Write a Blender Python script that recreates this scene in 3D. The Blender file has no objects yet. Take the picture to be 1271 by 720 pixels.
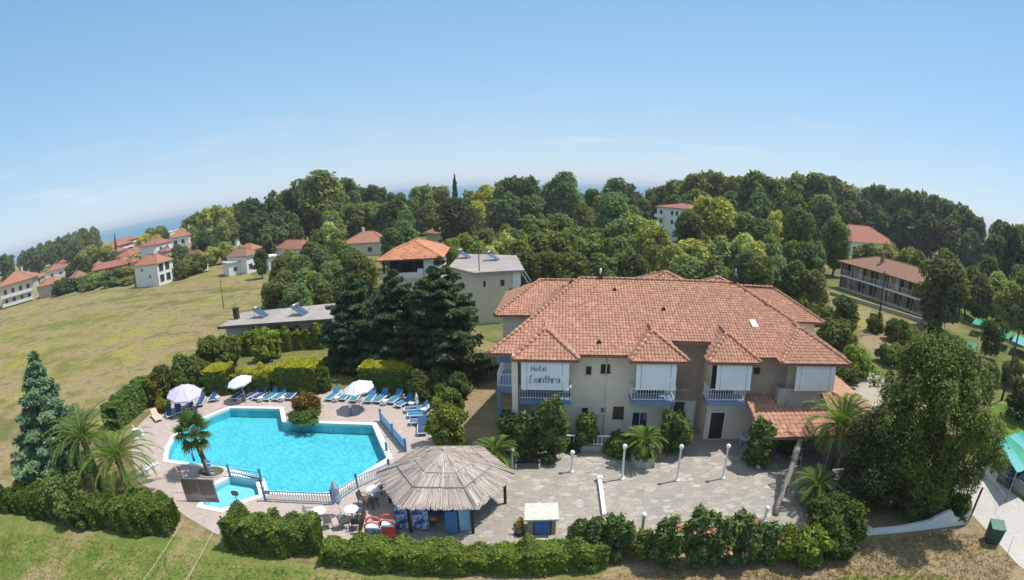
import bpy, math, random
import numpy as np
from mathutils import Vector, Matrix
from mathutils.geometry import tessellate_polygon

S = bpy.context.scene
COL = S.collection
R = math.radians
random.seed(7)

# ---------------------------------------------------------------- camera (wide drone lens), sky, sun, exposure
CAM_H = 17.0
LENS_F, LENS_K, PITCH, ROLL, CX, CY = 665.0, -0.03477, 0.32545, -0.01805, 635.5, 442.69   # in 1271 x 720 pixels
PW, PH = 1271.0, 720.0

cam = bpy.data.cameras.new('camera')
camo = bpy.data.objects.new('camera', cam)
COL.objects.link(camo)
S.camera = camo
_fw = Vector((0, math.cos(PITCH), -math.sin(PITCH)))
_up = Vector((0, math.sin(PITCH), math.cos(PITCH)))
_ri = Vector((1, 0, 0))
_r2 = math.cos(ROLL) * _ri + math.sin(ROLL) * _up
_u2 = -math.sin(ROLL) * _ri + math.cos(ROLL) * _up
_m = Matrix((_r2, _u2, -_fw)).transposed().to_4x4()
_m.translation = Vector((0, 0, CAM_H))
camo.matrix_world = _m
cam.type = 'PANO'
cam.panorama_type = 'FISHEYE_LENS_POLYNOMIAL'
cam.sensor_fit = 'HORIZONTAL'
cam.sensor_width = 36.0
cam.sensor_height = 36.0 * PH / PW
cam.fisheye_fov = R(180)
_th = np.linspace(0.0, 1.35, 200)
_rr = LENS_F * (_th + LENS_K * _th ** 3) * 36.0 / PW
_A = np.stack([_rr, _rr ** 2, _rr ** 3, _rr ** 4], 1)
_k = np.linalg.lstsq(_A, _th, rcond=None)[0]
cam.fisheye_polynomial_k0 = 0.0
cam.fisheye_polynomial_k1, cam.fisheye_polynomial_k2, cam.fisheye_polynomial_k3, cam.fisheye_polynomial_k4 = [-float(x) for x in _k]
cam.shift_y = (CY - PH / 2) / PH
cam.clip_start = 0.1
cam.clip_end = 60000

SUN_EL, SUN_AZ = R(63), math.atan2(0.97, 0.20)     # azimuth measured from +Y towards +X
w = bpy.data.worlds.new('World')
S.world = w
w.use_nodes = True
nt = w.node_tree
nt.nodes.clear()
sky = nt.nodes.new('ShaderNodeTexSky')
sky.sky_type = 'NISHITA'
sky.sun_disc = False
sky.sun_elevation = SUN_EL
sky.sun_rotation = SUN_AZ
sky.altitude = 20
sky.air_density = 1.0
sky.dust_density = 0.1
sky.ozone_density = 1.0
# the hazy summer sky: pale towards the horizon, the Nishita sky mixed over it for the brightening towards the sun
tcn = nt.nodes.new('ShaderNodeTexCoord')
spn = nt.nodes.new('ShaderNodeSeparateXYZ')
nt.links.new(tcn.outputs['Generated'], spn.inputs[0])
rpn = nt.nodes.new('ShaderNodeValToRGB')
SKY = [(0.0, (2.9, 3.85, 5.0)), (0.06, (2.6, 3.8, 5.1)), (0.2, (2.0, 3.55, 5.15)), (0.42, (1.4, 3.0, 4.8)), (0.62, (2.6, 3.6, 4.9)), (1.0, (4.4, 4.9, 5.6))]  # upper stops brightened above the view to fill the shaded walls
SKYK = 0.86
els = rpn.color_ramp.elements
els[0].position, els[0].color = 0.0, (*[x * SKYK for x in SKY[0][1]], 1)
els[1].position, els[1].color = 1.0, (*[x * SKYK for x in SKY[-1][1]], 1)
for q_, c_ in SKY[1:-1]:
    e_ = els.new(q_); e_.color = (*[x * SKYK for x in c_], 1)
nt.links.new(spn.outputs[2], rpn.inputs[0])
mxn = nt.nodes.new('ShaderNodeMix')
mxn.data_type = 'RGBA'
mxn.inputs[0].default_value = 0.22
nt.links.new(rpn.outputs[0], mxn.inputs[6])
nt.links.new(sky.outputs[0], mxn.inputs[7])
mpn = nt.nodes.new('ShaderNodeMapping')      # a few thin wisps of cloud low in the sky
mpn.inputs['Scale'].default_value = (3.2, 3.2, 26)
nt.links.new(tcn.outputs['Generated'], mpn.inputs[0])
nzn = nt.nodes.new('ShaderNodeTexNoise')
nzn.inputs['Scale'].default_value = 1.6
nzn.inputs['Detail'].default_value = 6
nzn.inputs['Roughness'].default_value = 0.6
nt.links.new(mpn.outputs[0], nzn.inputs['Vector'])
crn = nt.nodes.new('ShaderNodeValToRGB')
crn.color_ramp.elements[0].position = 0.54
crn.color_ramp.elements[1].position = 0.76
nt.links.new(nzn.outputs['Fac'], crn.inputs[0])
zrn = nt.nodes.new('ShaderNodeValToRGB')
ze = zrn.color_ramp.elements
ze[0].position, ze[0].color = 0.02, (0, 0, 0, 1)
ze[1].position, ze[1].color = 0.2, (0, 0, 0, 1)
q_ = ze.new(0.06); q_.color = (0.65, 0.65, 0.65, 1)
q_ = ze.new(0.11); q_.color = (0.3, 0.3, 0.3, 1)
nt.links.new(spn.outputs[2], zrn.inputs[0])
mun = nt.nodes.new('ShaderNodeMath'); mun.operation = 'MULTIPLY'
nt.links.new(crn.outputs[0], mun.inputs[0]); nt.links.new(zrn.outputs[0], mun.inputs[1])
clm = nt.nodes.new('ShaderNodeMix'); clm.data_type = 'RGBA'
clm.inputs[7].default_value = (4.6, 4.7, 5.0, 1)
nt.links.new(mun.outputs[0], clm.inputs[0]); nt.links.new(mxn.outputs[2], clm.inputs[6])
bg = nt.nodes.new('ShaderNodeBackground')
bg.inputs['Strength'].default_value = 0.15
ow = nt.nodes.new('ShaderNodeOutputWorld')
nt.links.new(clm.outputs[2], bg.inputs[0])
nt.links.new(bg.outputs[0], ow.inputs[0])

sl = bpy.data.lights.new('sun', 'SUN')
sl.energy = 4.0
sl.angle = R(0.53)
sl.color = (1.0, 0.95, 0.87)
slo = bpy.data.objects.new('sun', sl)
COL.objects.link(slo)
slo.rotation_euler = (R(90) - SUN_EL, 0, -SUN_AZ + math.pi)
_d = Vector((math.sin(SUN_AZ) * math.cos(SUN_EL), math.cos(SUN_AZ) * math.cos(SUN_EL), math.sin(SUN_EL)))
slo.rotation_euler = (-_d).to_track_quat('-Z', 'Y').to_euler()

S.view_settings.view_transform = 'Standard'
S.view_settings.look = 'None'
S.view_settings.gamma = 1.0
S.view_settings.use_curve_mapping = False
S.view_settings.exposure = 0.34
S.cycles.max_bounces = 6
S.cycles.transparent_max_bounces = 8
S.cycles.caustics_reflective = False
S.cycles.caustics_refractive = False

# ---------------------------------------------------------------- survey: where a spot of the photograph lies on level ground
def ray(u, v):
    a, b = u - CX, v - CY
    c, s = math.cos(ROLL), math.sin(ROLL)
    x, y = c * a + s * b, -s * a + c * b
    r = math.hypot(x, y) + 1e-9
    t = r / LENS_F
    th = t
    for _ in range(30):
        th -= (th + LENS_K * th ** 3 - t) / (1 + 3 * LENS_K * th * th)
    X, Y, Z = math.sin(th) * x / r, -math.sin(th) * y / r, math.cos(th)
    return Vector((X, Z * math.cos(PITCH) + Y * math.sin(PITCH), -Z * math.sin(PITCH) + Y * math.cos(PITCH)))

def at(u, v, z=0.0):
    d = ray(u, v)
    t = (z - CAM_H) / d.z
    return Vector((d.x * t, d.y * t, z))

def ptop(u, v, D):
    """the point seen at (u, v) at horizontal distance D"""
    d = ray(u, v)
    t = D / math.hypot(d.x, d.y)
    return Vector((d.x * t, d.y * t, CAM_H + d.z * t))

def hgt(p, u, v):
    """height of what is seen at (u, v) straight above ground point p"""
    d = ray(u, v)
    return CAM_H + d.z * math.hypot(p.x, p.y) / math.hypot(d.x, d.y)

# ---------------------------------------------------------------- objects, parts, labels
def tag(o, label=None, cat=None, group=None, kind=None):
    if label: o['label'] = label
    if cat: o['category'] = cat
    if group: o['group'] = group
    if kind: o['kind'] = kind
    return o

def thing(name, label, cat, loc=(0, 0, 0), rz=0.0, group=None):
    o = bpy.data.objects.new(name, None)
    o.empty_display_size = 0.3
    COL.objects.link(o)
    o.location = loc
    o.rotation_euler = (0, 0, rz)
    return tag(o, label, cat, group)

def kids(o):
    return [c for c in COL.objects if c.parent == o]

KIDS = {}
def copy_tree(o, parent=None):
    c = o.copy()
    COL.objects.link(c)
    if parent is not None:
        c.parent = parent
    lst = KIDS.get(o.name, [])
    KIDS[c.name] = []
    for ch in lst:
        cc = copy_tree(ch, c)
        KIDS[c.name].append(cc)
    return c

def dup(o, label, loc=None, rz=None, group=None, scale=None):
    c = copy_tree(o)
    if loc is not None: c.location = loc
    if rz is not None: c.rotation_euler = (0, 0, rz)
    if scale is not None: c.scale = scale if hasattr(scale, '__len__') else (scale,) * 3
    return tag(c, label, None, group)

class MB:
    """collects boxes, bars, tubes and sheets into one mesh"""
    def __init__(s):
        s.v, s.f, s.m, s.sm = [], [], [], []
        s.mi = 0
    def face(s, pts, mi=None, smooth=False):
        i = len(s.v)
        s.v.extend(tuple(p) for p in pts)
        s.f.append(tuple(range(i, i + len(pts))))
        s.m.append(s.mi if mi is None else mi)
        s.sm.append(smooth)
    def poly(s, vs, fs, smooth=False):
        i = len(s.v)
        s.v.extend(tuple(p) for p in vs)
        for f in fs:
            s.f.append(tuple(i + k for k in f)); s.m.append(s.mi); s.sm.append(smooth)
    def box(s, c, d, rz=0.0, rx=0.0, ry=0.0, taper=1.0):
        cx, cy, cz = c
        hx, hy, hz = d[0] / 2, d[1] / 2, d[2] / 2
        vs = []
        rot = Matrix.Rotation(rz, 3, 'Z') @ Matrix.Rotation(ry, 3, 'Y') @ Matrix.Rotation(rx, 3, 'X')
        for z in (-1, 1):
            k = taper if z > 0 else 1.0
            for x, y in ((-1, -1), (1, -1), (1, 1), (-1, 1)):
                p = rot @ Vector((x * hx * k, y * hy * k, z * hz))
                vs.append((cx + p.x, cy + p.y, cz + p.z))
        s.poly(vs, [(3, 2, 1, 0), (4, 5, 6, 7), (0, 1, 5, 4), (1, 2, 6, 5), (2, 3, 7, 6), (3, 0, 4, 7)])
    def bbox(s, a, b):
        s.box([(a[i] + b[i]) / 2 for i in range(3)], [abs(b[i] - a[i]) for i in range(3)])
    def bar(s, a, b, wd, ht=None):
        a, b = Vector(a), Vector(b)
        ht = ht or wd
        d = (b - a).normalized()
        q = Vector((0, 0, 1)) if abs(d.z) < 0.95 else Vector((0, 1, 0))
        x = d.cross(q).normalized() * wd / 2
        y = x.cross(d).normalized() * ht / 2
        vs = [a - x - y, a + x - y, a + x + y, a - x + y, b - x - y, b + x - y, b + x + y, b - x + y]
        s.poly(vs, [(0, 1, 2, 3), (7, 6, 5, 4), (1, 0, 4, 5), (2, 1, 5, 6), (3, 2, 6, 7), (0, 3, 7, 4)])
    def tube(s, pts, rad, n=8, cap=True, smooth=True):
        pts = [Vector(p) for p in pts]
        rads = rad if hasattr(rad, '__len__') else [rad] * len(pts)
        i0 = len(s.v)
        ax = None
        for i, p in enumerate(pts):
            d = (pts[min(i + 1, len(pts) - 1)] - pts[max(i - 1, 0)]).normalized()
            if ax is None:
                q = Vector((0, 0, 1)) if abs(d.z) < 0.9 else Vector((1, 0, 0))
                ax = d.cross(q).normalized()
            ax = (ax - d * ax.dot(d)).normalized()
            ay = d.cross(ax)
            for k in range(n):
                a = 2 * math.pi * k / n
                s.v.append(tuple(p + (ax * math.cos(a) + ay * math.sin(a)) * rads[i]))
        for i in range(len(pts) - 1):
            for k in range(n):
                a, b = i0 + i * n + k, i0 + i * n + (k + 1) % n
                s.f.append((a, b, b + n, a + n)); s.m.append(s.mi); s.sm.append(smooth)
        if cap:
            s.f.append(tuple(i0 + k for k in reversed(range(n)))); s.m.append(s.mi); s.sm.append(False)
            j = i0 + (len(pts) - 1) * n
            s.f.append(tuple(j + k for k in range(n))); s.m.append(s.mi); s.sm.append(False)
    def lathe(s, prof, n=16, c=(0, 0, 0), smooth=True):
        i0 = len(s.v)
        for r, z in prof:
            for k in range(n):
                a = 2 * math.pi * k / n
                s.v.append((c[0] + r * math.cos(a), c[1] + r * math.sin(a), c[2] + z))
        for i in range(len(prof) - 1):
            for k in range(n):
                a, b = i0 + i * n + k, i0 + i * n + (k + 1) % n
                s.f.append((a, b, b + n, a + n)); s.m.append(s.mi); s.sm.append(smooth)
    def prism(s, poly, z0, z1):
        n = len(poly)
        if sum(poly[i][0] * poly[(i + 1) % n][1] - poly[(i + 1) % n][0] * poly[i][1] for i in range(n)) < 0:
            poly = poly[::-1]
        vs = [(p[0], p[1], z0) for p in poly] + [(p[0], p[1], z1) for p in poly]
        fs = [tuple(range(n, 2 * n)), tuple(reversed(range(n)))]
        fs += [(i, (i + 1) % n, n + (i + 1) % n, n + i) for i in range(n)]
        s.poly(vs, fs)
    def slab(s, pts, th):
        """a sloping polygon with thickness th downwards"""
        pts = [Vector(p) for p in pts]
        n = len(pts)
        nr = (pts[1] - pts[0]).cross(pts[2] - pts[0])
        if nr.z < 0:
            pts = pts[::-1]
        vs = pts + [p - Vector((0, 0, th)) for p in pts]
        fs = [tuple(range(n)), tuple(n + k for k in reversed(range(n)))]
        fs += [(i + n, (i + 1) % n + n, (i + 1) % n, i) for i in range(n)]
        s.poly(vs, fs)
    def ball(s, c, r, n=10, m=6, sz=1.0):
        s.lathe([(max(r * math.sin(math.pi * i / m), 1e-4), -r * sz * math.cos(math.pi * i / m)) for i in range(m + 1)], n, c)
    def build(s, name, mats, parent=None):
        me = bpy.data.meshes.new(name)
        me.from_pydata(s.v, [], s.f)
        for m in (mats if isinstance(mats, (list, tuple)) else [mats]):
            me.materials.append(m)
        if s.m:
            me.polygons.foreach_set('material_index', s.m)
            me.polygons.foreach_set('use_smooth', s.sm)
        me.update()
        return link(name, me, parent)

def link(name, me, parent=None):
    o = bpy.data.objects.new(name, me)
    COL.objects.link(o)
    if parent is not None:
        o.parent = parent
        KIDS.setdefault(parent.name, []).append(o)
    return o

def sheet(name, rings, z, mat, kind='structure'):
    """level sheet; the first ring is its outline, the others are holes"""
    loops = [[Vector((p[0], p[1], 0)) for p in r] for r in rings]
    tris = tessellate_polygon(loops)
    flat = [p for r in loops for p in r]
    mb = MB()
    fs = []
    for t in tris:
        a, b, c = [flat[i] for i in t]
        fs.append(tuple(t) if (b - a).cross(c - a).z > 0 else tuple(reversed(t)))
    mb.poly([(p.x, p.y, z) for p in flat], fs)
    o = mb.build(name, mat)
    if kind: o['kind'] = kind
    return o

def tri_up(pts, z):
    """triangles of a level outline, all facing up"""
    P = [Vector((p[0], p[1], 0)) for p in pts]
    out = []
    for t in tessellate_polygon([P]):
        a, b, c = [P[i] for i in t]
        out.append(tuple(t) if (b - a).cross(c - a).z > 0 else tuple(reversed(t)))
    return [(p.x, p.y, z) for p in P], out

def offset(poly, d):
    """grow (d > 0) or shrink an outline"""
    n = len(poly)
    P = [Vector((p[0], p[1])) for p in poly]
    ar = sum(P[i].x * P[(i + 1) % n].y - P[(i + 1) % n].x * P[i].y for i in range(n))
    sg = 1 if ar > 0 else -1
    out = []
    for i in range(n):
        e0 = (P[i] - P[i - 1]).normalized()
        e1 = (P[(i + 1) % n] - P[i]).normalized()
        n0, n1 = Vector((e0.y, -e0.x)) * sg, Vector((e1.y, -e1.x)) * sg
        b = (n0 + n1).normalized()
        out.append(P[i] + b * d / max(b.dot(n0), 0.45))
    return out

# ---------------------------------------------------------------- materials
def base(name):
    m = bpy.data.materials.new(name)
    m.use_nodes = True
    t = m.node_tree
    b = t.nodes['Principled BSDF']
    return m, t, b

def ramp(t, fac, stops):
    r = t.nodes.new('ShaderNodeValToRGB')
    el = r.color_ramp.elements
    el[0].position, el[0].color = stops[0][0], (*stops[0][1], 1)
    el[1].position, el[1].color = stops[-1][0], (*stops[-1][1], 1)
    for p, c in stops[1:-1]:
        e = el.new(p); e.color = (*c, 1)
    t.links.new(fac, r.inputs[0])
    return r.outputs[0]

def noise(t, co, scale, detail=4, rough=0.55):
    n = t.nodes.new('ShaderNodeTexNoise')
    n.inputs['Scale'].default_value = scale
    n.inputs['Detail'].default_value = detail
    n.inputs['Roughness'].default_value = rough
    t.links.new(co, n.inputs['Vector'])
    return n.outputs['Fac']

def coords(t, which='Object', sc=None):
    if which == 'World':
        g = t.nodes.new('ShaderNodeNewGeometry'); o = g.outputs['Position']
    else:
        g = t.nodes.new('ShaderNodeTexCoord'); o = g.outputs[which]
    if sc:
        mp = t.nodes.new('ShaderNodeMapping')
        mp.inputs['Scale'].default_value = sc
        t.links.new(o, mp.inputs['Vector'])
        o = mp.outputs[0]
    return o

def mix(t, a, b, fac, mode='MIX'):
    n = t.nodes.new('ShaderNodeMix')
    n.data_type = 'RGBA'
    n.blend_type = mode
    for sock, val in ((n.inputs[0], fac), (n.inputs[6], a), (n.inputs[7], b)):
        if isinstance(val, (int, float)):
            sock.default_value = val
        elif isinstance(val, tuple):
            sock.default_value = (*val, 1)
        else:
            t.links.new(val, sock)
    return n.outputs[2]

def bump(t, b, h, strength=0.3, dist=0.02):
    n = t.nodes.new('ShaderNodeBump')
    n.inputs['Strength'].default_value = strength
    n.inputs['Distance'].default_value = dist
    t.links.new(h, n.inputs['Height'])
    t.links.new(n.outputs[0], b.inputs['Normal'])

def M(name, col, rough=0.7, var=0.18, scale=2.0, bmp=0.0, metal=0.0, spec=0.3, dirt=None, island=0.0, sc=None):
    m, t, b = base(name)
    co = coords(t, 'Object', sc)
    f = noise(t, co, scale, 5, 0.6)
    lo = tuple(c * (1 - var) for c in col); hi = tuple(min(c * (1 + var), 1) for c in col)
    c = ramp(t, f, [(0.3, lo), (0.7, hi)])
    if dirt:
        f2 = noise(t, co, scale * 0.23, 6, 0.7)
        c = mix(t, c, dirt, ramp(t, f2, [(0.5, (0, 0, 0)), (0.75, (0.7, 0.7, 0.7))]))
    if island:
        g = t.nodes.new('ShaderNodeNewGeometry')
        k = ramp(t, g.outputs['Random Per Island'], [(0, (1 - island,) * 3), (1, (1 + island,) * 3)])
        c = mix(t, c, k, 1.0, 'MULTIPLY')
    t.links.new(c, b.inputs['Base Color'])
    b.inputs['Roughness'].default_value = rough
    b.inputs['Metallic'].default_value = metal
    b.inputs['Specular IOR Level'].default_value = spec
    if bmp:
        bump(t, b, noise(t, co, scale * 6, 5, 0.6), bmp)
    return m

def leafmat(name, col, var=0.45, trans=0.25, hue=(1.15, 1.0, 0.7), own=True, rough=0.6):
    """leaves: per-leaf variation, a slow change over the crown, the object's own tint"""
    m, t, b = base(name)
    g = t.nodes.new('ShaderNodeNewGeometry')
    k = ramp(t, g.outputs['Random Per Island'], [(0, (1 - var,) * 3), (0.55, (1, 1, 1)), (1, tuple(h * (1 + var) for h in hue))])
    c = mix(t, (*col,), k, 1.0, 'MULTIPLY')
    f = noise(t, coords(t, 'Object'), 1.3, 3)
    c = mix(t, c, ramp(t, f, [(0.3, (0.75, 0.78, 0.8)), (0.7, (1.2, 1.17, 1.0))]), 1.0, 'MULTIPLY')
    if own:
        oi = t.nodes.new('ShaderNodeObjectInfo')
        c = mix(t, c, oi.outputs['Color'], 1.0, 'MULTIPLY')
    t.links.new(c, b.inputs['Base Color'])
    b.inputs['Roughness'].default_value = rough
    b.inputs['Specular IOR Level'].default_value = 0.25
    tr = t.nodes.new('ShaderNodeBsdfTranslucent')
    t.links.new(mix(t, c, (1.25, 1.2, 0.55), 1.0, 'MULTIPLY'), tr.inputs['Color'])
    ms = t.nodes.new('ShaderNodeMixShader')
    ms.inputs[0].default_value = trans
    t.links.new(b.outputs[0], ms.inputs[1])
    t.links.new(tr.outputs[0], ms.inputs[2])
    t.links.new(ms.outputs[0], t.nodes['Material Output'].inputs['Surface'])
    return m

WHITE = M('white_paint', (0.75, 0.75, 0.73), 0.5, 0.06, 1.5)
PLASTIC = M('white_plastic', (0.78, 0.79, 0.8), 0.35, 0.04, 2)
BLUE = M('blue_paint', (0.06, 0.19, 0.42), 0.5, 0.2, 3)
SKYBLUE = M('pale_blue_paint', (0.25, 0.5, 0.68), 0.5, 0.15, 3)
DARK = M('dark_opening', (0.02, 0.02, 0.022), 0.35, 0.3, 2, spec=0.5)
DWOOD = M('dark_wood', (0.06, 0.04, 0.03), 0.7, 0.3, 4, 0.2)
METAL = M('grey_metal', (0.32, 0.33, 0.34), 0.45, 0.15, 3, metal=0.6)
CONC = M('weathered_concrete', (0.4, 0.38, 0.35), 0.85, 0.2, 1.4, 0.3, dirt=(0.22, 0.2, 0.18))
BARK = M('bark', (0.1, 0.075, 0.055), 0.9, 0.4, 5, 0.6)
GLASS = M('window_glass', (0.03, 0.04, 0.05), 0.08, 0.3, 1, spec=0.8)
# ================================================================ GROUND, SEA, PAVING
def field_mat(name, stops, s1=0.035, s2=0.4, sp=None, aniso=(1, 1, 1), bmp=0.5):
    m, t, b = base(name)
    co = coords(t, 'World', aniso)
    f = noise(t, co, s1, 8, 0.68)
    g = noise(t, coords(t, 'World'), s2, 6, 0.7)
    h = noise(t, coords(t, 'World'), 5.0, 4, 0.75)
    mx = t.nodes.new('ShaderNodeMath'); mx.operation = 'MULTIPLY_ADD'
    t.links.new(g, mx.inputs[0]); mx.inputs[1].default_value = 0.55
    t.links.new(f, mx.inputs[2])
    sub = t.nodes.new('ShaderNodeMath'); sub.operation = 'SUBTRACT'
    t.links.new(mx.outputs[0], sub.inputs[0]); sub.inputs[1].default_value = 0.275
    c = ramp(t, sub.outputs[0], stops)
    c = mix(t, c, ramp(t, h, [(0.28, (0.62, 0.62, 0.6)), (0.72, (1.3, 1.3, 1.3))]), 1.0, 'MULTIPLY')
    if sp:
        f3 = noise(t, coords(t, 'World', (1, 1, 1)), 0.11, 5, 0.75)
        c = mix(t, c, sp, ramp(t, f3, [(0.53, (0, 0, 0)), (0.63, (0.75, 0.75, 0.75))]))
    t.links.new(c, b.inputs['Base Color'])
    b.inputs['Roughness'].default_value = 0.95
    b.inputs['Specular IOR Level'].default_value = 0.1
    bump(t, b, h, bmp, 0.06)
    return m

FIELD = field_mat('dry_meadow', [(0.38, (0.14, 0.14, 0.05)), (0.45, (0.2, 0.17, 0.075)), (0.5, (0.285, 0.22, 0.125)), (0.55, (0.23, 0.19, 0.07)), (0.62, (0.155, 0.16, 0.045))],
                  0.03, 0.3, (0.27, 0.26, 0.04), (0.6, 1.6, 1))
LAWN = field_mat('cut_grass', [(0.30, (0.075, 0.11, 0.024)), (0.45, (0.125, 0.17, 0.038)), (0.53, (0.175, 0.185, 0.055)), (0.58, (0.25, 0.205, 0.1)), (0.72, (0.28, 0.215, 0.125))], 0.16, 0.9)
GLAWN = field_mat('garden_grass', [(0.32, (0.085, 0.105, 0.03)), (0.47, (0.135, 0.15, 0.045)), (0.57, (0.19, 0.175, 0.07)), (0.68, (0.25, 0.2, 0.11))], 0.08, 0.6)
GREENL = field_mat('lush_grass', [(0.3, (0.06, 0.11, 0.015)), (0.55, (0.11, 0.17, 0.025)), (0.75, (0.15, 0.19, 0.04))], 0.1, 0.6)
DIRT = field_mat('bare_earth', [(0.3, (0.2, 0.16, 0.09)), (0.5, (0.3, 0.22, 0.14)), (0.65, (0.22, 0.2, 0.08)), (0.8, (0.14, 0.16, 0.04))], 0.22, 1.1)
SANDY = field_mat('sandy_track', [(0.3, (0.3, 0.25, 0.18)), (0.5, (0.4, 0.34, 0.27)), (0.75, (0.33, 0.3, 0.22))], 0.15, 0.8, bmp=0.2)

# pool outlines, read from the photograph
POOL = [at(*p) for p in [(208, 571), (210, 556), (218, 541), (238, 526), (285, 507), (347, 508), (350, 524), (462, 528), (480, 569), (411, 612), (328, 610), (323, 593), (284, 581)]]
BABY = [at(*p) for p in [(266, 603), (287, 592), (322, 598), (327, 613), (302, 621), (276, 632), (252, 627)]]
TERR = [at(*p) for p in [(232, 642), (214, 628), (172, 598), (163, 560), (172, 528), (203, 499), (236, 488), (300, 484), (400, 484), (470, 484), (530, 497), (560, 506), (572, 560), (600, 560), (520, 640), (462, 672), (397, 668), (300, 655), (270, 664)]]
YARD = [at(*p) for p in [(450, 668), (470, 600), (540, 560), (585, 552), (610, 545), (640, 541), (740, 541), (850, 534), (920, 530), (1090, 545), (1115, 580), (1060, 640), (985, 655), (930, 660), (755, 672), (600, 688)]]
ROAD = [at(*p) for p in [(1168, 568), (1200, 572), (1235, 596), (1300, 648), (1400, 720), (1330, 760), (1262, 700), (1218, 652), (1190, 622), (1150, 600)]]

hole = offset(TERR, -0.6)
coast = [(-9000, -900), (-9000, 300), (-2500, 500), (-1100, 640), (-620, 560), (-420, 500), (-300, 560), (-100, 620), (200, 700), (700, 900), (2200, 900), (9000, 500), (9000, -900)]
ground = sheet('ground', [coast, hole], 0.0, FIELD)
sea_m, t_, b_ = base('sea_water')
t_.links.new(ramp(t_, noise(t_, coords(t_, 'World', (0.6, 1.4, 1)), 0.004, 5), [(0.3, (0.03, 0.13, 0.2)), (0.7, (0.045, 0.18, 0.25))]), b_.inputs['Base Color'])
b_.inputs['Roughness'].default_value = 0.35
bump(t_, b_, noise(t_, coords(t_, 'World'), 0.2, 5), 0.4, 0.5)
sheet('sea', [[(-14000, -900), (14000, -900), (14000, 14000), (-14000, 14000)]], -2.2, sea_m)

def pave_mat(name, cols, scale, mortar, edge=0.035, tint=(0.4, 0.36, 0.3), stretch=(1, 1, 1)):
    m, t, b = base(name)
    co = coords(t, 'World', stretch)
    wob = t.nodes.new('ShaderNodeTexNoise'); wob.inputs['Scale'].default_value = 1.7
    t.links.new(co, wob.inputs['Vector'])
    co2 = mix(t, co, wob.outputs['Color'], 0.14, 'ADD')
    v = t.nodes.new('ShaderNodeTexVoronoi'); v.inputs['Scale'].default_value = scale
    t.links.new(co2, v.inputs['Vector'])
    e = t.nodes.new('ShaderNodeTexVoronoi'); e.feature = 'DISTANCE_TO_EDGE'; e.inputs['Scale'].default_value = scale
    t.links.new(co2, e.inputs['Vector'])
    sx = t.nodes.new('ShaderNodeSeparateColor'); t.links.new(v.outputs['Color'], sx.inputs[0])
    c = ramp(t, sx.outputs[0], [(i / (len(cols) - 1), q) for i, q in enumerate(cols)])
    k = ramp(t, e.outputs['Distance'], [(edge * 0.5, (1, 1, 1)), (edge, (0, 0, 0))])
    c = mix(t, c, mortar, k)
    f = noise(t, coords(t, 'World'), 0.35, 7, 0.7)
    c = mix(t, c, tint, ramp(t, f, [(0.45, (0, 0, 0)), (0.7, (0.55, 0.55, 0.55))]))
    f4 = noise(t, coords(t, 'World'), 9, 3, 0.7)
    c = mix(t, c, ramp(t, f4, [(0.3, (0.8, 0.8, 0.8)), (0.7, (1.15, 1.15, 1.15))]), 1.0, 'MULTIPLY')
    t.links.new(c, b.inputs['Base Color'])
    b.inputs['Roughness'].default_value = 0.85
    b.inputs['Specular IOR Level'].default_value = 0.2
    bump(t, b, e.outputs['Distance'], 0.25, 0.02)
    return m

TERRM = pave_mat('terrace_slabs', [(0.43, 0.35, 0.31), (0.47, 0.38, 0.34), (0.41, 0.34, 0.3), (0.46, 0.39, 0.35)], 1.6, (0.36, 0.29, 0.26), 0.03, (0.38, 0.33, 0.28))
YARDM = pave_mat('crazy_paving', [(0.29, 0.265, 0.23), (0.35, 0.315, 0.275), (0.265, 0.245, 0.215), (0.32, 0.285, 0.245), (0.43, 0.4, 0.355), (0.33, 0.285, 0.245), (0.3, 0.275, 0.24), (0.48, 0.45, 0.4)], 2.6, (0.27, 0.245, 0.21), 0.06, (0.36, 0.31, 0.25), (0.7, 1.25, 1))
ROADM = pave_mat('concrete_lane', [(0.46, 0.43, 0.39), (0.5, 0.47, 0.43), (0.44, 0.41, 0.38)], 0.25, (0.38, 0.35, 0.32), 0.008, (0.4, 0.35, 0.28))
holes = [offset(POOL, 0.25), offset(BABY, 0.25)]
sheet('pool_pavement', [TERR, *holes], 0.020, TERRM)
yard_hole = []
sheet('courtyard_pavement', [YARD], 0.012, YARDM)
sheet('road', [ROAD], 0.02, ROADM)
sheet('front_lawn', [[at(*p) for p in [(-60, 640), (20, 628), (110, 650), (235, 668), (380, 700), (560, 722), (760, 722), (1000, 712), (1100, 690)]] + [Vector((30, 5, 0)), Vector((-48, 5, 0))]], 0.006, LAWN)
sheet('verge_ground', [[at(*p) for p in [(735, 716), (800, 702), (960, 690), (1040, 680), (1140, 662), (1200, 645), (1222, 660), (1262, 702), (1320, 755), (1240, 742), (1160, 712), (1060, 716), (950, 728), (840, 735)]]], 0.010, DIRT)
sheet('garden_lawn', [[at(*p) for p in [(262, 452), (280, 432), (430, 428), (560, 440), (640, 445), (625, 470), (590, 500), (530, 492), (400, 484), (300, 482), (246, 484)]]], 0.008, GLAWN)
sheet('garden_ground', [[(8, 47), (60, 30), (130, 40), (260, 120), (200, 300), (-90, 300), (-100, 170), (-58, 110), (-20, 70)]], 0.004, GLAWN)
sheet('side_lawn', [[at(*p) for p in [(1195, 555), (1215, 520), (1228, 500), (1300, 505), (1330, 560), (1240, 590), (1215, 575)]]], 0.012, GREENL)
sheet('far_field', [[at(*p) for p in [(1195, 398), (1200, 370), (1235, 372), (1330, 395), (1330, 425), (1260, 412)]]], 0.010, GREENL)
sheet('lower_lawn', [[at(*p) for p in [(1010, 365), (1035, 360), (1075, 385), (1150, 405), (1170, 420), (1100, 425), (1040, 398)]]], 0.012, FIELD)
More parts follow.
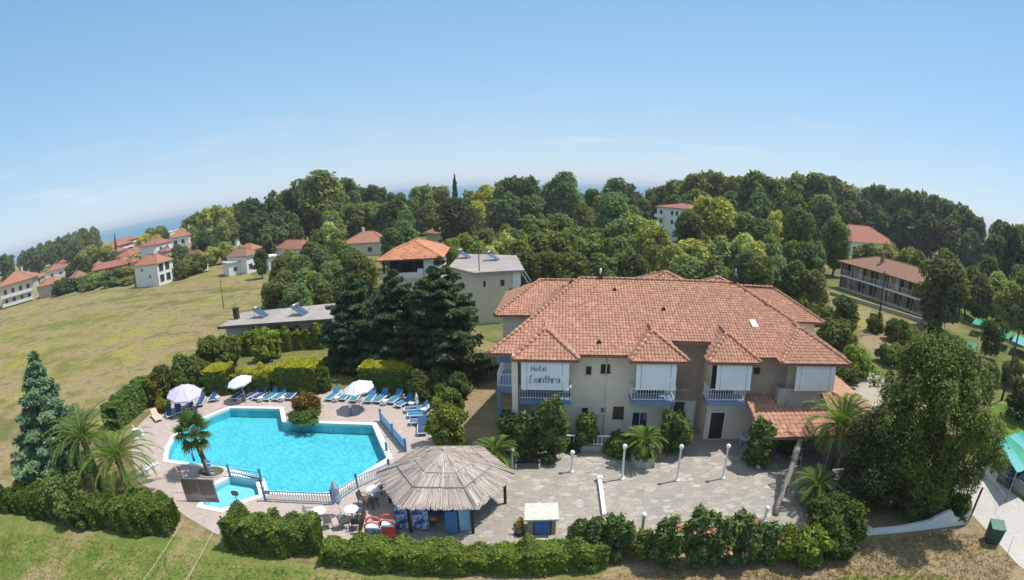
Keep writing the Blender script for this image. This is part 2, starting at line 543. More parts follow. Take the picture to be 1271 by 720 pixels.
sheet('alley_shadow_ground', [[at(*p) for p in [(572, 470), (600, 462), (620, 470), (614, 500), (612, 545), (566, 552)]]], 0.013, DIRT)  # brown earth sheet standing in for the hotel's shadow strip
sheet('sandy_path', [[at(*p) for p in [(1050, 500), (1062, 466), (1085, 462), (1104, 476), (1112, 510), (1090, 520)]]], 0.012, SANDY)
sheet('plot_ground', [[at(*p) for p in [(1065, 425), (1085, 402), (1130, 414), (1150, 440), (1105, 452)]]], 0.014, DIRT)

# ---------------------------------------------------------------- swimming pool: coping, basin, water
def tile_mat(name, ca, cb, sc):
    m, t, b = base(name)
    br = t.nodes.new('ShaderNodeTexBrick')
    br.offset = 0.5
    br.inputs['Scale'].default_value = sc
    br.inputs['Mortar Size'].default_value = 0.03
    br.inputs['Color1'].default_value = (*ca, 1); br.inputs['Color2'].default_value = (*cb, 1)
    br.inputs['Mortar'].default_value = (*[c * 0.92 for c in cb], 1)
    mp = t.nodes.new('ShaderNodeMapping'); mp.inputs['Rotation'].default_value = (0, 0, 0.62)
    t.links.new(coords(t, 'World'), mp.inputs[0])
    t.links.new(mp.outputs[0], br.inputs['Vector'])
    c = mix(t, br.outputs['Color'], ramp(t, noise(t, coords(t, 'World'), 0.5, 4), [(0.3, (0.9, 0.92, 0.95)), (0.7, (1.06, 1.05, 1.03))]), 1.0, 'MULTIPLY')
    t.links.new(c, b.inputs['Base Color'])
    b.inputs['Roughness'].default_value = 0.4
    return m
POOLT = tile_mat('ripple_lit_pool_tiles', (0.035, 0.43, 0.55), (0.12, 0.63, 0.71), 1.5)  # tile tones pushed apart to imitate ripple light on the floor
BABYT = tile_mat('wading_tiles', (0.22, 0.66, 0.74), (0.28, 0.72, 0.79), 1.6)

def water_mat(name, tint):
    m, t, b = base(name)
    t.nodes.remove(b)
    tr = t.nodes.new('ShaderNodeBsdfTransparent'); tr.inputs[0].default_value = (*tint, 1)
    gl = t.nodes.new('ShaderNodeBsdfGlossy'); gl.inputs['Roughness'].default_value = 0.04
    fr = t.nodes.new('ShaderNodeFresnel'); fr.inputs['IOR'].default_value = 1.33
    n = t.nodes.new('ShaderNodeBump'); n.inputs['Strength'].default_value = 0.35; n.inputs['Distance'].default_value = 0.03
    wv = noise(t, coords(t, 'World', (1, 1.3, 1)), 2.6, 4, 0.6)
    t.links.new(wv, n.inputs['Height'])
    t.links.new(n.outputs[0], gl.inputs['Normal']); t.links.new(n.outputs[0], fr.inputs['Normal'])
    ms = t.nodes.new('ShaderNodeMixShader')
    t.links.new(fr.outputs[0], ms.inputs[0]); t.links.new(tr.outputs[0], ms.inputs[1]); t.links.new(gl.outputs[0], ms.inputs[2])
    t.links.new(ms.outputs[0], t.nodes['Material Output'].inputs['Surface'])
    return m
WATER = water_mat('pool_water', (0.86, 0.97, 0.99))

def pool(name, label, P, depth, tiles):
    root = thing(name, label, 'swimming pool', P[0])
    L = lambda p: Vector((p[0], p[1], 0)) - P[0]
    inner = [L(p) for p in P]
    outer = [L(p) for p in offset(P, 0.38)]
    n = len(P)
    mb = MB()
    for i in range(n):
        j = (i + 1) % n
        a, b, c, d = inner[i], inner[j], outer[j], outer[i]
        z1, z0 = 0.055, -0.08
        up = lambda p, z: (p.x, p.y, z)
        mb.face([up(a, z1), up(b, z1), up(c, z1), up(d, z1)])
        mb.face([up(d, z1), up(c, z1), up(c, 0), up(d, 0)])
        mb.face([up(b, z1), up(a, z1), up(a, -0.2), up(b, -0.2)])
    mb.build('coping', M(name + '_coping', (0.72, 0.72, 0.69), 0.6, 0.08, 1.2, 0.1, dirt=(0.5, 0.48, 0.42)), root)
    mb = MB()
    for i in range(n):
        j = (i + 1) % n
        mb.face([(inner[j].x, inner[j].y, -0.2), (inner[i].x, inner[i].y, -0.2), (inner[i].x, inner[i].y, -depth), (inner[j].x, inner[j].y, -depth)])
    mb.poly(*tri_up(inner, -depth))
    mb.build('basin', tiles, root)
    mb = MB()
    mb.poly(*tri_up(inner, -0.07))
    o = mb.build('water', WATER, root)
    return root
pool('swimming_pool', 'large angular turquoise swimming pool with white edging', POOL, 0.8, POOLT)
pool('wading_pool', 'small pale blue wading pool beside the bigger turquoise pool', BABY, 0.5, BABYT)
# ================================================================ ROOF TILES
def inside(p, poly):
    x, y = p
    c = False
    n = len(poly)
    for i in range(n):
        x1, y1 = poly[i]; x2, y2 = poly[i - 1]
        if (y1 > y) != (y2 > y) and x < (x2 - x1) * (y - y1) / (y2 - y1) + x1:
            c = not c
    return c

def roof_plane(mb, pts, tw=0.23, tl=0.31, th=0.12, rng=random.Random(3), eave=None):
    """a roof slope: the boarded slab below and rows of barrel tiles on it; the first two points are its eave"""
    P = [Vector(p) for p in pts]
    mb.mi = 1
    mb.slab([p - Vector((0, 0, 0.05)) for p in P], th)
    mb.mi = 0
    e = Vector(eave).normalized() if eave else (P[1] - P[0]).normalized()
    n = (P[1] - P[0]).cross(P[-1] - P[0]).normalized()
    if n.z < 0:
        n = -n
    wv = n.cross(e).normalized()
    if wv.z < 0:
        wv = -wv; e = -e
    q = [((p - P[0]).dot(e), (p - P[0]).dot(wv)) for p in P]
    s0, s1 = min(a for a, b in q), max(a for a, b in q)
    t0, t1 = min(b for a, b in q), max(b for a, b in q)
    rows = int((t1 - t0) / tl) + 2
    colsn = int((s1 - s0) / tw) + 2
    arc = [(-0.5, -0.004), (-0.3, 0.036), (0.0, 0.058), (0.3, 0.036), (0.5, -0.004)]
    for r in range(-1, rows):
        for c in range(-1, colsn):
            sc, tc = s0 + (c + 0.5) * tw, t0 + (r + 0.5) * tl
            if not inside((sc, tc), q):
                continue
            js, jn, ja = rng.uniform(-.012, .012), rng.uniform(-.008, .012), rng.uniform(-.03, .03)
            vs = []
            for k, (dt, lift) in enumerate(((-tl * 0.56, 0.026), (tl * 0.5, 0.0))):
                for a, h in arc:
                    ss = sc + a * tw * 1.02 + js + ja * dt
                    vs.append(P[0] + e * ss + wv * (tc + dt) + n * (h + lift + jn))
            mb.poly(vs, [(i, i + 1, i + 6, i + 5) for i in range(4)] + [(4, 3, 2, 1, 0)])

def ridge(mb, a, b, r=0.13, rng=random.Random(5)):
    a, b = Vector(a), Vector(b)
    n = max(int((b - a).length / 0.42), 1)
    d = (b - a) / n
    for i in range(n):
        p = a + d * i
        mb.tube([p - d * 0.06, p + d * 1.0], [r * rng.uniform(1.0, 1.08), r * 0.88], 8, True, True)

def tile_material(name, c0, c1, c2, dirt):
    m, t, b = base(name)
    g = t.nodes.new('ShaderNodeNewGeometry')
    c = ramp(t, g.outputs['Random Per Island'], [(0.0, c0), (0.3, c1), (0.75, c2), (1.0, tuple(min(1, x * 1.18) for x in c2))])
    f = noise(t, coords(t, 'Object'), 0.55, 6, 0.7)
    c = mix(t, c, dirt, ramp(t, f, [(0.46, (0, 0, 0)), (0.68, (0.6, 0.6, 0.6))]))
    f = noise(t, coords(t, 'Object'), 9, 3, 0.7)
    c = mix(t, c, ramp(t, f, [(0.3, (0.82, 0.82, 0.82)), (0.7, (1.12, 1.12, 1.12))]), 1.0, 'MULTIPLY')
    t.links.new(c, b.inputs['Base Color'])
    b.inputs['Roughness'].default_value = 0.8
    b.inputs['Specular IOR Level'].default_value = 0.2
    return m
TILE = tile_material('terracotta_tiles', (0.36, 0.18, 0.112), (0.41, 0.21, 0.138), (0.455, 0.243, 0.165), (0.35, 0.205, 0.145))
TILE2 = tile_material('orange_tiles', (0.36, 0.13, 0.07), (0.5, 0.2, 0.11), (0.56, 0.25, 0.15), (0.38, 0.2, 0.13))
TILEB = M('tile_bed', (0.3, 0.15, 0.1), 0.85, 0.2, 3)
PALEB = M('faded_blue_paint', (0.17, 0.25, 0.4), 0.6, 0.15, 2)
STUCCO = M('beige_stucco', (0.73, 0.65, 0.52), 0.85, 0.08, 0.8, 0.15, dirt=(0.57, 0.49, 0.39))
def canvas(name, col, tr):
    """thin cloth that lets part of the sun through"""
    m = M(name, col, .75, .04, 1.2, .05)
    t = m.node_tree
    b = t.nodes['Principled BSDF']
    x = t.nodes.new('ShaderNodeBsdfTranslucent'); x.inputs[0].default_value = (*col, 1)
    ms = t.nodes.new('ShaderNodeMixShader'); ms.inputs[0].default_value = tr
    t.links.new(b.outputs[0], ms.inputs[1]); t.links.new(x.outputs[0], ms.inputs[2])
    t.links.new(ms.outputs[0], t.nodes['Material Output'].inputs['Surface'])
    return m
AWN = canvas('white_awning_canvas', (0.88, 0.89, 0.9), .12)
SEAM = M('awning_seam', (0.35, 0.38, 0.42), 0.6, 0.1, 3)
INK = M('black_lettering', (0.05, 0.05, 0.06), 0.6, 0.1, 3)

# ================================================================ HOTEL (local axes: x along the facade, y into the building)
HRZ = -0.105
HU = Vector((math.cos(HRZ), math.sin(HRZ), 0)); HV = Vector((-math.sin(HRZ), math.cos(HRZ), 0))
HO = at(607, 438, 6.3) + 0.5 * HU + 0.5 * HV
HO.z = 0
def hw(x, y, z=0):
    return HO + HU * x + HV * y + Vector((0, 0, z))
hotel = thing('hotel', 'long beige two storey hotel with terracotta tiled roof and white balcony awnings', 'hotel', HO, HRZ)

mb = MB()
mb.prism([(1.0, 0), (11.6, 0), (11.6, 1.9), (14.2, 1.9), (14.2, 0), (23.6, 0), (23.6, 14.8), (4, 14.8), (2.7, 9.0), (1.2, 2.2)], 0, 6.32)
mb.bbox((11.4, 1.95, 6.3), (14.5, 2.2, 7.25))
TANW = M('tan_and_shade_stucco', (0.42, 0.335, 0.26), .85, .1, .8, .15, dirt=(.33, .26, .2))  # own tan on the upper panel; painted shade on the recess wall
mb.prism([(-0.9, 10.3), (5.0, 10.3), (5.0, 18.6), (-0.9, 18.6)], 0, 6.25)
mb.prism([(20.5, 10.4), (27.0, 10.4), (27.0, 18.6), (20.5, 18.6)], 0, 6.25)
mb.build('wall', STUCCO, hotel)
mb = MB()
mb.bbox((11.65, 1.86, 0.0), (14.15, 1.897, 7.2)); mb.build('recess_shade_wall', TANW, hotel)
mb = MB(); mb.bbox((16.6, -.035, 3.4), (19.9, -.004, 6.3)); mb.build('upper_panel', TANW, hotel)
mb = MB()
mb.bbox((1.02, -1.35, 0), (1.4, -0.003, 6.3))
mb.build('corner_pillar', STUCCO, hotel)

Zr, Vr, Ze = 9.62, 7.9, 6.25
mb = MB()
roof_plane(mb, [(-.5, -.5, Ze), (11.55, -.5, Ze), (11.55, .9, Ze + .56), (14.45, .9, Ze + .56), (14.45, -.5, Ze), (24.35, -.5, Ze), (17.9, Vr, Zr), (5.45, Vr, Zr)])
roof_plane(mb, [(1.65, 9.0, 6.2), (-.5, -.5, Ze), (5.45, Vr, Zr)])
roof_plane(mb, [(24.35, -.5, Ze), (22.6, 16.3, 6.25), (17.9, Vr, Zr)], tw=.6, tl=.6)
roof_plane(mb, [(22.6, 16.3, 6.25), (2.0, 16.3, 6.25), (5.45, Vr, Zr), (17.9, Vr, Zr)], tw=.6, tl=.6)
roof_plane(mb, [(2.0, 16.3, 6.25), (1.65, 9.0, 6.2), (5.45, Vr, Zr)], tw=.6, tl=.6)
for a, b in [((-.5, -.5, Ze), (5.45, Vr, Zr)), ((5.45, Vr, Zr), (17.9, Vr, Zr)), ((24.35, -.5, Ze), (17.9, Vr, Zr))]:
    ridge(mb, Vector(a) + Vector((0, 0, .06)), Vector(b) + Vector((0, 0, .06)))
main_roof = mb.build('main_roof', [TILE, TILEB], hotel)

mb = MB()
roof_plane(mb, [(-1.5, 9.6, 6.2), (6.6, 9.6, 6.2), (6.6, 14.5, 8.22), (2.0, 14.5, 8.22)])
roof_plane(mb, [(-1.5, 19.4, 6.2), (-1.5, 9.6, 6.2), (2.0, 14.5, 8.22)])
roof_plane(mb, [(6.6, 19.4, 6.2), (-1.5, 19.4, 6.2), (2.0, 14.5, 8.22), (6.6, 14.5, 8.22)], tw=.6, tl=.6)
ridge(mb, (-1.5, 9.6, 6.27), (2.0, 14.5, 8.3)); ridge(mb, (2.0, 14.5, 8.3), (6.6, 14.5, 8.3))
mb.build('rear_roof', [TILE, TILEB], hotel)
mb = MB()
roof_plane(mb, [(19.5, 9.7, 6.2), (27.7, 9.7, 6.2), (23.9, 14.3, 8.2), (19.5, 14.3, 8.2)])
roof_plane(mb, [(27.7, 9.7, 6.2), (27.7, 19.0, 6.2), (23.9, 14.3, 8.2)], tw=.6, tl=.6)
roof_plane(mb, [(27.7, 19.0, 6.2), (19.5, 19.0, 6.2), (19.5, 14.3, 8.2), (23.9, 14.3, 8.2)], tw=.6, tl=.6)
ridge(mb, (27.7, 9.7, 6.27), (23.9, 14.3, 8.28)); ridge(mb, (23.9, 14.3, 8.28), (19.5, 14.3, 8.28))
mb.build('rear_roof', [TILE, TILEB], hotel)

for cx, cy, ax, hwid, za in [(12.8, 11.9, 0.1, 2.4, 9.66), (17.4, 10.6, -0.2, 2.2, 9.62)]:
    mb = MB()
    zb = za - 1.15
    q = [(cx - hwid, cy - hwid * .6, zb), (cx + hwid, cy - hwid * .6, zb), (cx + hwid, cy + hwid, zb), (cx - hwid, cy + hwid, zb)]
    for i in range(4):
        roof_plane(mb, [q[i], q[(i + 1) % 4], (cx + ax, cy, za)])
        ridge(mb, Vector(q[i]) + Vector((0, 0, .05)), Vector((cx + ax, cy, za + .05)), .11)
    mb.build('roof_peak', [TILE, TILEB], hotel)

# hipped gables over the balconies
zg, vg = 6.2, -1.45
for x0, x1, ax, ay, az in [(1.05, 5.25, 3.05, 1.05, 7.5), (8.4, 12.25, 10.1, .95, 7.5), (13.5, 17.2, 15.25, .85, 7.48), (18.7, 24.3, 21.3, 2.1, 7.72)]:
    mb = MB()
    vb = (az - Ze) / .4012 - .5
    A, B_ = Vector((ax, ay, az)), Vector((ax, vb, az))
    L_, R_ = Vector((x0, vg, zg)), Vector((x1, vg, zg))
    Lb, Rb = Vector((x0, -.35, zg)), Vector((x1, -.35, zg))
    roof_plane(mb, [L_, R_, A])
    roof_plane(mb, [Lb, L_, A, B_], eave=(0, 1, 0))
    roof_plane(mb, [R_, Rb, B_, A], eave=(0, 1, 0))
    up_ = Vector((0, 0, .06))
    ridge(mb, L_ + up_, A + up_, .12); ridge(mb, R_ + up_, A + up_, .12); ridge(mb, A + up_, B_ + up_, .12)
    mb.build('gable_roof', [TILE, TILEB], hotel)

# balconies: slab, railing, awning
def stroke_text(mb, txt, x, z, hgt_, y, wd, gap):
    G = {'H': [[(0, 0), (.05, 1)], [(.55, 0), (.6, 1)], [(.03, .5), (.58, .55)]], 'o': [[(.1, .05), (.0, .35), (.15, .6), (.4, .55), (.45, .2), (.3, 0), (.1, .05)]],
         't': [[(.2, 1), (.18, .1), (.35, 0)], [(0, .65), (.42, .7)]], 'e': [[(.0, .32), (.42, .36), (.36, .58), (.12, .6), (0, .3), (.1, .04), (.4, .06)]],
         'l': [[(.1, 1.05), (.1, .1), (.3, 0)]], 'L': [[(.45, 1.05), (.2, 1), (.08, .6), (.0, .05), (.25, -.05)]], 'i': [[(.1, .6), (.08, .0)], [(.1, .85), (.12, .9)]],
         'a': [[(.42, .55), (.15, .6), (0, .3), (.12, .02), (.38, .15), (.44, .6), (.44, .05)]], 'n': [[(0, .6), (.02, 0)], [(.02, .45), (.25, .62), (.38, .45), (.4, 0)]],
         'h': [[(0, 1.0), (.02, 0)], [(.02, .4), (.22, .6), (.36, .45), (.38, 0)]], 'r': [[(0, .6), (.02, 0)], [(.02, .4), (.2, .6), (.34, .55)]]}
    for ch in txt:
        if ch == ' ':
            x += gap * 2; continue
        for st in G[ch]:
            for p, q in zip(st[:-1], st[1:]):
                mb.bar((x + p[0] * hgt_, y, z + p[1] * hgt_), (x + q[0] * hgt_, y, z + q[1] * hgt_), wd, .012)
        x += (max(p[0] for st in G[ch] for p in st)) * hgt_ + gap

def railing(mb, a, b, z0, z1, step=0.2, post=.05, pick=.03):
    a, b = Vector((a[0], a[1], 0)), Vector((b[0], b[1], 0))
    n = max(int((b - a).length / step), 1)
    Z = Vector((0, 0, 1))
    mb.bar(a + Z * z1, b + Z * z1, post * 1.4, post)
    mb.bar(a + Z * (z0 + .12), b + Z * (z0 + .12), post, post * .8)
    for i in range(n + 1):
        p = a.lerp(b, i / n)
        wd = post if i in (0, n) else pick
        mb.bar(p + Z * z0, p + Z * (z1 + (.04 if i in (0, n) else 0)), wd)

def balcony(x0, x1, fascia, solid=False, ax0=None, ax1=None, zlo=4.28, zs=3.45):
    mb = MB()
    mb.bbox((x0, -1.28, zs - .3), (x1, -.002, zs))
    sl = mb.build('balcony_slab', fascia, hotel)
    mb = MB()
    if solid:
        mb.bbox((x0, -1.27, zs + .002), (x1, -1.17, zs + .82)); mb.bbox((x0, -1.168, zs + .002), (x0 + .1, -.004, zs + .82)); mb.bbox((x1 - .1, -1.168, zs + .002), (x1, -.004, zs + .82))
        mb.bbox((x0 - .03, -1.3, zs + .822), (x1 + .03, -1.14, zs + .87))
        mb.build('balcony_parapet', CONC, hotel)
    else:
        railing(mb, (x0 + .05, -1.22), (x1 - .05, -1.22), zs, zs + .85, .17)
        railing(mb, (x0 + .05, -1.22), (x0 + .05, -.05), zs, zs + .85, .2)
        railing(mb, (x1 - .05, -1.22), (x1 - .05, -.05), zs, zs + .85, .2)
        mb.build('balcony_railing', WHITE, hotel)
    mb = MB()
    if not solid: mb.bbox((x0 + .5, -.02, zs + .05), (x1 - .5, -.004, zs + 2.1))
    if not solid: mb.build('balcony_door', GLASS, hotel)
    mb = MB()
    a0, a1 = ax0 or x0 + .1, ax1 or x1 - .1
    n, m_ = 14, 10
    vs, fs = [], []
    rg = random.Random(int(x0 * 10))
    for i in range(n + 1):
        for j in range(m_ + 1):
            t = j / m_
            vs.append((a0 + (a1 - a0) * i / n, -1.33 - .16 * t - .03 * math.sin(t * 3.1) + rg.uniform(-.012, .012), 6.02 - (6.02 - zlo) * t))
    for i in range(n):
        for j in range(m_):
            k = i * (m_ + 1) + j
            fs.append((k, k + 1, k + m_ + 2, k + m_ + 1))
    mb.poly(vs, fs, True)
    mb.bar((a0, -1.5, zlo), (a1, -1.5, zlo), .05, .05)
    aw = mb.build('awning', AWN, hotel)
    for f in (.12, .86):
        mb = MB()
        x = a0 + (a1 - a0) * f
        mb.bar((x, -1.365, 6.0), (x, -1.515, zlo), .035, .012)
        mb.build('seam', SEAM, aw)
    return aw
aw1 = balcony(1.45, 4.8, PALEB, ax0=1.62, ax1=4.62, zlo=4.25)
balcony(8.65, 11.58, PALEB, ax0=8.85, ax1=11.45, zlo=4.35)
balcony(13.75, 16.45, PALEB, ax0=14.15, ax1=16.6, zlo=4.38)
balcony(18.9, 22.3, CONC, solid=True, ax0=19.95, ax1=23.15, zlo=4.33, zs=3.5)
mb = MB()
stroke_text(mb, 'Hotel', 2.25, 5.45, .34, -1.43, .035, .06)
stroke_text(mb, 'Lianthra', 2.15, 4.7, .5, -1.5, .04, .055)
mb.build('lettering', INK, aw1)

# windows, doors, plinth
def window(x, z, wd, h, y=-.03, mat=GLASS, frame=WHITE, parent=None, sill=True):
    mb = MB()
    t = .05
    mb.bbox((x - t, y - .03, z - t), (x, y + .028, z + h + t)); mb.bbox((x + wd, y - .03, z - t), (x + wd + t, y + .028, z + h + t))
    mb.bbox((x, y - .03, z - t), (x + wd, y + .028, z)); mb.bbox((x, y - .03, z + h), (x + wd, y + .028, z + h + t))
    if wd > .4:
        mb.bbox((x + wd / 2 - .02, y - .02, z), (x + wd / 2 + .02, y + .02, z + h))
    if sill:
        mb.bbox((x - .1, y - .1, z - t - .05), (x + wd + .1, y + .026, z - t - .002))
    f = mb.build('window', frame, parent or hotel)
    mb = MB()
    mb.bbox((x, y + .005, z), (x + wd, y + .02, z + h))
    mb.build('pane', mat, f)
    return f
window(5.72, 4.75, .36, .58, frame=STUCCO)
window(6.75, 4.98, .5, .45, frame=DWOOD)
window(5.55, 2.02, .4, .38, frame=STUCCO)
window(6.8, 2.05, .35, .38, frame=STUCCO)
window(7.7, 1.72, .62, .72, frame=DWOOD, mat=M('brown_shutter', (0.09, 0.055, 0.04), .6, .2, 3))
window(17.32, 5.0, .36, .36, y=-.065, frame=DWOOD, sill=False)
window(9.0, 1.0, 1.0, 1.1)
window(2.2, 1.0, 1.1, 1.1)
def door(x, z, wd, h, y, mat, frame):
    mb = MB()
    t = .1
    mb.bbox((x - t, y - .06, z), (x, y - .002, z + h + t)); mb.bbox((x + wd, y - .06, z), (x + wd + t, y - .002, z + h + t)); mb.bbox((x, y - .06, z + h), (x + wd, y - .002, z + h + t))
    f = mb.build('door', frame, hotel)
    mb = MB()
    mb.bbox((x, y - .03, z), (x + wd, y - .004, z + h))
    mb.build('door_leaf', mat, f)
door(14.55, 0.1, 1.0, 2.0, 0, DARK, WHITE)
door(13.2, .1, .55, 2.0, 1.855, WHITE, STUCCO)
door(12.2, .1, .8, 2.0, 1.855, DARK, STUCCO)
mb = MB()
mb.bbox((11.75, 1.2, 3.15), (13.1, 1.855, 3.35)); railing(mb, (11.8, 1.24), (13.05, 1.24), 3.35, 4.2, .17)
mb.build('small_balcony', CONC, hotel)
mb = MB()
mb.bbox((2.0, -1.75, 0), (8.3, -.004, .4)); mb.bbox((8.3, -1.4, 0), (8.7, -.004, .2))
mb.build('plinth', CONC, hotel)
mb = MB()
railing(mb, (3.2, -1.65), (7.4, -1.65), .4, 1.12, .25, .07, .04)
mb.build('plinth_railing', WHITE, hotel)
mb = MB()
mb.tube([(7.05, -.06, .4), (7.05, -.06, 6.2)], .04, 6)
mb.build('drainpipe', STUCCO, hotel)
# side balconies on the left, blue
mb = MB()
mb.bbox((-.25, .9, 3.0), (.995, 4.4, 3.4)); mb.bbox((-.25, .9, .0), (.0, 1.15, 3.0)); mb.bbox((-.2, .92, 5.15), (.99, .98, 6.1))
mb.build('side_balcony', PALEB, hotel)
mb = MB()
railing(mb, (-.2, .95), (.95, .95), 3.4, 4.3, .18); railing(mb, (-.2, .95), (-.2, 4.35), 3.4, 4.3, .18)
mb.build('side_railing', WHITE, hotel)
mb = MB(); railing(mb, (-.2, .95), (.95, .95), .2, 1.1, .18)
mb.build('side_railing', WHITE, hotel)

# tiled porch roof wrapping the right corner
mb = MB()
roof_plane(mb, [(16.95, -4.35, 2.3), (28.1, -4.35, 2.3), (24.0, -.03, 3.5), (16.75, -.03, 3.5)], tw=.36, tl=.42)
roof_plane(mb, [(28.1, -4.35, 2.3), (28.1, 8.5, 2.3), (24.0, 6.5, 3.5), (24.0, -.03, 3.5)], tw=.36, tl=.42)
ridge(mb, (28.1, -4.35, 2.36), (24.0, -.03, 3.56)); ridge(mb, (16.95, -4.35, 2.35), (16.75, -.03, 3.55), .09)
mb.build('porch_roof', [TILE, TILEB], hotel)
for x, y in [(17.1, -4.1), (19.8, -4.1), (22.5, -4.1), (25.2, -4.1), (27.8, -4.1), (27.8, -.5), (27.8, 3.5)]:
    mb = MB()
    mb.bbox((x - .13, y - .13, 0), (x + .13, y + .13, 2.28))
    mb.build('porch_post', WHITE, hotel)
# roof furniture
mb = MB()
mb.bbox((6.9, 7.75, 9.4), (7.15, 8.0, 10.0)); mb.mi = 1; mb.tube([(7.02, 7.88, 10.0), (7.02, 7.88, 10.45)], .07, 8)
mb.build('chimney', [DWOOD, PLASTIC], hotel)
mb = MB()
mb.bbox((17.75, 7.7, 9.3), (18.1, 8.05, 10.15)); mb.mi = 1; mb.tube([(17.92, 7.88, 10.15), (17.9, 7.88, 10.8)], .06, 8); mb.bbox((17.8, 7.75, 10.3), (18.05, 8.0, 10.34))
mb.build('chimney', [DWOOD, METAL], hotel)
mb = MB()
s_ = .4012
sx, sy = 17.95, 2.8
pz = lambda y: Ze + s_ * (y + .5)
mb.poly([(sx - .2, sy - .35, pz(sy - .35) + .16), (sx + .25, sy - .35, pz(sy - .35) + .16), (sx + .2, sy + .4, pz(sy + .4) + .16), (sx - .25, sy + .4, pz(sy + .4) + .16),
         (sx - .2, sy - .35, pz(sy - .35)), (sx + .25, sy - .35, pz(sy - .35)), (sx + .2, sy + .4, pz(sy + .4)), (sx - .25, sy + .4, pz(sy + .4))],
        [(0, 1, 2, 3), (4, 5, 1, 0), (5, 6, 2, 1), (6, 7, 3, 2), (7, 4, 0, 3)])
mb.build('roof_light', PLASTIC, hotel)
for x, y in [(8.0, 6.4), (11.4, 4.2), (6.55, .6)]:
    mb = MB()
    z = pz(y)
    mb.tube([(x - .16, y, z + .02), (x, y - .03, z + .2), (x + .16, y, z + .02)], [.05, .13, .05], 6)
    mb.build('vent_tile', DWOOD, hotel)
# ================================================================ FOLIAGE
def leaves_mesh(name, pts, nrm, size, mat, seed=0, aspect=1.7, mats2=None, flat=0.38, extra=None):
    """many small leaf-shaped faces: pts, nrm (n x 3), size (n)"""
    rg = np.random.default_rng(seed)
    n = len(pts)
    nrm = nrm / (np.linalg.norm(nrm, axis=1, keepdims=True) + 1e-9)
    nr = nrm + rg.normal(size=(n, 3)) * flat
    nr /= np.linalg.norm(nr, axis=1, keepdims=True) + 1e-9
    t = rg.normal(size=(n, 3))
    t -= nr * (t * nr).sum(1, keepdims=True)
    t /= np.linalg.norm(t, axis=1, keepdims=True) + 1e-9
    b = np.cross(nr, t)
    s = (size * rg.uniform(0.65, 1.3, n))[:, None]
    a_ = t * s * aspect / 2
    b_ = b * s / 2
    V = np.stack([pts - a_, pts + b_ - a_ * 0.1, pts + a_ + nr * s * rg.uniform(-.3, .3, (n, 1)), pts - b_ - a_ * 0.1], 1).reshape(-1, 3)
    return raw_mesh(name, V, 4, n, mat)

def raw_mesh(name, V, k, n, mats, midx=None):
    me = bpy.data.meshes.new(name)
    me.vertices.add(len(V)); me.vertices.foreach_set('co', V.astype(np.float32).ravel())
    me.loops.add(k * n); me.loops.foreach_set('vertex_index', np.arange(k * n, dtype=np.int32))
    me.polygons.add(n)
    me.polygons.foreach_set('loop_start', np.arange(0, k * n, k, dtype=np.int32))
    me.polygons.foreach_set('loop_total', np.full(n, k, dtype=np.int32))
    for m in (mats if isinstance(mats, (list, tuple)) else [mats]):
        me.materials.append(m)
    if midx is not None:
        me.polygons.foreach_set('material_index', midx.astype(np.int32))
    me.update(calc_edges=True)
    return me

def on_blobs(rg, blobs, n, inner=0.7, low=-0.75):
    """points near the surfaces of ellipsoids (cx, cy, cz, rx, ry, rz), with outward normals"""
    B = np.array(blobs, float)
    wgt = (B[:, 3] * B[:, 4] + B[:, 3] * B[:, 5] + B[:, 4] * B[:, 5])
    idx = rg.choice(len(B), n, p=wgt / wgt.sum())
    d = rg.normal(size=(n, 3))
    d /= np.linalg.norm(d, axis=1, keepdims=True)
    d[:, 2] = np.where(d[:, 2] < low, -d[:, 2], d[:, 2])
    rad = rg.uniform(inner, 1.06, (n, 1))
    p = B[idx, :3] + d * B[idx, 3:] * rad
    return p, d / B[idx, 3:] * B[idx, 3:].mean(1, keepdims=True) + np.array([0, 0, .45])

def crown_blobs(rg, kind, nb=26, asp=1.0):
    """unit crown (radius about 0.5) of height asp: a full rounded body made of many clumps"""
    out = []
    ga = math.pi * (3 - 5 ** .5)
    nb = int(nb * (0.6 + 0.4 * asp))
    ex = 2.0 + 0.7 * max(0, asp - 1) if kind != 'bush' else 3.4
    for i in range(nb):
        zf = 1 - 2 * (i + .5) / nb
        a = i * ga + rg.uniform(-.5, .5)
        q = max(0, 1 - abs(zf) ** ex) ** (1 / ex)
        k = rg.uniform(0.5, 0.95)
        br = rg.uniform(.11, .25)
        if kind == 'bush':
            k = rg.uniform(.4, 1.12)
            br = rg.uniform(.08, .23)
            z, hz = (.45 + zf * .38 * (.6 + .4 * k)) * asp, br * rg.uniform(.7, .95)
        else:
            z, hz = (.53 + zf * .40 * (.75 + .25 * k)) * asp, br * rg.uniform(.7, .95)
            if zf > .6: z -= rg.uniform(0, .06)
        rad = q * .42 * k * (1.0 if zf < .2 else 1 - .15 * zf)
        out.append((math.cos(a) * rad, math.sin(a) * rad, z, br, br, hz))
    n2 = max(1, int(round(asp)))
    for j in range(n2):
        out.append((0, 0, (.35 + .3 * j / max(1, n2 - 1) if n2 > 1 else .5) * asp, .27, .27, .27))
    return out

CROWNS = {}
LEAF = leafmat('broad_leaves', (0.19, 0.245, 0.1), .42, .5)
LEAFD = leafmat('needle_leaves', (0.05, 0.08, 0.042), .4, .2, (1.15, 1.05, .8))

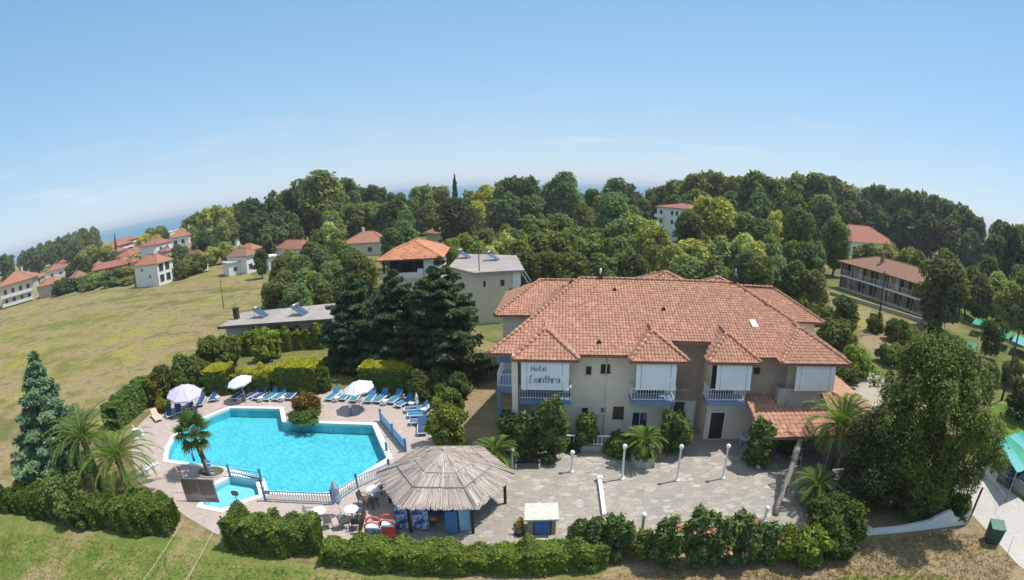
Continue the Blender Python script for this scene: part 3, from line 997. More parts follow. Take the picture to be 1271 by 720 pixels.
def unit_crown(kind, var, n, leaf, mat, seed, asp=1.0):
    key = (kind, var, n, asp)
    if key in CROWNS:
        return CROWNS[key]
    rg = np.random.default_rng(seed + var * 17 + int(asp * 100))
    bl = crown_blobs(rg, kind, 30 if n > 6000 else 24, asp)
    p, d = on_blobs(rg, bl, n)
    k = n // 14                      # stray sprigs beyond the outline
    j = rg.integers(0, n, k)
    p[:k] = p[j] + d[j] / (np.linalg.norm(d[j], axis=1, keepdims=True)) * rg.uniform(.01, .06, (k, 1))
    me = leaves_mesh('crown', p, d, np.full(n, leaf), mat, seed)
    co = np.zeros(len(me.vertices) * 3, np.float32)
    me.vertices.foreach_get('co', co)
    co = co.reshape(-1, 3)
    z1 = np.quantile(co[:, 2], .997)
    co[:, 2] = np.maximum(co[:, 2] / z1, .015)
    me.vertices.foreach_set('co', co.ravel())
    me.update()
    CROWNS[key] = me
    return me

def unit_conifer(kind, var, n, leaf, mat, seed):
    """whorls of drooping boughs; radius 0.5 at the foot, height 1"""
    key = (kind, var, n)
    if key in CROWNS:
        return CROWNS[key]
    rg = np.random.default_rng(seed + var * 31)
    pts, nrm = [], []
    lev = {'spruce': 17, 'cedar': 13, 'spire': 16}[kind]
    for L in range(lev):
        f = L / (lev - 1)
        z0 = 0.05 + .93 * f ** (0.92)
        if kind == 'spruce':
            R0 = .5 * (1 - f) ** .85 + .015
        elif kind == 'cedar':
            R0 = .5 * (1 - f) ** .6 * (0.8 + .35 * rg.random()) + .02
        else:
            R0 = .5 * (1 - f) ** .7 + .03
        nbr = max(5, int((11 if kind == 'spruce' else 10) * (R0 / .5 + .25)))
        for b in range(nbr):
            a = 2 * math.pi * (b + rg.random() * .9) / nbr + L
            ln = R0 * (rg.uniform(.62, 1.2) if kind == 'cedar' else rg.uniform(.72, 1.1) if kind != 'spruce' else rg.uniform(.6, 1.18))
            m = max(8, int(n / lev / nbr * (R0 / .3 + .3)))
            s = rg.uniform(.12, 1, m) ** .75
            wd = .16 * ln * (1.1 - s) + .018
            droop = (-.05 if kind != 'cedar' else .015) * s ** 1.4 * (ln / .5)
            off = rg.normal(size=m) * wd
            x = math.cos(a) * ln * s - math.sin(a) * off
            y = math.sin(a) * ln * s + math.cos(a) * off
            z = z0 + droop + rg.normal(size=m) * .008 - np.abs(off) * .25 + (.02 * s if kind == 'cedar' else 0)
            pts.append(np.stack([x, y, z], 1))
            nv = np.tile([[math.cos(a) * .35, math.sin(a) * .35, .8]], (m, 1))
            nrm.append(nv)
    p, d = np.concatenate(pts), np.concatenate(nrm)
    me = leaves_mesh('crown', p, d, np.full(len(p), leaf), mat, seed, 2.2, flat=.45)
    CROWNS[key] = me
    return me

def trunk_mesh(h, r, seed, limbs=5, spread=.35, lean=0.0):
    rg = random.Random(seed)
    mb = MB()
    pts, rr = [], []
    for i in range(6):
        f = i / 5
        pts.append((lean * f * f + rg.uniform(-.02, .02), rg.uniform(-.02, .02), h * f)); rr.append(r * (1.25 - .75 * f) if i else r * 1.5)
    mb.tube(pts, rr, 8)
    for i in range(limbs):
        f = rg.uniform(.45, .9)
        a = rg.uniform(0, 6.28)
        b0 = Vector((lean * f * f, 0, h * f))
        e = b0 + Vector((math.cos(a) * spread, math.sin(a) * spread, h * rg.uniform(.25, .5)))
        mb.tube([b0, b0.lerp(e, .5) + Vector((0, 0, .04)), e], [r * .5, r * .35, r * .15], 6)
    me = bpy.data.meshes.new('trunk')
    me.from_pydata(mb.v, [], mb.f)
    me.materials.append(BARK)
    me.polygons.foreach_set('use_smooth', [True] * len(mb.f))
    me.update()
    return me
TRUNK = trunk_mesh(0.62, 0.028, 2, 7, .2)

NTREE = [0]
def tree(name, label, p, W, Ht, kind, tint=(1, 1, 1), group=None, cat='tree', n=5000, leaf=.055, var=None, base_z=0.0, lowc=None):
    """a tree standing at p: trunk and crown, W wide and Ht tall"""
    NTREE[0] += 1
    var = NTREE[0] % 4 if var is None else var
    rg = random.Random(NTREE[0])
    t = thing(name, label, cat, (p[0], p[1], base_z), rg.uniform(0, 6.28), group)
    t.scale = (W, W, Ht)
    if kind in ('spruce', 'cedar', 'spire'):
        me = unit_conifer(kind, var % 2, n, leaf, LEAFD, 11)
    else:
        asp = min((.7, 1.0, 1.4, 1.9, 2.5), key=lambda q: abs(math.log(q * W / Ht)))
        me = unit_crown('bush' if kind == 'bush' else 'round', var, int(n * (.55 + .45 * asp)), leaf, LEAF, 5, asp)
    c = link('crown', me, t)
    v = rg.uniform(.75, 1.4)
    hs = rg.uniform(.88, 1.14)
    c.color = (tint[0] * v * hs, tint[1] * v, tint[2] * v / hs, 1)
    if kind != 'bush':
        link('trunk', TRUNK, t)
    return t

SLOPE = LENS_F
def px_w(wpx, u, v, D):
    """metres across for wpx pixels about (u, v) at horizontal distance D"""
    a, b = ptop(u - wpx / 2, v, D), ptop(u + wpx / 2, v, D)
    return (a - b).length

def ttop(u, v, D, wpx, kind='round', tint=(1, 1, 1), label='', group=None, name='tree', n=5000, leaf=.055, cat='tree', **k):
    """a tree whose top shows at (u, v) and that stands D metres off"""
    if u > 1030 and D > 145: D *= 1.36
    q = ptop(u, v, D)
    return tree(name, label, q, px_w(wpx * 1.1, u, v + 10, D), max(q.z, 1.0), kind, tint, group, cat, n, leaf, **k)

def plant(u, v, vt, wpx, kind='bush', tint=(1, 1, 1), label='', group=None, name='shrub', n=3000, leaf=.09, cat='shrub', **k):
    """a plant whose foot shows at (u, v) and top at (u, vt)"""
    p = at(u, v)
    h = hgt(p, u, vt)
    D = math.hypot(p.x, p.y)
    return tree(name, label, p, px_w(wpx, u, v - 4, D), max(h, .4), kind, tint, group, cat, n, leaf, **k)

# ---------------------------------------------------------------- far trees
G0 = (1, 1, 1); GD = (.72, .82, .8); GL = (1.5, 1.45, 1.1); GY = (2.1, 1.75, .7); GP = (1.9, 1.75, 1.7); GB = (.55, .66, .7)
ORD = 'first second third fourth fifth sixth seventh eighth ninth tenth eleventh twelfth thirteenth fourteenth fifteenth sixteenth seventeenth'.split()
def tone(t):
    r, g, b = t
    if r > 1.9 and b < 1: return 'yellowish'
    if b > 1.15 and r > 1.2: return 'silvery'
    if r > 1.2: return 'pale green'
    if r < .6: return 'very dark'
    if r < .85: return 'dark green'
    return 'mid green'
def row(lst, label, group, name='broadleaf_tree', n=3200, leaf=.07):
    """trees of one stand; each is named by its tone and its place counted from the left"""
    order = sorted(range(len(lst)), key=lambda i: lst[i][0])
    what = {'pine_tree': 'pine', 'olive_tree': 'olive tree'}.get(name, 'tree')
    for i, (u, v, D, wpx, kind, tint) in enumerate(lst):
        k = order.index(i)
        q = 'leftmost' if k == 0 else 'rightmost' if k == len(lst) - 1 else ORD[k] + ' from left'
        lb = '%s %s, %s of the %s' % (tone(tint), what, q, group)
        if len(lb.split()) > 16: lb = '%s, %s of %s' % (what, q, group)
        ttop(u, v, D, wpx, kind, tint, lb, group, name, n, leaf)
# pine wood at the far left, standing against the sea
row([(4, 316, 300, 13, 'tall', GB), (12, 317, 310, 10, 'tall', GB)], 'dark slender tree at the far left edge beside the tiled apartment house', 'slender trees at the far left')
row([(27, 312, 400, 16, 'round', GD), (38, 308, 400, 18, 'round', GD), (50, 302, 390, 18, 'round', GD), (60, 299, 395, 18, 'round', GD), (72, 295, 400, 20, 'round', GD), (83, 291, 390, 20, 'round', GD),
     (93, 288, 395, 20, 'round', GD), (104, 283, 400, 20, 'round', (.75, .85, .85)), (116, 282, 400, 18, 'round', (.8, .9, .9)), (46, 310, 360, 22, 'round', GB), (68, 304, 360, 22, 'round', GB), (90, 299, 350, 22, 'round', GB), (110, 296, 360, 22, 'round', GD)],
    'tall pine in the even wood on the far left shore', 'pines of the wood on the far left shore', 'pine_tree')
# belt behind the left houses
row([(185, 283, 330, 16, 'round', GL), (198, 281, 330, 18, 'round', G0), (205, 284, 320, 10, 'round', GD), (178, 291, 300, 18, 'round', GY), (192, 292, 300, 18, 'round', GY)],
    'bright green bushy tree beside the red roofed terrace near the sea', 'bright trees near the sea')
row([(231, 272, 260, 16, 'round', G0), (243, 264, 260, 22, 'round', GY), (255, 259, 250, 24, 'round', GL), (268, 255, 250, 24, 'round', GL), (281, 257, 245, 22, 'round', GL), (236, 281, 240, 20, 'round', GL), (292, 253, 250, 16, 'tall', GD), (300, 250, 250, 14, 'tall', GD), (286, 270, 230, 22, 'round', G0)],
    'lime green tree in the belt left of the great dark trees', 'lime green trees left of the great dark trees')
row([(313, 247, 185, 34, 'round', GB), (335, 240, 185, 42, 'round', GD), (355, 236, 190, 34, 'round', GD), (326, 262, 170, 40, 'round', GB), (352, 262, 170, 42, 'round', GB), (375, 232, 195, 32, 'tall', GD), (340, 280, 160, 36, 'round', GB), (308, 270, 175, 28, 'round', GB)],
    'great dark tree in the shaded grove left of centre', 'great dark trees of the shaded grove')
ttop(398, 213, 180, 62, 'round', (.95, 1.02, .95), 'tallest rounded tree of the skyline left of centre', None, 'broadleaf_tree', 6000, .05)
ttop(380, 222, 186, 44, 'round', GD, 'dark tree leaning against the left side of the tallest skyline tree', None, 'broadleaf_tree', 4000, .06)
ttop(431, 221, 190, 30, 'tall', (.7, .8, .85), 'narrow blue green tree just right of the tallest skyline tree', None, 'broadleaf_tree', 4000, .06)
row([(448, 233, 215, 22, 'round', GD), (461, 230, 215, 24, 'tall', GD), (474, 233, 220, 18, 'round', GD), (486, 239, 220, 16, 'tall', (.8, .9, .95)), (497, 239, 215, 16, 'round', G0), (440, 243, 200, 22, 'round', G0), (502, 252, 190, 22, 'round', GL)],
    'dark bluish tree on the skyline left of the spire shaped fir', 'bluish skyline trees left of the fir')
row([(418, 252, 165, 30, 'round', G0), (432, 254, 160, 28, 'round', (1.2, 1.25, 1)), (448, 254, 158, 28, 'round', (1.2, 1.25, 1)), (463, 251, 158, 26, 'round', (1.25, 1.3, 1)), (478, 252, 156, 26, 'round', (1.1, 1.2, 1)), (410, 262, 150, 26, 'round', G0)],
    'even green tree of the planted row below the skyline', 'planted row below the skyline')
row([(490, 247, 145, 28, 'round', GD), (503, 262, 140, 24, 'round', GD)], 'dark rounded tree at the right end of the planted row', 'dark trees ending the planted row')
row([(516, 232, 210, 20, 'round', GL), (528, 230, 210, 20, 'tall', GL), (540, 232, 215, 18, 'round', GD), (549, 231, 210, 18, 'tall', (1.2, 1.2, .9)), (512, 246, 190, 20, 'round', G0), (535, 248, 185, 28, 'round', G0), (522, 258, 180, 20, 'round', GD)],
    'mid green tree on the skyline right before the spire shaped fir', 'green skyline trees before the fir')
ttop(564, 217, 200, 13, 'spire', (1, 1.1, 1.2), 'dark spire shaped fir standing out of the skyline', None, 'fir_tree', 3000, .05)
ttop(565, 246, 135, 48, 'round', (.4, .43, .5), 'dark grey rounded tree below the spire shaped fir', None, 'broadleaf_tree', 6000, .05)
ttop(604, 230, 205, 40, 'round', (2.2, 1.9, .6), 'yellow green spreading tree on the skyline', None, 'broadleaf_tree', 5000, .055)
ttop(592, 249, 180, 22, 'round', (2.6, 2.2, .6), 'small bright yellow tree below the yellow green skyline tree', None, 'broadleaf_tree', 3000, .07)
ttop(583, 237, 210, 20, 'round', (.8, 1.1, 1.0), 'small bluish tree between the fir and the yellow green tree', None, 'broadleaf_tree', 3000, .07)
row([(624, 224, 190, 26, 'round', G0), (640, 220, 185, 34, 'round', GD), (656, 220, 185, 32, 'round', (.8, .9, .85)), (634, 240, 170, 36, 'round', GD), (660, 243, 170, 34, 'round', GD), (615, 248, 175, 24, 'round', G0)],
    'full dark green tree in the skyline clump above the white block', 'skyline clump above the white block')
ttop(696, 214, 175, 52, 'round', (.85, 1, .95), 'great round tree standing highest over the middle of the skyline', None, 'broadleaf_tree', 6000, .05)
row([(735, 235, 195, 26, 'round', GD), (722, 240, 195, 20, 'round', G0), (746, 243, 180, 24, 'round', GL), (778, 228, 190, 20, 'tall', GD), (790, 238, 190, 22, 'round', G0), (800, 247, 180, 18, 'round', GD), (725, 252, 170, 26, 'round', G0), (785, 255, 170, 30, 'round', G0)],
    'green tree on the skyline between the two great round trees', 'skyline trees between the great round trees')
ttop(764, 221, 185, 34, 'round', (.7, .85, .8), 'dark domed tree rising behind the grey green rounded tree', None, 'broadleaf_tree', 5000, .055)
ttop(761, 240, 130, 42, 'round', (.8, .9, .9), 'grey green rounded tree in front of the dark domed tree', None, 'broadleaf_tree', 6000, .05)
row([(812, 234, 200, 26, 'round', G0), (828, 228, 200, 32, 'round', GL), (845, 224, 200, 34, 'round', GL), (862, 217, 195, 34, 'round', G0), (880, 213, 195, 36, 'round', G0), (897, 216, 195, 32, 'round', GL), (915, 219, 190, 28, 'round', GL), (868, 236, 180, 40, 'round', GD), (905, 238, 175, 40, 'round', GD), (838, 242, 190, 34, 'round', G0)],
    'leafy tree of the wooded ridge behind the white block with red roof', 'trees of the ridge behind the white block')
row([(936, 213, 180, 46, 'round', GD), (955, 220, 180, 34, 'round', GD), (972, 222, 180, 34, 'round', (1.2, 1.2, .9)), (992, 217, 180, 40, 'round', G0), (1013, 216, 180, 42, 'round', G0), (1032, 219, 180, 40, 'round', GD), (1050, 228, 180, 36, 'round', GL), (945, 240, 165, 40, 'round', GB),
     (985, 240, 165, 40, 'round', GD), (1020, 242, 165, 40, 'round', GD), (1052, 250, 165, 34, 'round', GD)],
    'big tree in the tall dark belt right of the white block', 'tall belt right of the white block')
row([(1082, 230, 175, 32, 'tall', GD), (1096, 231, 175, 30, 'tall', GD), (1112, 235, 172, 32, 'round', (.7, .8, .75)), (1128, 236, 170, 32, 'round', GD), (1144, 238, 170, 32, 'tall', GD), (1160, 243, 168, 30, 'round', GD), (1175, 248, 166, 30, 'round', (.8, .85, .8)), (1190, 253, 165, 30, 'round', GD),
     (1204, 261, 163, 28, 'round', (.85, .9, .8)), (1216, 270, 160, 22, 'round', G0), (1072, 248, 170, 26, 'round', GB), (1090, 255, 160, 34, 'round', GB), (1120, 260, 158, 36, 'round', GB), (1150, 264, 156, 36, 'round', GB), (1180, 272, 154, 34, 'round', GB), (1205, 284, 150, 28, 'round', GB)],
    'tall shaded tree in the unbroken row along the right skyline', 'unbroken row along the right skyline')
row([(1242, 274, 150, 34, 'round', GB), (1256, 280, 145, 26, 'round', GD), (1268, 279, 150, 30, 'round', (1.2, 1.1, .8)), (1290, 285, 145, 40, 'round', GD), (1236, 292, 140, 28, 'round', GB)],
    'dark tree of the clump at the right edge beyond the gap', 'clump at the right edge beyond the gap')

# ---------------------------------------------------------------- middle distance
row([(664, 268, 118, 44, 'round', (.9, 1, .8)), (690, 266, 122, 40, 'round', (1.0, 1.1, .8)), (716, 281, 115, 44, 'round', (.9, 1, .8)), (742, 283, 112, 40, 'round', (.85, .95, .8)), (768, 272, 112, 44, 'round', G0), (640, 285, 100, 40, 'round', (.9, 1, .8)), (668, 290, 96, 48, 'round', (.85, .95, .75)),
     (700, 288, 96, 48, 'round', (1, 1.1, .8)), (730, 292, 94, 48, 'round', (.85, .95, .75)), (762, 294, 94, 46, 'round', (.85, .95, .75)), (680, 312, 84, 44, 'round', (.7, .8, .7)), (715, 314, 82, 46, 'round', (.75, .85, .7)), (752, 316, 82, 46, 'round', (.7, .8, .7)), (650, 312, 84, 40, 'round', (.7, .8, .7)), (785, 314, 82, 42, 'round', (.75, .85, .75))],
    'bushy green tree of the thicket straight behind the hotel roof', 'thicket straight behind the hotel roof', n=5000, leaf=.055)
row([(790, 268, 115, 44, 'round', GL), (806, 274, 108, 36, 'round', GL), (818, 282, 100, 36, 'round', GL)], 'paler green tree at the right of the thicket below the white block', 'paler trees below the white block', n=5000, leaf=.055)
ttop(886, 246, 120, 66, 'round', (1.35, 1.25, .8), 'broad olive green tree right of the white block with red roof', None, 'broadleaf_tree', 7000, .048)
ttop(856, 262, 112, 34, 'round', GB, 'small dark tree at the foot of the white block', None, 'broadleaf_tree', 5000, .055)
row([(838, 304, 84, 42, 'round', GP), (862, 298, 86, 46, 'round', GP), (892, 294, 88, 44, 'round', GP), (920, 290, 88, 42, 'round', GP), (936, 300, 84, 36, 'round', (1.5, 1.4, 1.3)), (850, 318, 76, 44, 'round', (1.5, 1.4, 1.2)), (885, 318, 76, 46, 'round', (1.3, 1.25, 1.1))],
    'silvery olive tree of the pale grove behind the right end of the hotel', 'pale grove behind the hotel', 'olive_tree', 5000, .055)
row([(930, 312, 78, 32, 'round', GB), (946, 318, 76, 34, 'round', GD)], 'dark rounded bush tree at the right of the pale olive grove', 'dark bush trees right of the pale grove', n=5000, leaf=.055)
row([(925, 264, 118, 34, 'round', G0), (945, 272, 115, 34, 'round', (1.2, 1.2, .9)), (962, 262, 130, 20, 'round', GP), (960, 292, 100, 36, 'round', G0), (985, 300, 95, 38, 'round', (.9, 1, .8)), (1004, 302, 95, 30, 'round', GD), (965, 318, 85, 38, 'round', G0), (992, 324, 84, 36, 'round', GD), (1012, 336, 84, 28, 'round', G0), (1014, 300, 120, 26, 'round', GD)],
    'garden tree in the green hollow left of the long balconied house', 'garden trees left of the long balconied house', n=5000, leaf=.055)
ttop(992, 258, 118, 36, 'tall', (.75, .85, .7), 'dark oval tree standing alone left of the red hipped roof', None, 'broadleaf_tree', 6000, .05)
ttop(1039, 271, 126, 34, 'tall', (1.05, 1.25, .75), 'bright green oval tree touching the red hipped roof', None, 'broadleaf_tree', 6000, .05)
row([(1080, 302, 128, 30, 'round', G0), (1104, 303, 128, 34, 'round', (1.3, 1.2, .8)), (1125, 307, 124, 30, 'round', G0), (1066, 305, 132, 20, 'round', G0), (1142, 312, 118, 24, 'round', G0)],
    'green tree growing between the red hipped roof and the long balconied house', 'trees behind the long balconied house', n=4000, leaf=.06)
ttop(1178, 313, 88, 60, 'tall', (.55, .62, .55), 'big dark tree hiding the right end of the long balconied house', None, 'broadleaf_tree', 9000, .042)
row([(1205, 330, 110, 30, 'round', GD), (1222, 340, 105, 34, 'round', G0), (1240, 338, 108, 30, 'round', GL), (1255, 350, 100, 30, 'round', GL), (1268, 330, 118, 30, 'round', GD), (1230, 318, 125, 26, 'round', GD), (1282, 352, 100, 34, 'round', G0)],
    'rounded garden tree by the meadow at the right edge', 'garden trees by the right hand meadow', n=4000, leaf=.06)
# left of centre, round the tiled house and the low flat roof
row([(430, 304, 82, 46, 'round', (1.05, 1.15, .85)), (446, 312, 76, 44, 'round', G0), (412, 325, 76, 34, 'round', G0)], 'leafy green tree left of the tiled house with open loft', 'leafy trees left of the tiled house', n=7000, leaf=.048)
row([(352, 338, 76, 40, 'round', G0), (378, 334, 76, 42, 'round', (1.15, 1.2, .9)), (395, 340, 74, 36, 'round', G0), (335, 350, 76, 26, 'round', G0), (365, 352, 70, 40, 'round', GD)], 'bushy green tree behind the low flat roof with solar heaters', 'bushy trees behind the low flat roof', n=6000, leaf=.05)
row([(408, 276, 120, 30, 'round', GP), (395, 285, 120, 26, 'round', GD), (420, 285, 112, 24, 'round', G0), (385, 300, 110, 30, 'round', G0), (360, 310, 105, 30, 'round', G0), (345, 318, 100, 26, 'round', (1.2, 1.1, .9)), (322, 310, 120, 18, 'tall', GD), (372, 318, 98, 34, 'round', GD), (398, 310, 98, 26, 'round', G0)],
    'mixed garden tree among the small houses left of centre', 'garden trees among the small houses left of centre', n=4000, leaf=.06)
row([(497, 275, 112, 38, 'round', GD), (486, 283, 105, 30, 'round', GD)], 'dark spreading tree just left of the tiled house ridge', 'dark trees beside the tiled house ridge', n=5000, leaf=.055)
row([(575, 290, 95, 26, 'round', (1.6, 1.6, .8)), (592, 300, 92, 28, 'round', (1.5, 1.5, .9)), (560, 296, 90, 22, 'round', (1.3, 1.4, .8)), (625, 290, 95, 36, 'round', GP), (645, 298, 90, 30, 'round', GL), (608, 306, 84, 28, 'round', GP), (600, 285, 120, 30, 'round', G0), (630, 278, 130, 26, 'round', G0)],
    'light green shrubby tree behind the flat roofed house', 'light shrubby trees behind the flat roofed house', n=4000, leaf=.06)
row([(272, 281, 200, 18, 'round', GD), (250, 288, 190, 22, 'round', GD), (280, 300, 165, 22, 'round', GL), (296, 305, 160, 20, 'round', GL), (262, 306, 165, 20, 'round', GL)], 'small garden tree beyond the upper corner of the meadow', 'garden trees beyond the meadow corner', n=3000, leaf=.07)
ttop(251, 286, 175, 28, 'round', (.75, .85, .85), 'grey green conical tree right of the orange roofed apartment house', None, 'broadleaf_tree', 4000, .06)
ttop(276, 277, 190, 16, 'tall', GP, 'pale slim tree right of the grey green conical tree', None, 'broadleaf_tree', 3000, .07)
row([(222, 304, 165, 26, 'round', GB), (232, 318, 150, 30, 'round', GD), (245, 314, 152, 26, 'round', G0), (222, 325, 145, 24, 'round', G0)], 'dark bush tree between the white house and the meadow', 'bush trees right of the white house', n=3500, leaf=.065)
ttop(94, 321, 195, 34, 'round', (.5, .55, .5), 'dark round tree by the long red roof', None, 'broadleaf_tree', 5000, .055)
row([(60, 347, 190, 26, 'bush', G0), (80, 345, 180, 26, 'bush', GD), (100, 342, 180, 30, 'bush', G0), (120, 338, 175, 30, 'bush', GL), (140, 334, 175, 30, 'bush', G0), (156, 330, 175, 26, 'bush', GL), (160, 343, 160, 24, 'bush', G0), (110, 350, 172, 26, 'bush', GD), (140, 346, 165, 26, 'bush', GD)],
    'bushy tree of the green edge between the meadow and the left town', 'bushy trees edging the meadow', n=3000, leaf=.07)
row([(110, 305, 260, 24, 'round', GL), (128, 306, 255, 24, 'round', GL), (100, 312, 250, 22, 'round', G0), (145, 311, 245, 20, 'round', G0), (165, 316, 220, 24, 'round', GP), (155, 318, 225, 22, 'round', GP), (175, 313, 230, 16, 'round', GD)],
    'garden tree among the red roofs of the left town', 'garden trees of the left town', n=3000, leaf=.07)
ttop(142, 291, 290, 4, 'spire', (.8, .9, .9), 'thin dark cypress against the sea', None, 'cypress_tree', 2000, .09)
# ================================================================ NEIGHBOURING BUILDINGS
def roof_mat(name, col, dirt):
    """tiled slope seen from afar: rows and columns of tiles as colour and relief"""
    m, t, b = base(name)
    co = coords(t, 'Object')
    br = t.nodes.new('ShaderNodeTexBrick')
    br.inputs['Scale'].default_value = 1.0
    br.inputs['Brick Width'].default_value = 0.3; br.inputs['Row Height'].default_value = 0.34
    br.inputs['Mortar Size'].default_value = 0.035; br.offset = 0
    br.inputs['Color1'].default_value = (*col, 1); br.inputs['Color2'].default_value = (*[c * .8 for c in col], 1)
    br.inputs['Mortar'].default_value = (*[c * .5 for c in col], 1)
    t.links.new(co, br.inputs['Vector'])
    c = mix(t, br.outputs['Color'], dirt, ramp(t, noise(t, co, .5, 6, .7), [(.42, (0, 0, 0)), (.7, (.65, .65, .65))]))
    t.links.new(c, b.inputs['Base Color'])
    b.inputs['Roughness'].default_value = .85
    b.inputs['Specular IOR Level'].default_value = .15
    bump(t, b, br.outputs['Fac'], .4, .04)
    return m
FROOF = roof_mat('far_orange_roof', (0.46, 0.21, 0.13), (0.34, 0.2, 0.145))
FRED = roof_mat('far_red_roof', (0.4, 0.16, 0.115), (0.32, 0.175, 0.13))
FBROWN = roof_mat('far_brown_roof', (0.36, 0.19, 0.13), (0.24, 0.16, 0.12))
CREAM = M('cream_render', (0.62, 0.56, 0.42), .85, .07, .7, .1, dirt=(.48, .42, .32))
WREND = M('white_render', (0.72, 0.71, 0.69), .8, .06, .6, .1, dirt=(.58, .56, .52))
GREYW = M('grey_render', (0.42, 0.42, 0.42), .85, .1, .6, .1, dirt=(.3, .3, .29))
PINKW = M('pink_render', (0.5, 0.36, 0.3), .85, .1, .6, .1)
REDW = M('red_brick_wall', (0.33, 0.12, 0.09), .9, .2, 1.5, .2)
FLATR = M('flat_roof_screed', (0.33, 0.295, 0.27), .9, .2, .5, .2, dirt=(.22, .185, .165))
SOLAR = M('solar_glass', (0.05, 0.09, 0.14), .12, .2, 1, spec=.8)
GCANV = M('green_canopy', (0.03, 0.27, 0.17), .55, .15, 1.5, .1)
TCANV = M('teal_canopy', (0.1, 0.36, 0.34), .5, .12, 1.5, .1)

def frame(a, b):
    d = b - a
    return (d.x ** 2 + d.y ** 2) ** .5, math.atan2(d.y, d.x)

def win(root, x, z, w_, h, y=0.0, mat=None, fr=None, axis='x', sgn=1):
    """a framed window on the wall at depth y (axis 'x': on the front, 'y': on a side wall at x)"""
    mb = MB()
    e = .05
    if axis == 'x':
        for a, b_ in [((x - e, z - e), (x, z + h + e)), ((x + w_, z - e), (x + w_ + e, z + h + e)), ((x, z - e), (x + w_, z)), ((x, z + h), (x + w_, z + h + e))]:
            mb.bbox((a[0], y - .06, a[1]), (b_[0], y - .003, b_[1]))
        f = mb.build('window', fr or WHITE, root)
        mb = MB(); mb.bbox((x, y - .03, z), (x + w_, y - .006, z + h))
    else:
        for a, b_ in [((y - e, z - e), (y, z + h + e)), ((y + w_, z - e), (y + w_ + e, z + h + e)), ((y, z - e), (y + w_, z)), ((y, z + h), (y + w_, z + h + e))]:
            mb.bbox((x + sgn * .003, a[0], a[1]), (x + sgn * .06, b_[0], b_[1]))
        f = mb.build('window', fr or WHITE, root)
        mb = MB(); mb.bbox((x + sgn * .006, y, z), (x + sgn * .03, y + w_, z + h))
    mb.build('pane', mat or GLASS, f)

def hip(mb, w_, d, z, rise, ov=.5, ridge_in=None, tiles=None, y0=0.0, x0=0.0):
    a, b_, c, e = (x0 - ov, y0 - ov, z), (x0 + w_ + ov, y0 - ov, z), (x0 + w_ + ov, y0 + d + ov, z), (x0 - ov, y0 + d + ov, z)
    ri = ridge_in if ridge_in is not None else min(w_, d) / 2 + ov
    if w_ >= d:
        r0, r1 = (x0 - ov + ri, y0 + d / 2, z + rise), (x0 + w_ + ov - ri, y0 + d / 2, z + rise)
        planes = [[a, b_, r1, r0], [b_, c, r1], [c, e, r0, r1], [e, a, r0]]
    else:
        r0, r1 = (x0 + w_ / 2, y0 - ov + ri, z + rise), (x0 + w_ / 2, y0 + d + ov - ri, z + rise)
        planes = [[a, b_, r0], [b_, c, r1, r0], [c, e, r1], [e, a, r0, r1]]
    for p in planes:
        p = [q for i, q in enumerate(p) if Vector(q) != Vector(p[i - 1])]
        if tiles:
            roof_plane(mb, p, tw=tiles, tl=tiles * 1.1)
        else:
            mb.slab(p, .15)
    for q, r in ((a, r0), (b_, r1 if w_ >= d else r0), (c, r1), (e, r0 if w_ >= d else r1), (r0, r1)):
        if (Vector(q) - Vector(r)).length > .1:
            if tiles: ridge(mb, Vector(q) + Vector((0, 0, .05)), Vector(r) + Vector((0, 0, .05)), .11)
            else: mb.tube([Vector(q) + Vector((0, 0, .03)), Vector(r) + Vector((0, 0, .03))], .1, 6)

def house(label, a, b, d, h, rise=2.0, wall=WREND, roof=FROOF, wins=(), side=(), ov=.5, name='house', cat='house', group=None, flat=False, chim=None, balc=(), bands=0):
    """a far house: front wall base from a to b, depth d behind it, eave height h"""
    L, rz = frame(a, b)
    t = thing(name, label, cat, (a.x, a.y, 0), rz, group)
    mb = MB(); mb.bbox((0, 0, 0), (L, d, h)); mb.build('wall', wall, t)
    mb = MB()
    if flat:
        mb.bbox((-.3, -.3, h + .002), (L + .3, d + .3, h + .28))
    else:
        hip(mb, L, d, h + .02, rise, ov)
    rf = mb.build('roof', roof, t)
    if chim:
        mb = MB(); mb.bbox((chim[0] - .3, chim[1] - .3, h + rise * .3), (chim[0] + .3, chim[1] + .3, h + rise + .9)); mb.bbox((chim[0] - .38, chim[1] - .38, h + rise + .902), (chim[0] + .38, chim[1] + .38, h + rise + 1.0))
        mb.build('chimney', WREND, rf)
    for x, z, w_, hh in wins: win(t, x * L, z, w_, hh)
    for y, z, w_, hh, sg in side: win(t, L if sg > 0 else 0, z, w_, hh, y * d, axis='y', sgn=sg)
    for x0, x1, z in balc:
        mb = MB(); mb.bbox((x0 * L, -1.3, z - .15), (x1 * L, -.003, z)); mb.bbox((x0 * L, -1.3, z + .002), (x1 * L, -1.22, z + .9))
        mb.build('balcony', WHITE, t)
    return t

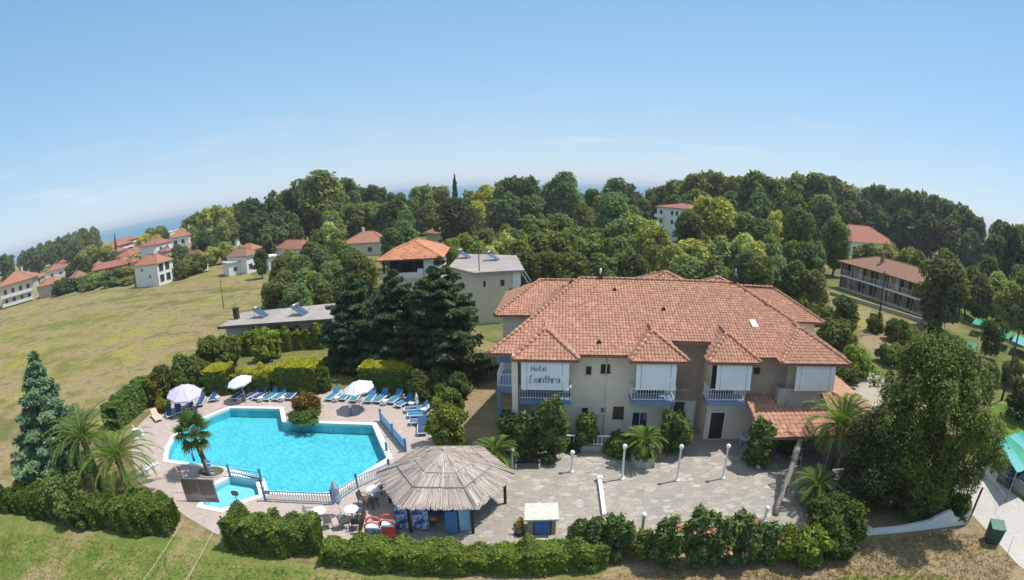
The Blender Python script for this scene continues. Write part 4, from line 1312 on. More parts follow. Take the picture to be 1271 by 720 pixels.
# --- tiled house with open loft (roof built tile by tile)
a, b = at(466, 324, 6.5), at(550, 320, 6.5)
L, rz = frame(a, b)
t = thing('house', 'cream house with orange hipped tile roof above an open dark loft', 'house', (a.x, a.y, 0), rz)
mb = MB(); mb.bbox((.7, .8, 0), (L - .7, 13.0, 3.6)); mb.bbox((L - 3.0, .8, 3.6), (L - .7, 13, 6.45)); mb.bbox((.7, 6, 3.6), (L - 3.0, 13, 6.45))
mb.build('wall', WREND, t)
mb = MB(); mb.bbox((.3, .2, 3.602), (L - .4, .78, 3.75)); mb.bbox((.3, .2, 3.752), (L - 3.1, .3, 4.5)); mb.build('loft_parapet', WREND, t)
mb = MB(); mb.bbox((.9, 5.9, 3.7), (L - 3.1, 5.996, 6.4)); mb.build('loft_shade_panel', DARK, t)  # dark panel on the back wall imitates the loft's shade
for x in (1.0, 3.4, 5.6):
    mb = MB(); mb.bbox((x - .12, .85, 3.76), (x + .12, 1.1, 6.45)); mb.build('loft_post', DWOOD, t)
mb = MB(); hip(mb, L - 1.0, 13.0, 6.5, 2.1, .5, 5.5, .34, x0=.5, y0=.5); mb.build('roof', [TILE2, TILEB], t)
mb = MB(); mb.bbox((L - 3.9, .4, 3.76), (L - 3.05, .75, 4.95)); o = mb.build('loft_cabinet', PLASTIC, t)

# --- flat roofed cream house
B0, B1, B2, B3, B4 = at(557, 331, 6.5), at(588, 338.5, 6.5), at(651, 335, 6.5), at(641, 317, 6.5), at(572, 315, 6.5)
t = thing('house', 'cream two storey house with flat grey roof carrying solar water heaters', 'house', (B1.x, B1.y, 0))
W0 = [Vector((p.x - B1.x, p.y - B1.y)) for p in (B0, B1, B2, B3, B4)]
mb = MB(); mb.prism([(p.x, p.y) for p in offset(W0, -.5)], 0, 6.2); mb.build('wall', CREAM, t)
mb = MB(); mb.prism([(p.x, p.y) for p in W0], 6.21, 6.5); mb.build('roof', FLATR, t)
mb = MB(); q = W0[1]; e = (W0[2] - W0[1]).normalized(); nn = Vector((e.y, -e.x))
def onfront(s, o): return W0[1] + e * s + nn * (o - .5)
for s, w_, z, h in [(1.1, .42, 4.6, .75), (3.2, .62, 4.6, .75)]:
    p, r = onfront(s, .03), onfront(s + w_, .03)
    mb = MB(); mb.bar((p.x, p.y, z + h / 2), (r.x, r.y, z + h / 2), .05, h + .1); f = mb.build('window', WHITE, t)
    p, r = onfront(s + .05, .06), onfront(s + w_ - .05, .06)
    mb = MB(); mb.bar((p.x, p.y, z + h / 2), (r.x, r.y, z + h / 2), .03, h); mb.build('pane', GLASS, f)
p, r = onfront(4.75, .1), onfront(5.75, .1)
mb = MB(); mb.bar((p.x, p.y, 5.1), (r.x, r.y, 5.1), .14, 2.1); mb.build('white_panel', WHITE, t)
for k in range(2):
    p = onfront(5.9 + k * .45, .0)
    mb = MB(); mb.bar((p.x, p.y, 6.15), (p.x + 1.5, p.y + .2, 3.6), .1); mb.build('slanting_beam', WHITE, t)

# --- low flat roofed house behind the pool
C0, C1, C2, C3 = at(270, 406, 3.2), at(412, 396, 3.2), at(421, 376, 3.2), at(300, 388, 3.2)
t = thing('house', 'low flat roofed house with brown parapet edge behind the vine row', 'house', (C0.x, C0.y, 0))
W1 = [Vector((p.x - C0.x, p.y - C0.y)) for p in (C0, C1, C2, C3)]
mb = MB(); mb.prism([(p.x, p.y) for p in offset(W1, -.7)], 0, 2.95); mb.build('wall', GREYW, t)
mb = MB(); mb.prism([(p.x, p.y) for p in W1], 2.96, 3.2); mb.build('roof', FLATR, t)
p, r = offset(W1, .04)[0], offset(W1, .04)[1]
mb = MB(); mb.bar((p.x, p.y, 3.08), (r.x, r.y, 3.08), .06, .34); mb.build('roof_edge', M('brown_fascia', (0.12, 0.09, 0.07), .8, .2, 2), t)
p = W1[0].lerp(W1[1], .62); r = W1[0].lerp(W1[1], .68); nn1 = Vector((0.02, .72))
mb = MB(); mb.bar((p.x, p.y + .66, 1.2), (r.x, r.y + .66, 1.2), .06, 2.2); mb.build('door', DARK, t)
mb = MB(); q = (W1[0] + W1[3]) / 2 * .5 + W1[3] * .5 + Vector((1.0, -1.6)); mb.bbox((q.x - .3, q.y - .3, 3.21), (q.x + .3, q.y + .3, 4.5)); mb.bbox((q.x - .36, q.y - .36, 4.502), (q.x + .36, q.y + .36, 4.6)); mb.mi = 1
mb.tube([(q.x, q.y, 4.6), (q.x, q.y, 6.2)], .03, 5)
mb.build('chimney', [DWOOD, METAL], t)

def heater(label, p, z, rz, wd=2.0):
    t = thing('solar_water_heater', label, 'solar heater', (p.x, p.y, z), rz, 'rooftop solar water heaters')
    t.scale = (.66,) * 3
    mb = MB()
    for s in (-1, 1):
        y = s * wd * .27
        mb.poly([(-.9, y - wd * .24, 1.45), (-.9, y + wd * .24, 1.45), (1.0, y + wd * .24, .2), (1.0, y - wd * .24, .2), (-.94, y - wd * .24, 1.37), (-.94, y + wd * .24, 1.37), (.96, y + wd * .24, .12), (.96, y - wd * .24, .12)],
                [(3, 2, 1, 0), (4, 5, 6, 7), (0, 1, 5, 4), (1, 2, 6, 5), (2, 3, 7, 6), (3, 0, 4, 7)])
        pn = mb.build('collector_panel', SOLAR, t); mb = MB()
    mb.tube([(-1.05, -wd * .5, 1.75), (-1.05, wd * .5, 1.75)], .3, 12); mb.build('water_tank', METAL, t)
    mb = MB()
    mb.bar((.95, -.45 * wd, .06), (.95, .45 * wd, .06), .05); mb.bar((-1.0, -.45 * wd, 1.3), (-1.0, .45 * wd, 1.3), .05)
    for s in (-.45, .45):
        mb.bar((-1.0, s * wd, 0), (-1.0, s * wd, 1.5), .06); mb.bar((.95, s * wd, 0), (.95, s * wd, .2), .06); mb.bar((-1.0, s * wd, .06), (.95, s * wd, .06), .05)
    mb.build('stand', METAL, t)
p = C0.lerp(C1, .3) + Vector((0, 3.4, 0))
heater('solar heater with pale blue panels by the chimney of the low flat roof', p, 3.2, -.15)
heater('grey solar heater in the middle of the low flat roof', C0.lerp(C1, .66) + Vector((0, 3.2, 0)), 3.2, -.15, 2.4)
heater('solar heater beside the tiled house at the back of the cream house roof', B0.lerp(B4, .6) + Vector((1.2, 0, 0)), 6.5, -.25, 2.2)
heater('solar heater in the centre of the cream house flat roof', B1.lerp(B2, .35) + Vector((0, 9.2, 0)), 6.5, -.2, 2.2)
# aerial on the cream house
p = B1 + Vector((.6, 1.0, 0))
t = thing('rooftop_aerial', 'dark rooftop aerial mast on the cream flat roofed house', 'aerial', (p.x, p.y, 6.5))
mb = MB(); mb.tube([(0, 0, 0), (0, 0, 3.0)], .06, 6); mb.build('mast', DWOOD, t)
mb = MB()
for k in range(5): mb.bar((-.5 + .05 * k, -.35 + k * .17, 2.7), (.5 - .05 * k, -.35 + k * .17, 2.7), .03)
mb.bar((0, -.4, 2.7), (0, .4, 2.7), .04); mb.build('antenna', METAL, t)

# --- long balconied house on the right
a, b = at(1041, 357), at(1148, 394)
L, rz = frame(a, b)
t = thing('balconied_house', 'long two storey house with brown tiled roof and full length balconies', 'house', (a.x, a.y, 0), rz)
mb = MB(); mb.bbox((0, 1.6, 0), (L, 9.5, 5.3)); mb.bbox((L - .25, .0, 0), (L, 1.598, 5.3)); mb.bbox((0, 0, 0), (.25, 1.598, 5.3)); mb.build('wall', PINKW, t)
mb = MB(); mb.bbox((L + .003, 0.02, 0), (L + .05, 9.4, 5.3)); mb.build('end_wall', CREAM, t)
mb = MB(); hip(mb, L, 9.5, 5.32, 2.2, .7, 7.0); mb.build('roof', FBROWN, t)
for z in (.25, 2.75):
    mb = MB(); mb.bbox((.252, -.12, z - .25), (L - .252, 1.597, z)); mb.build('gallery_floor', CREAM, t)
    mb = MB()
    mb.bar((.25, -.06, z + .95), (L - .25, -.06, z + .95), .07, .05)
    for k in range(int(L / .3)): mb.bar((.3 + k * .3, -.06, z), (.3 + k * .3, -.06, z + .93), .03)
    mb.build('gallery_railing', DWOOD if z < 1 else WHITE, t)
mb = MB(); mb.bbox((.252, -.16, 2.44), (L - .252, -.123, 2.76)); mb.build('gallery_fascia', WHITE, t)
for k in range(8):
    x = .4 + k * (L - .8) / 7
    mb = MB(); mb.bbox((x - .1, -.1, .002), (x + .1, .1, 5.3)); mb.build('post', DWOOD, t)
for k in range(7):
    x = (k + .5) * L / 7
    for z in (.26, 2.76):
        mb = MB(); mb.bbox((x - .9, 1.55, z), (x - .1, 1.597, z + 2.05)); mb.build('door', DARK if (k + int(z)) % 3 else WHITE, t)
        mb = MB(); mb.bbox((x + .2, 1.55, z + .8), (x + 1.1, 1.597, z + 2.0)); mb.build('window', GLASS if k % 3 else WHITE, t)
mb = MB(); mb.bbox((8.5, 2.6, 6.4), (9.1, 3.2, 8.6)); mb.bbox((8.4, 2.5, 8.602), (9.2, 3.3, 8.7)); mb.build('chimney', FBROWN, t)
# terrace wall in front of it
p, q = at(1030, 366), at(1150, 403)
o = MB(); o.bar((p.x, p.y, .35), (q.x, q.y, .35), .4, .7)
tag(o.build('garden_wall', M('tan_wall', (.42, .35, .25), .9, .15, 1, .2)), 'low tan wall running below the long balconied house', 'wall')

# --- red hipped roof, white block, small far buildings
a, b = at(1057, 300, 4.6), at(1128, 305, 4.6)
u_ = (b - a).normalized(); b = a + u_ * 30; a.z = b.z = 0
house('white house under a wide red hipped roof before the right treeline', a, b, 16, 4.6, 5.0, WREND, FRED, [(.03, 1.4, 2.2, 1.6), (.14, 1.4, 2.2, 1.6)])
a, b = ptop(815, 276, 170), ptop(858, 276, 163); a.z = b.z = 0
hh = ptop(815, 256, 170).z
house('tall white block with pale red roof and rows of small windows', a, b, 12, hh, 1.3, WREND, FRED, [(f, z, .9, 1.3) for f in (.1, .42, .56, .82) for z in (hh - 2.4, hh - 5.2)], ov=.7, name='apartment_block', cat='apartment block', balc=[(.0, .25, hh - 3.2), (.0, .25, hh - 6)])
a, b = ptop(702, 275, 190), ptop(744, 276, 185); a.z = b.z = 0
hh = ptop(725, 263, 187).z
house('low long white house between thicket and skyline with orange end', a, b, 9, hh, 1.5, WREND, FROOF, [(.1, hh - 2, 1.2, 1.3), (.45, hh - 2, 1.2, 1.3), (.7, hh - 2, 1.2, 1.3)], flat=True)
a, b = ptop(658, 278, 180), ptop(670, 278, 180); a.z = b.z = 0
house('narrow white tower like house rising beside the thicket', a, b, 4, ptop(664, 262, 180).z, 1, WREND, FLATR, [(.3, 8, .8, 1.0)], flat=True)
a, b = ptop(622, 281, 185), ptop(650, 279, 185); a.z = b.z = 0
house('small house with bright red roof left of the narrow white tower', a, b, 7, ptop(635, 276, 185).z, 1.7, WREND, FRED, [(.3, 1.0, 1.2, 1.2)])
a, b = ptop(590, 284, 190), ptop(622, 283, 190); a.z = b.z = 0
house('long grey shed with plain front below the yellow green tree', a, b, 6, ptop(605, 277, 190).z, 1, GREYW, GREYW, [(.2, 1.0, 1.5, 1.2)], flat=True, name='shed', cat='shed')
a, b = at(584, 306, 3.2), at(605, 304, 3.2); a.z = b.z = 0
house('small red brown roof among light shrubs behind the flat roofed house', a, b, 7, 3.2, 1.8, CREAM, FBROWN, [(.3, 1, 1.1, 1.1)])
a, b = at(425, 303, 3.4), at(477, 300, 3.4); a.z = b.z = 0
house('low house with wide orange tiled roof left of the tiled loft house', a, b, 9, 3.4, 2.6, CREAM, FROOF, [(.2, 1, 1.2, 1.2), (.6, 1, 1.2, 1.2)], chim=(4.5, 4.5))
a, b = at(336, 308, 3.0), at(372, 309, 3.0); a.z = b.z = 0
house('white cottage with small red roof below the great dark trees', a, b, 7, 3.0, 2.0, WREND, FRED, [(.5, .8, 1.2, 1.3), (.8, .8, 1.2, 1.3)], chim=(1.0, 2.0))
a, b = at(401, 325, 2.6), at(430, 322, 2.6); a.z = b.z = 0
house('small white shed with flat pale roof left of the leafy trees', a, b, 6, 2.6, 1, WREND, WHITE, [(.25, .9, .9, .9)], flat=True, name='shed', cat='shed')
a, b = at(285, 343), at(304, 339); 
house('little white hut with flat roof on the meadow edge', a, b, 5, 3.0, 1, WREND, GREYW, [(.3, 1.0, 1, 1)], flat=True, name='hut', cat='hut', side=[(.4, 1, 1, 1, 1)])
a, b = at(334, 336), at(345, 334)
house('white garden shed with arched front among the shrubs', a, b, 4, 3.2, 1, WREND, WHITE, [(.3, .6, .9, 1.6)], flat=True, name='shed', cat='shed')
a, b = at(266, 308), at(294, 305)
house('low white house with three dark openings under the dark trees', a, b, 8, 3.4, 1, WREND, GREYW, [(.1, .3, 2.6, 2.2), (.4, .3, 2.6, 2.2), (.7, .3, 2.6, 2.2)], flat=True)
a, b = at(962, 290, 5), at(978, 290, 5); a.z = b.z = 0
house('salmon coloured gable house half hidden left of the dark oval tree', a, b, 8, 5, 2.0, M('salmon_render', (.55, .32, .22), .8, .1, 1), FROOF, [(.4, 2.5, 1, 1.2)])
a, b = at(1203, 335, 3), at(1240, 347, 3); a.z = b.z = 0
house('long low grey roofed barn behind the garden trees on the right', a, b, 8, 3.0, 1.4, WREND, GREYW, [(.3, 1, 1.2, 1)], name='barn', cat='barn')

# --- left town
a, b = at(3, 384), at(44, 372)
hh = 7.2
t = house('three storey cream apartment house with orange roof at the left edge', a, b, 12, hh, 3.2, CREAM, FROOF, [(f, z, 1.3, 1.7) for f in (.12, .35, .58, .8) for z in (1.0, 4.0)], ov=.8, name='apartment_house', cat='apartment house', balc=[(.05, .95, 3.3), (.05, .95, .6)], chim=(9, 5), side=[(.2, 1, 1.3, 1.7, 1), (.6, 4, 1.3, 1.7, 1), (.6, 1, 1.3, 1.7, 1)])
a, b = at(47, 368), at(58, 362)
house('pale pink annexe with balconies adjoining the cream apartment house', a, b, 10, 6.0, 2.0, PINKW, FROOF, [(.3, 1, 1.5, 1.6), (.3, 3.8, 1.5, 1.6)], balc=[(0, .9, 3.1)])
a, b = at(57, 338, 3.6), at(84, 331, 3.6); a.z = b.z = 0
house('long low house with dull red roof left of the dark round tree', a, b, 10, 3.6, 2.2, WREND, FRED, [(.2, 1, 1.4, 1.2), (.6, 1, 1.4, 1.2)])
a, b = at(108, 338, 3.6), at(156, 328, 3.6); a.z = b.z = 0
house('very long house with red roof and reddish wall behind the green edge', a, b, 9, 3.6, 1.8, REDW, FRED, [(f, 1, 1.4, 1.2) for f in (.1, .3, .5, .7, .9)])
for i, (u0, v0, u1, v1, lb) in enumerate([(134, 316, 158, 309, 'front terrace house with stepped red roofs near the sea'), (139, 307, 165, 300, 'middle terrace house with stepped red roofs near the sea'), (147, 301, 171, 295, 'rear terrace house with stepped red roofs nearest the sea')]):
    a, b = at(u0, v0, 4), at(u1, v1, 4); a.z = b.z = 0
    house(lb, a, b, 10, 4.0, 2.4, REDW, FRED, [(f, 1.5, 1.8, 1.8) for f in (.1, .4, .7)], balc=[(.05, .95, 1.2)])
a, b = at(170, 357), at(198, 355)
t = house('white cube house with orange roof standing at the meadow edge', a, b, 6, 5.7, 2.2, WREND, FROOF, [(.3, 4.0, .7, .7), (.62, 2.2, .7, .7)], ov=.4, side=[(.1, .8, 1.6, 1.9, 1), (.1, 3.5, 1.6, 1.9, 1), (.5, .8, 1.6, 1.9, 1), (.5, 3.5, 1.6, 1.9, 1)], chim=(6, 3))
mb = MB(); mb.bbox((-1.4, .4, 0), (-.004, 5, 3.2)); mb.build('red_lean_to', REDW, t)
a, b = at(196, 329), at(216, 323)
house('white three storey house with balconies beside the orange roofed block', a, b, 9, 7.5, 2.0, WREND, FRED, [(.2, 1.2, 1.5, 1.8), (.6, 1.2, 1.5, 1.8), (.2, 4.4, 1.5, 1.8), (.6, 4.4, 1.5, 1.8)], balc=[(.05, .95, 3.4), (.05, .95, .6)])
a, b = at(213, 318), at(236, 314)
house('white block with broad orange hipped roof in the middle of the left town', a, b, 13, 7.5, 3.2, WREND, FROOF, [(.2, 1.2, 1.5, 1.8), (.6, 1.2, 1.5, 1.8), (.2, 4.4, 1.5, 1.8), (.6, 4.4, 1.5, 1.8)], balc=[(.05, .95, 3.4)], chim=(8, 6))
a, b = at(199, 302), at(224, 293)
house('yellowish building on the rise nearest the open sea', a, b, 10, 5, 1.5, CREAM, GREYW, [(.2, 1.5, 1.5, 1.5), (.6, 1.5, 1.5, 1.5)], flat=True)

# --- green shade canopies on the right
def canopy(label, P, z, mats=(GCANV,), n=1, sag=.12):
    P = [Vector((p.x, p.y, 0)) for p in P]
    t = thing('shade_canopy', label, 'canopy', P[0])
    Q = [p - P[0] for p in P]
    for k in range(n):
        mb = MB()
        f0, f1 = k / n + (.004 if k else 0), (k + 1) / n
        N = 6
        vs, fs = [], []
        for i in range(N + 1):
            for j in range(N + 1):
                s, r = f0 + (f1 - f0) * i / N, j / N
                p = Q[0].lerp(Q[1], s).lerp(Q[3].lerp(Q[2], s), r)
                vs.append((p.x, p.y, z + .14 * math.sin(math.pi * r) - sag * math.sin(math.pi * (i / N))))
        for i in range(N):
            for j in range(N):
                q = i * (N + 1) + j
                fs.append((q, q + 1, q + N + 2, q + N + 1))
        mb.poly(vs, fs, True)
        o = mb.build('cover', mats[k % len(mats)], t)
    for p in Q:
        mb = MB(); mb.tube([(p.x, p.y, 0), (p.x, p.y, z + .05)], .05, 6); mb.build('post', METAL, t)
    return t
canopy('large green and teal striped canopy over the parking place on the right', [at(1232, 547, 2.3), at(1268, 534, 2.3), at(1305, 568, 2.3), at(1262, 586, 2.3)], 2.3, (TCANV, GCANV), 4)
canopy('small green canopy at the corner of the right meadow', [at(1207, 401, 2), at(1219, 404, 2), at(1225, 398, 2), at(1212, 395, 2)], 2.0)
canopy('small bright green canopy over the garden path', [at(1195, 428, 2), at(1210, 433, 2), at(1214, 426, 2), at(1200, 422, 2)], 2.0)
canopy('green end of the long canopy by the utility pole', [at(1238, 415, 2), at(1252, 421, 2), at(1258, 414, 2), at(1244, 409, 2)], 2.0)
canopy('teal end of the long canopy at the right edge', [at(1256, 423, 2), at(1284, 434, 2), at(1290, 425, 2), at(1262, 415, 2)], 2.0, (TCANV,))

# more small houses of the left town
rg = random.Random(12)
TOWN = [(30, 352, 46, 347, 'cream', 'low cream house behind the apartment house roof'), (92, 346, 110, 341, 'white', 'white cottage peeping over the bushes by the dark round tree'), (120, 318, 134, 313, 'white', 'small white house left of the stepped terrace'),
        (160, 317, 176, 312, 'pink', 'pinkish house right of the stepped terrace'), (176, 310, 190, 305, 'white', 'small white house above the orange roofed cube'),
        (244, 299, 262, 294, 'cream', 'cream house in front of the lime green trees'), (305, 318, 322, 314, 'white', 'pale house right of the white hut in dark shade'),
        (186, 297, 198, 292, 'pink', 'far pink house on the shore rise'), (68, 352, 84, 346, 'pink', 'pink garden house in the bushes left of the red long house'), (232, 309, 250, 304, 'white', 'white bungalow below the cream house'),
        (508, 274, 528, 272, 'white', 'white gable seen between skyline trees and fir'), (540, 290, 562, 288, 'cream', 'pale house below the dark grey tree')]
for u0, v0, u1, v1, wl, lb in TOWN:
    z = rg.uniform(3.0, 4.6)
    a, b = at(u0, v0, z), at(u1, v1, z); a.z = b.z = 0
    house(lb, a, b, rg.uniform(6, 9), z, rg.uniform(1.5, 2.4), {'cream': CREAM, 'white': WREND, 'pink': PINKW}[wl], rg.choice([FROOF, FRED, FROOF, FBROWN]), [(.15, 1, 1.2, 1.3), (.6, 1, 1.2, 1.3)], ov=.4)

for i, (u0, v0, w0, wl, lb) in enumerate([(62, 333, 10, 'white', 'small white house peering out beside the dull red long roof'), (72, 327, 10, 'pink', 'little pink house above the dull red long roof'), (88, 330, 9, 'cream', 'little cream house left of the dark round tree top'), (100, 335, 9, 'white', 'small white house directly below the dark round tree'),
        (118, 330, 12, 'cream', 'cream house with its roof above the very long red roof'), (128, 322, 10, 'white', 'white house above the middle of the very long red roof'), (152, 324, 10, 'white', 'white house right of the very long red roof'), (163, 326, 10, 'pink', 'pink house just left of the white cube house'),
        (181, 317, 10, 'white', 'white house rising behind the white cube house'), (206, 312, 9, 'pink', 'pink house squeezed between the two white blocks'), (222, 322, 10, 'cream', 'cream house under the broad orange hipped roof'), (246, 320, 11, 'white', 'white garden house among the bushes right of the left town'),
        (255, 300, 11, 'white', 'white low house at the edge of the lime green belt'), (312, 310, 12, 'cream', 'cream cottage in the shade of the great dark trees')]):
    z = rg.uniform(2.8, 4.8)
    a, b = at(u0, v0, z), at(u0 + w0, v0 - w0 * .25, z); a.z = b.z = 0
    house(lb, a, b, rg.uniform(5, 7), z, rg.uniform(1.2, 2.0), {'cream': CREAM, 'white': WREND, 'pink': PINKW}[wl], rg.choice([FROOF, FRED, FBROWN, FROOF]), [(.15, 1, 1.0, 1.1), (.6, 1, 1.0, 1.1)], ov=.4)
# ================================================================ POOLSIDE AND COURTYARD
LB = M('blue_sling', (0.045, 0.19, 0.33), .6, .15, 3)
LN = M('navy_sling', (0.035, 0.075, 0.19), .6, .2, 3)
LW = M('bare_slats', (0.55, 0.42, 0.3), .7, .15, 4)
def make_lounger(cloth):
    t = thing('sun_lounger', 'x', 'sun lounger', (0, 0, 0), 0, 'sun loungers round the pool')
    mb = MB(); mb.bbox((-.3, .0, .28), (.3, 1.25, .33)); mb.build('seat', cloth, t)
    mb = MB(); mb.poly([(-.3, 1.26, .29), (.3, 1.26, .29), (.3, 1.8, .78), (-.3, 1.8, .78), (-.3, 1.30, .25), (.3, 1.30, .25), (.3, 1.84, .74), (-.3, 1.84, .74)], [(0, 1, 2, 3), (7, 6, 5, 4), (0, 4, 5, 1), (1, 5, 6, 2), (2, 6, 7, 3), (3, 7, 4, 0)])
    mb.build('backrest', cloth, t)
    mb = MB(); mb.bbox((-.35, -.02, .24), (-.302, 1.9, .32)); mb.bbox((.302, -.02, .24), (.35, 1.9, .32)); mb.bbox((-.301, -.06, .24), (.301, -.002, .3)); mb.bbox((-.301, 1.84, .24), (.301, 1.9, .28))
    mb.build('frame', PLASTIC, t)
    for x in (-.32, .32):
        for y in (.15, 1.7):
            mb = MB(); mb.box((x, y, .12), (.05, .07, .238)); mb.build('leg', PLASTIC, t)
    return t
protos = {}
def lounger(u, v, ang, cloth, label):
    p = at(u, v)
    k = cloth.name
    if k not in protos:
        protos[k] = make_lounger(cloth)
        o = protos[k]; o['label'] = label; o.location = p; o.rotation_euler = (0, 0, ang)
    else:
        o = dup(protos[k], label, p, ang)
    return o
RIGHT = [(407, 499, -.25, 'leftmost blue lounger of the right hand row, beside a white table'), (424, 499, -.2, 'blue lounger just left of the middle white parasol'), (438, 501, -.1, 'blue lounger in the shade under the middle white parasol'),
         (456, 502, -.1, 'blue lounger just right of the middle white parasol pole'), (467, 502, -.3, 'blue lounger with open space right of it, second right of the white parasol'), (484, 503, -.35, 'blue lounger beside the white side table before the folded white parasol'),
         (493, 507, -.6, 'strongly turned blue lounger before the folded white parasol')]
for u, v, an, lb in RIGHT: lounger(u, v, an, LB, lb)
for u, v, an, lb in [(503, 512, -1.35, 'topmost of the blue loungers turned sideways by the green bush'), (507, 518.5, -1.45, 'second highest of the blue loungers turned sideways by the green bush'), (509, 527, -1.5, 'lowest of the blue loungers turned sideways by the green bush')]:
    lounger(u, v, an, LB, lb)
lounger(524, 542, .12, LN, 'navy lounger at the tip of the row by the green bush')
for u, v, an, cl, lb in [(341, 499, -.25, LB, 'faded blue lounger just left of the brown bush'), (357, 498, -.1, LN, 'navy lounger half behind the brown bush'), (330, 499, -.25, LB, 'faded blue lounger second left of the brown bush'), (316, 498, -.35, LN, 'navy lounger in the row beside two white tables'),
                          (304, 498, -.35, LN, 'navy lounger just right of the tilted white parasol'), (289, 498, -.2, LN, 'navy lounger in the shadow of the tilted white parasol'), (263, 500, .25, LN, 'navy lounger standing alone between two parasols'),
                          (248, 506, .35, LN, 'navy lounger at the right under the lavender parasol'), (236, 510, .5, LN, 'navy lounger in the middle under the lavender parasol'), (222, 516, .6, LN, 'navy lounger at the left under the lavender parasol'), (212, 520, .7, LN, 'navy lounger by the yellowish bush'), (198, 524, .9, LW, 'bare wooden lounger at the left end of the terrace')]:
    lounger(u, v, an, cl, lb)

def make_side_table():
    t = thing('side_table', 'x', 'side table', (0, 0, 0), 0, 'white side tables between the loungers')
    mb = MB(); mb.lathe([(.001, .42), (.27, .42), (.27, .45), (.001, .452)], 16); mb.build('tabletop', PLASTIC, t)
    for k in range(4):
        a = k * math.pi / 2 + .7
        mb = MB(); mb.box((.17 * math.cos(a), .17 * math.sin(a), .21), (.05, .05, .42)); mb.build('leg', PLASTIC, t)
    return t
st = None
for u, v, lb in [(418, 499, 'white side table next to the leftmost blue lounger of the right row'), (445, 504, 'white side table at the foot of the middle white parasol'), (478, 503, 'white side table left of the turned blue loungers'), (511, 506, 'white side table by the folded white parasol'),
                 (526, 514, 'white side table against the green bush, beside the sideways loungers'), (271, 498, 'white side table near the lone navy lounger'), (324, 499, 'white side table in the left row between navy and faded blue lounger'), (351, 499, 'white side table touching the brown bush'), (298, 500, 'white side table under the edge of the tilted white parasol')]:
    if st is None:
        st = make_side_table(); o = st; o['label'] = lb; o.location = at(u, v)
    else:
        o = dup(st, lb, at(u, v), random.uniform(0, 1))

def parasol(label, foot, top_c, W, cloth, tilt=(0, 0), drop=.45, n=8):
    """open parasol: pole foot, canopy centre, width"""
    t = thing('parasol', label, 'parasol', foot, 0)
    c = top_c - foot
    mb = MB(); mb.tube([(0, 0, .05), (c.x, c.y, c.z + drop * .6)], .03, 8); mb.build('pole', WHITE, t)
    mb = MB(); mb.lathe([(.001, .0), (.28, .0), (.28, .07), (.05, .1), (.04, .25), (.001, .25)], 12); mb.build('foot', CONC, t)
    rot = Matrix.Rotation(tilt[0], 3, 'X') @ Matrix.Rotation(tilt[1], 3, 'Y')
    mb = MB()
    R_ = W / 2
    ap = c + rot @ Vector((0, 0, drop * .55))
    ring2, ring1 = [], []
    for k in range(n * 2):
        a = 2 * math.pi * k / (n * 2)
        sag = 1 if k % 2 == 0 else .9
        ring1.append(c + rot @ Vector((math.cos(a) * R_ * .5 * sag, math.sin(a) * R_ * .5 * sag, drop * .2 - (0 if k % 2 == 0 else .03))))
        ring2.append(c + rot @ Vector((math.cos(a) * R_ * sag, math.sin(a) * R_ * sag, -drop * .4)))
    N = n * 2
    vs = [ap] + ring1 + ring2 + [p - Vector((0, 0, .13)) for p in ring2]
    fs = [(0, 1 + k, 1 + (k + 1) % N) for k in range(N)] + [(1 + k, 1 + N + k, 1 + N + (k + 1) % N, 1 + (k + 1) % N) for k in range(N)] + [(1 + N + k, 1 + 2 * N + k, 1 + 2 * N + (k + 1) % N, 1 + N + (k + 1) % N) for k in range(N)]
    mb.poly(vs, fs, False)
    mb.build('canopy', cloth, t)
    for k in range(n):
        mb = MB(); mb.bar(c + rot @ Vector((0, 0, drop * .5)), ring2[k * 2] + Vector((0, 0, .0)) - Vector((0, 0, .02)), .02); mb.build('rib', METAL, t)
    return t
LAV = M('lavender_canvas', (0.5, 0.46, 0.6), .8, .05, 1.2, .05)
WCV = M('white_canvas', (0.66, 0.67, 0.69), .8, .04, 1.2, .05)
c = at(228, 484, 2.1)
parasol('big lavender parasol at the left end of the pool', Vector((c.x + .2, c.y - .1, .02)), c, 3.5, LAV, (.06, .12), .85)
c = at(296.5, 471, 2.0)
parasol('tilted white parasol before the yellow topped hedge', Vector((c.x + .55, c.y - .3, .02)), c, 2.5, WCV, (.12, -.1), .5)
c = at(444, 478, 2.15)
parasol('white parasol in the middle of the right hand lounger row', Vector((c.x + .25, c.y - .1, .02)), c, 2.6, WCV, (.1, -.12), .6)

def folded(label, p, h, cloth, lean=(0, 0), r=.16):
    t = thing('folded_parasol', label, 'parasol', p)
    mb = MB(); mb.tube([(0, 0, 0), (lean[0] * .4, lean[1] * .4, h * .4)], .025, 8); mb.build('pole', WHITE, t)
    mb = MB()
    pr = [(.06, .35), (r, .45), (r * .8, .62), (r * .9, .8), (r * .35, .93), (.02, .99)]
    i0 = len(mb.v)
    for k, (rr, f) in enumerate(pr):
        for j in range(12):
            a = 2 * math.pi * j / 12
            q = rr * (1 if j % 2 else .72)
            mb.v.append((lean[0] * f + q * math.cos(a), lean[1] * f + q * math.sin(a), h * f))
    for k in range(len(pr) - 1):
        for j in range(12):
            mb.f.append((k * 12 + j, k * 12 + (j + 1) % 12, (k + 1) * 12 + (j + 1) % 12, (k + 1) * 12 + j)); mb.m.append(0 if (j // 2) % 2 or not isinstance(cloth, tuple) else 1); mb.sm.append(False)
    mb.f.append(tuple(range((len(pr) - 1) * 12, len(pr) * 12))); mb.m.append(0); mb.sm.append(False)
    mb.build('canopy', list(cloth) if isinstance(cloth, tuple) else cloth, t)
    mb = MB(); mb.lathe([(.001, 0), (.25, 0), (.25, .08), (.05, .12), (.001, .12)], 12); mb.build('foot', CONC, t)
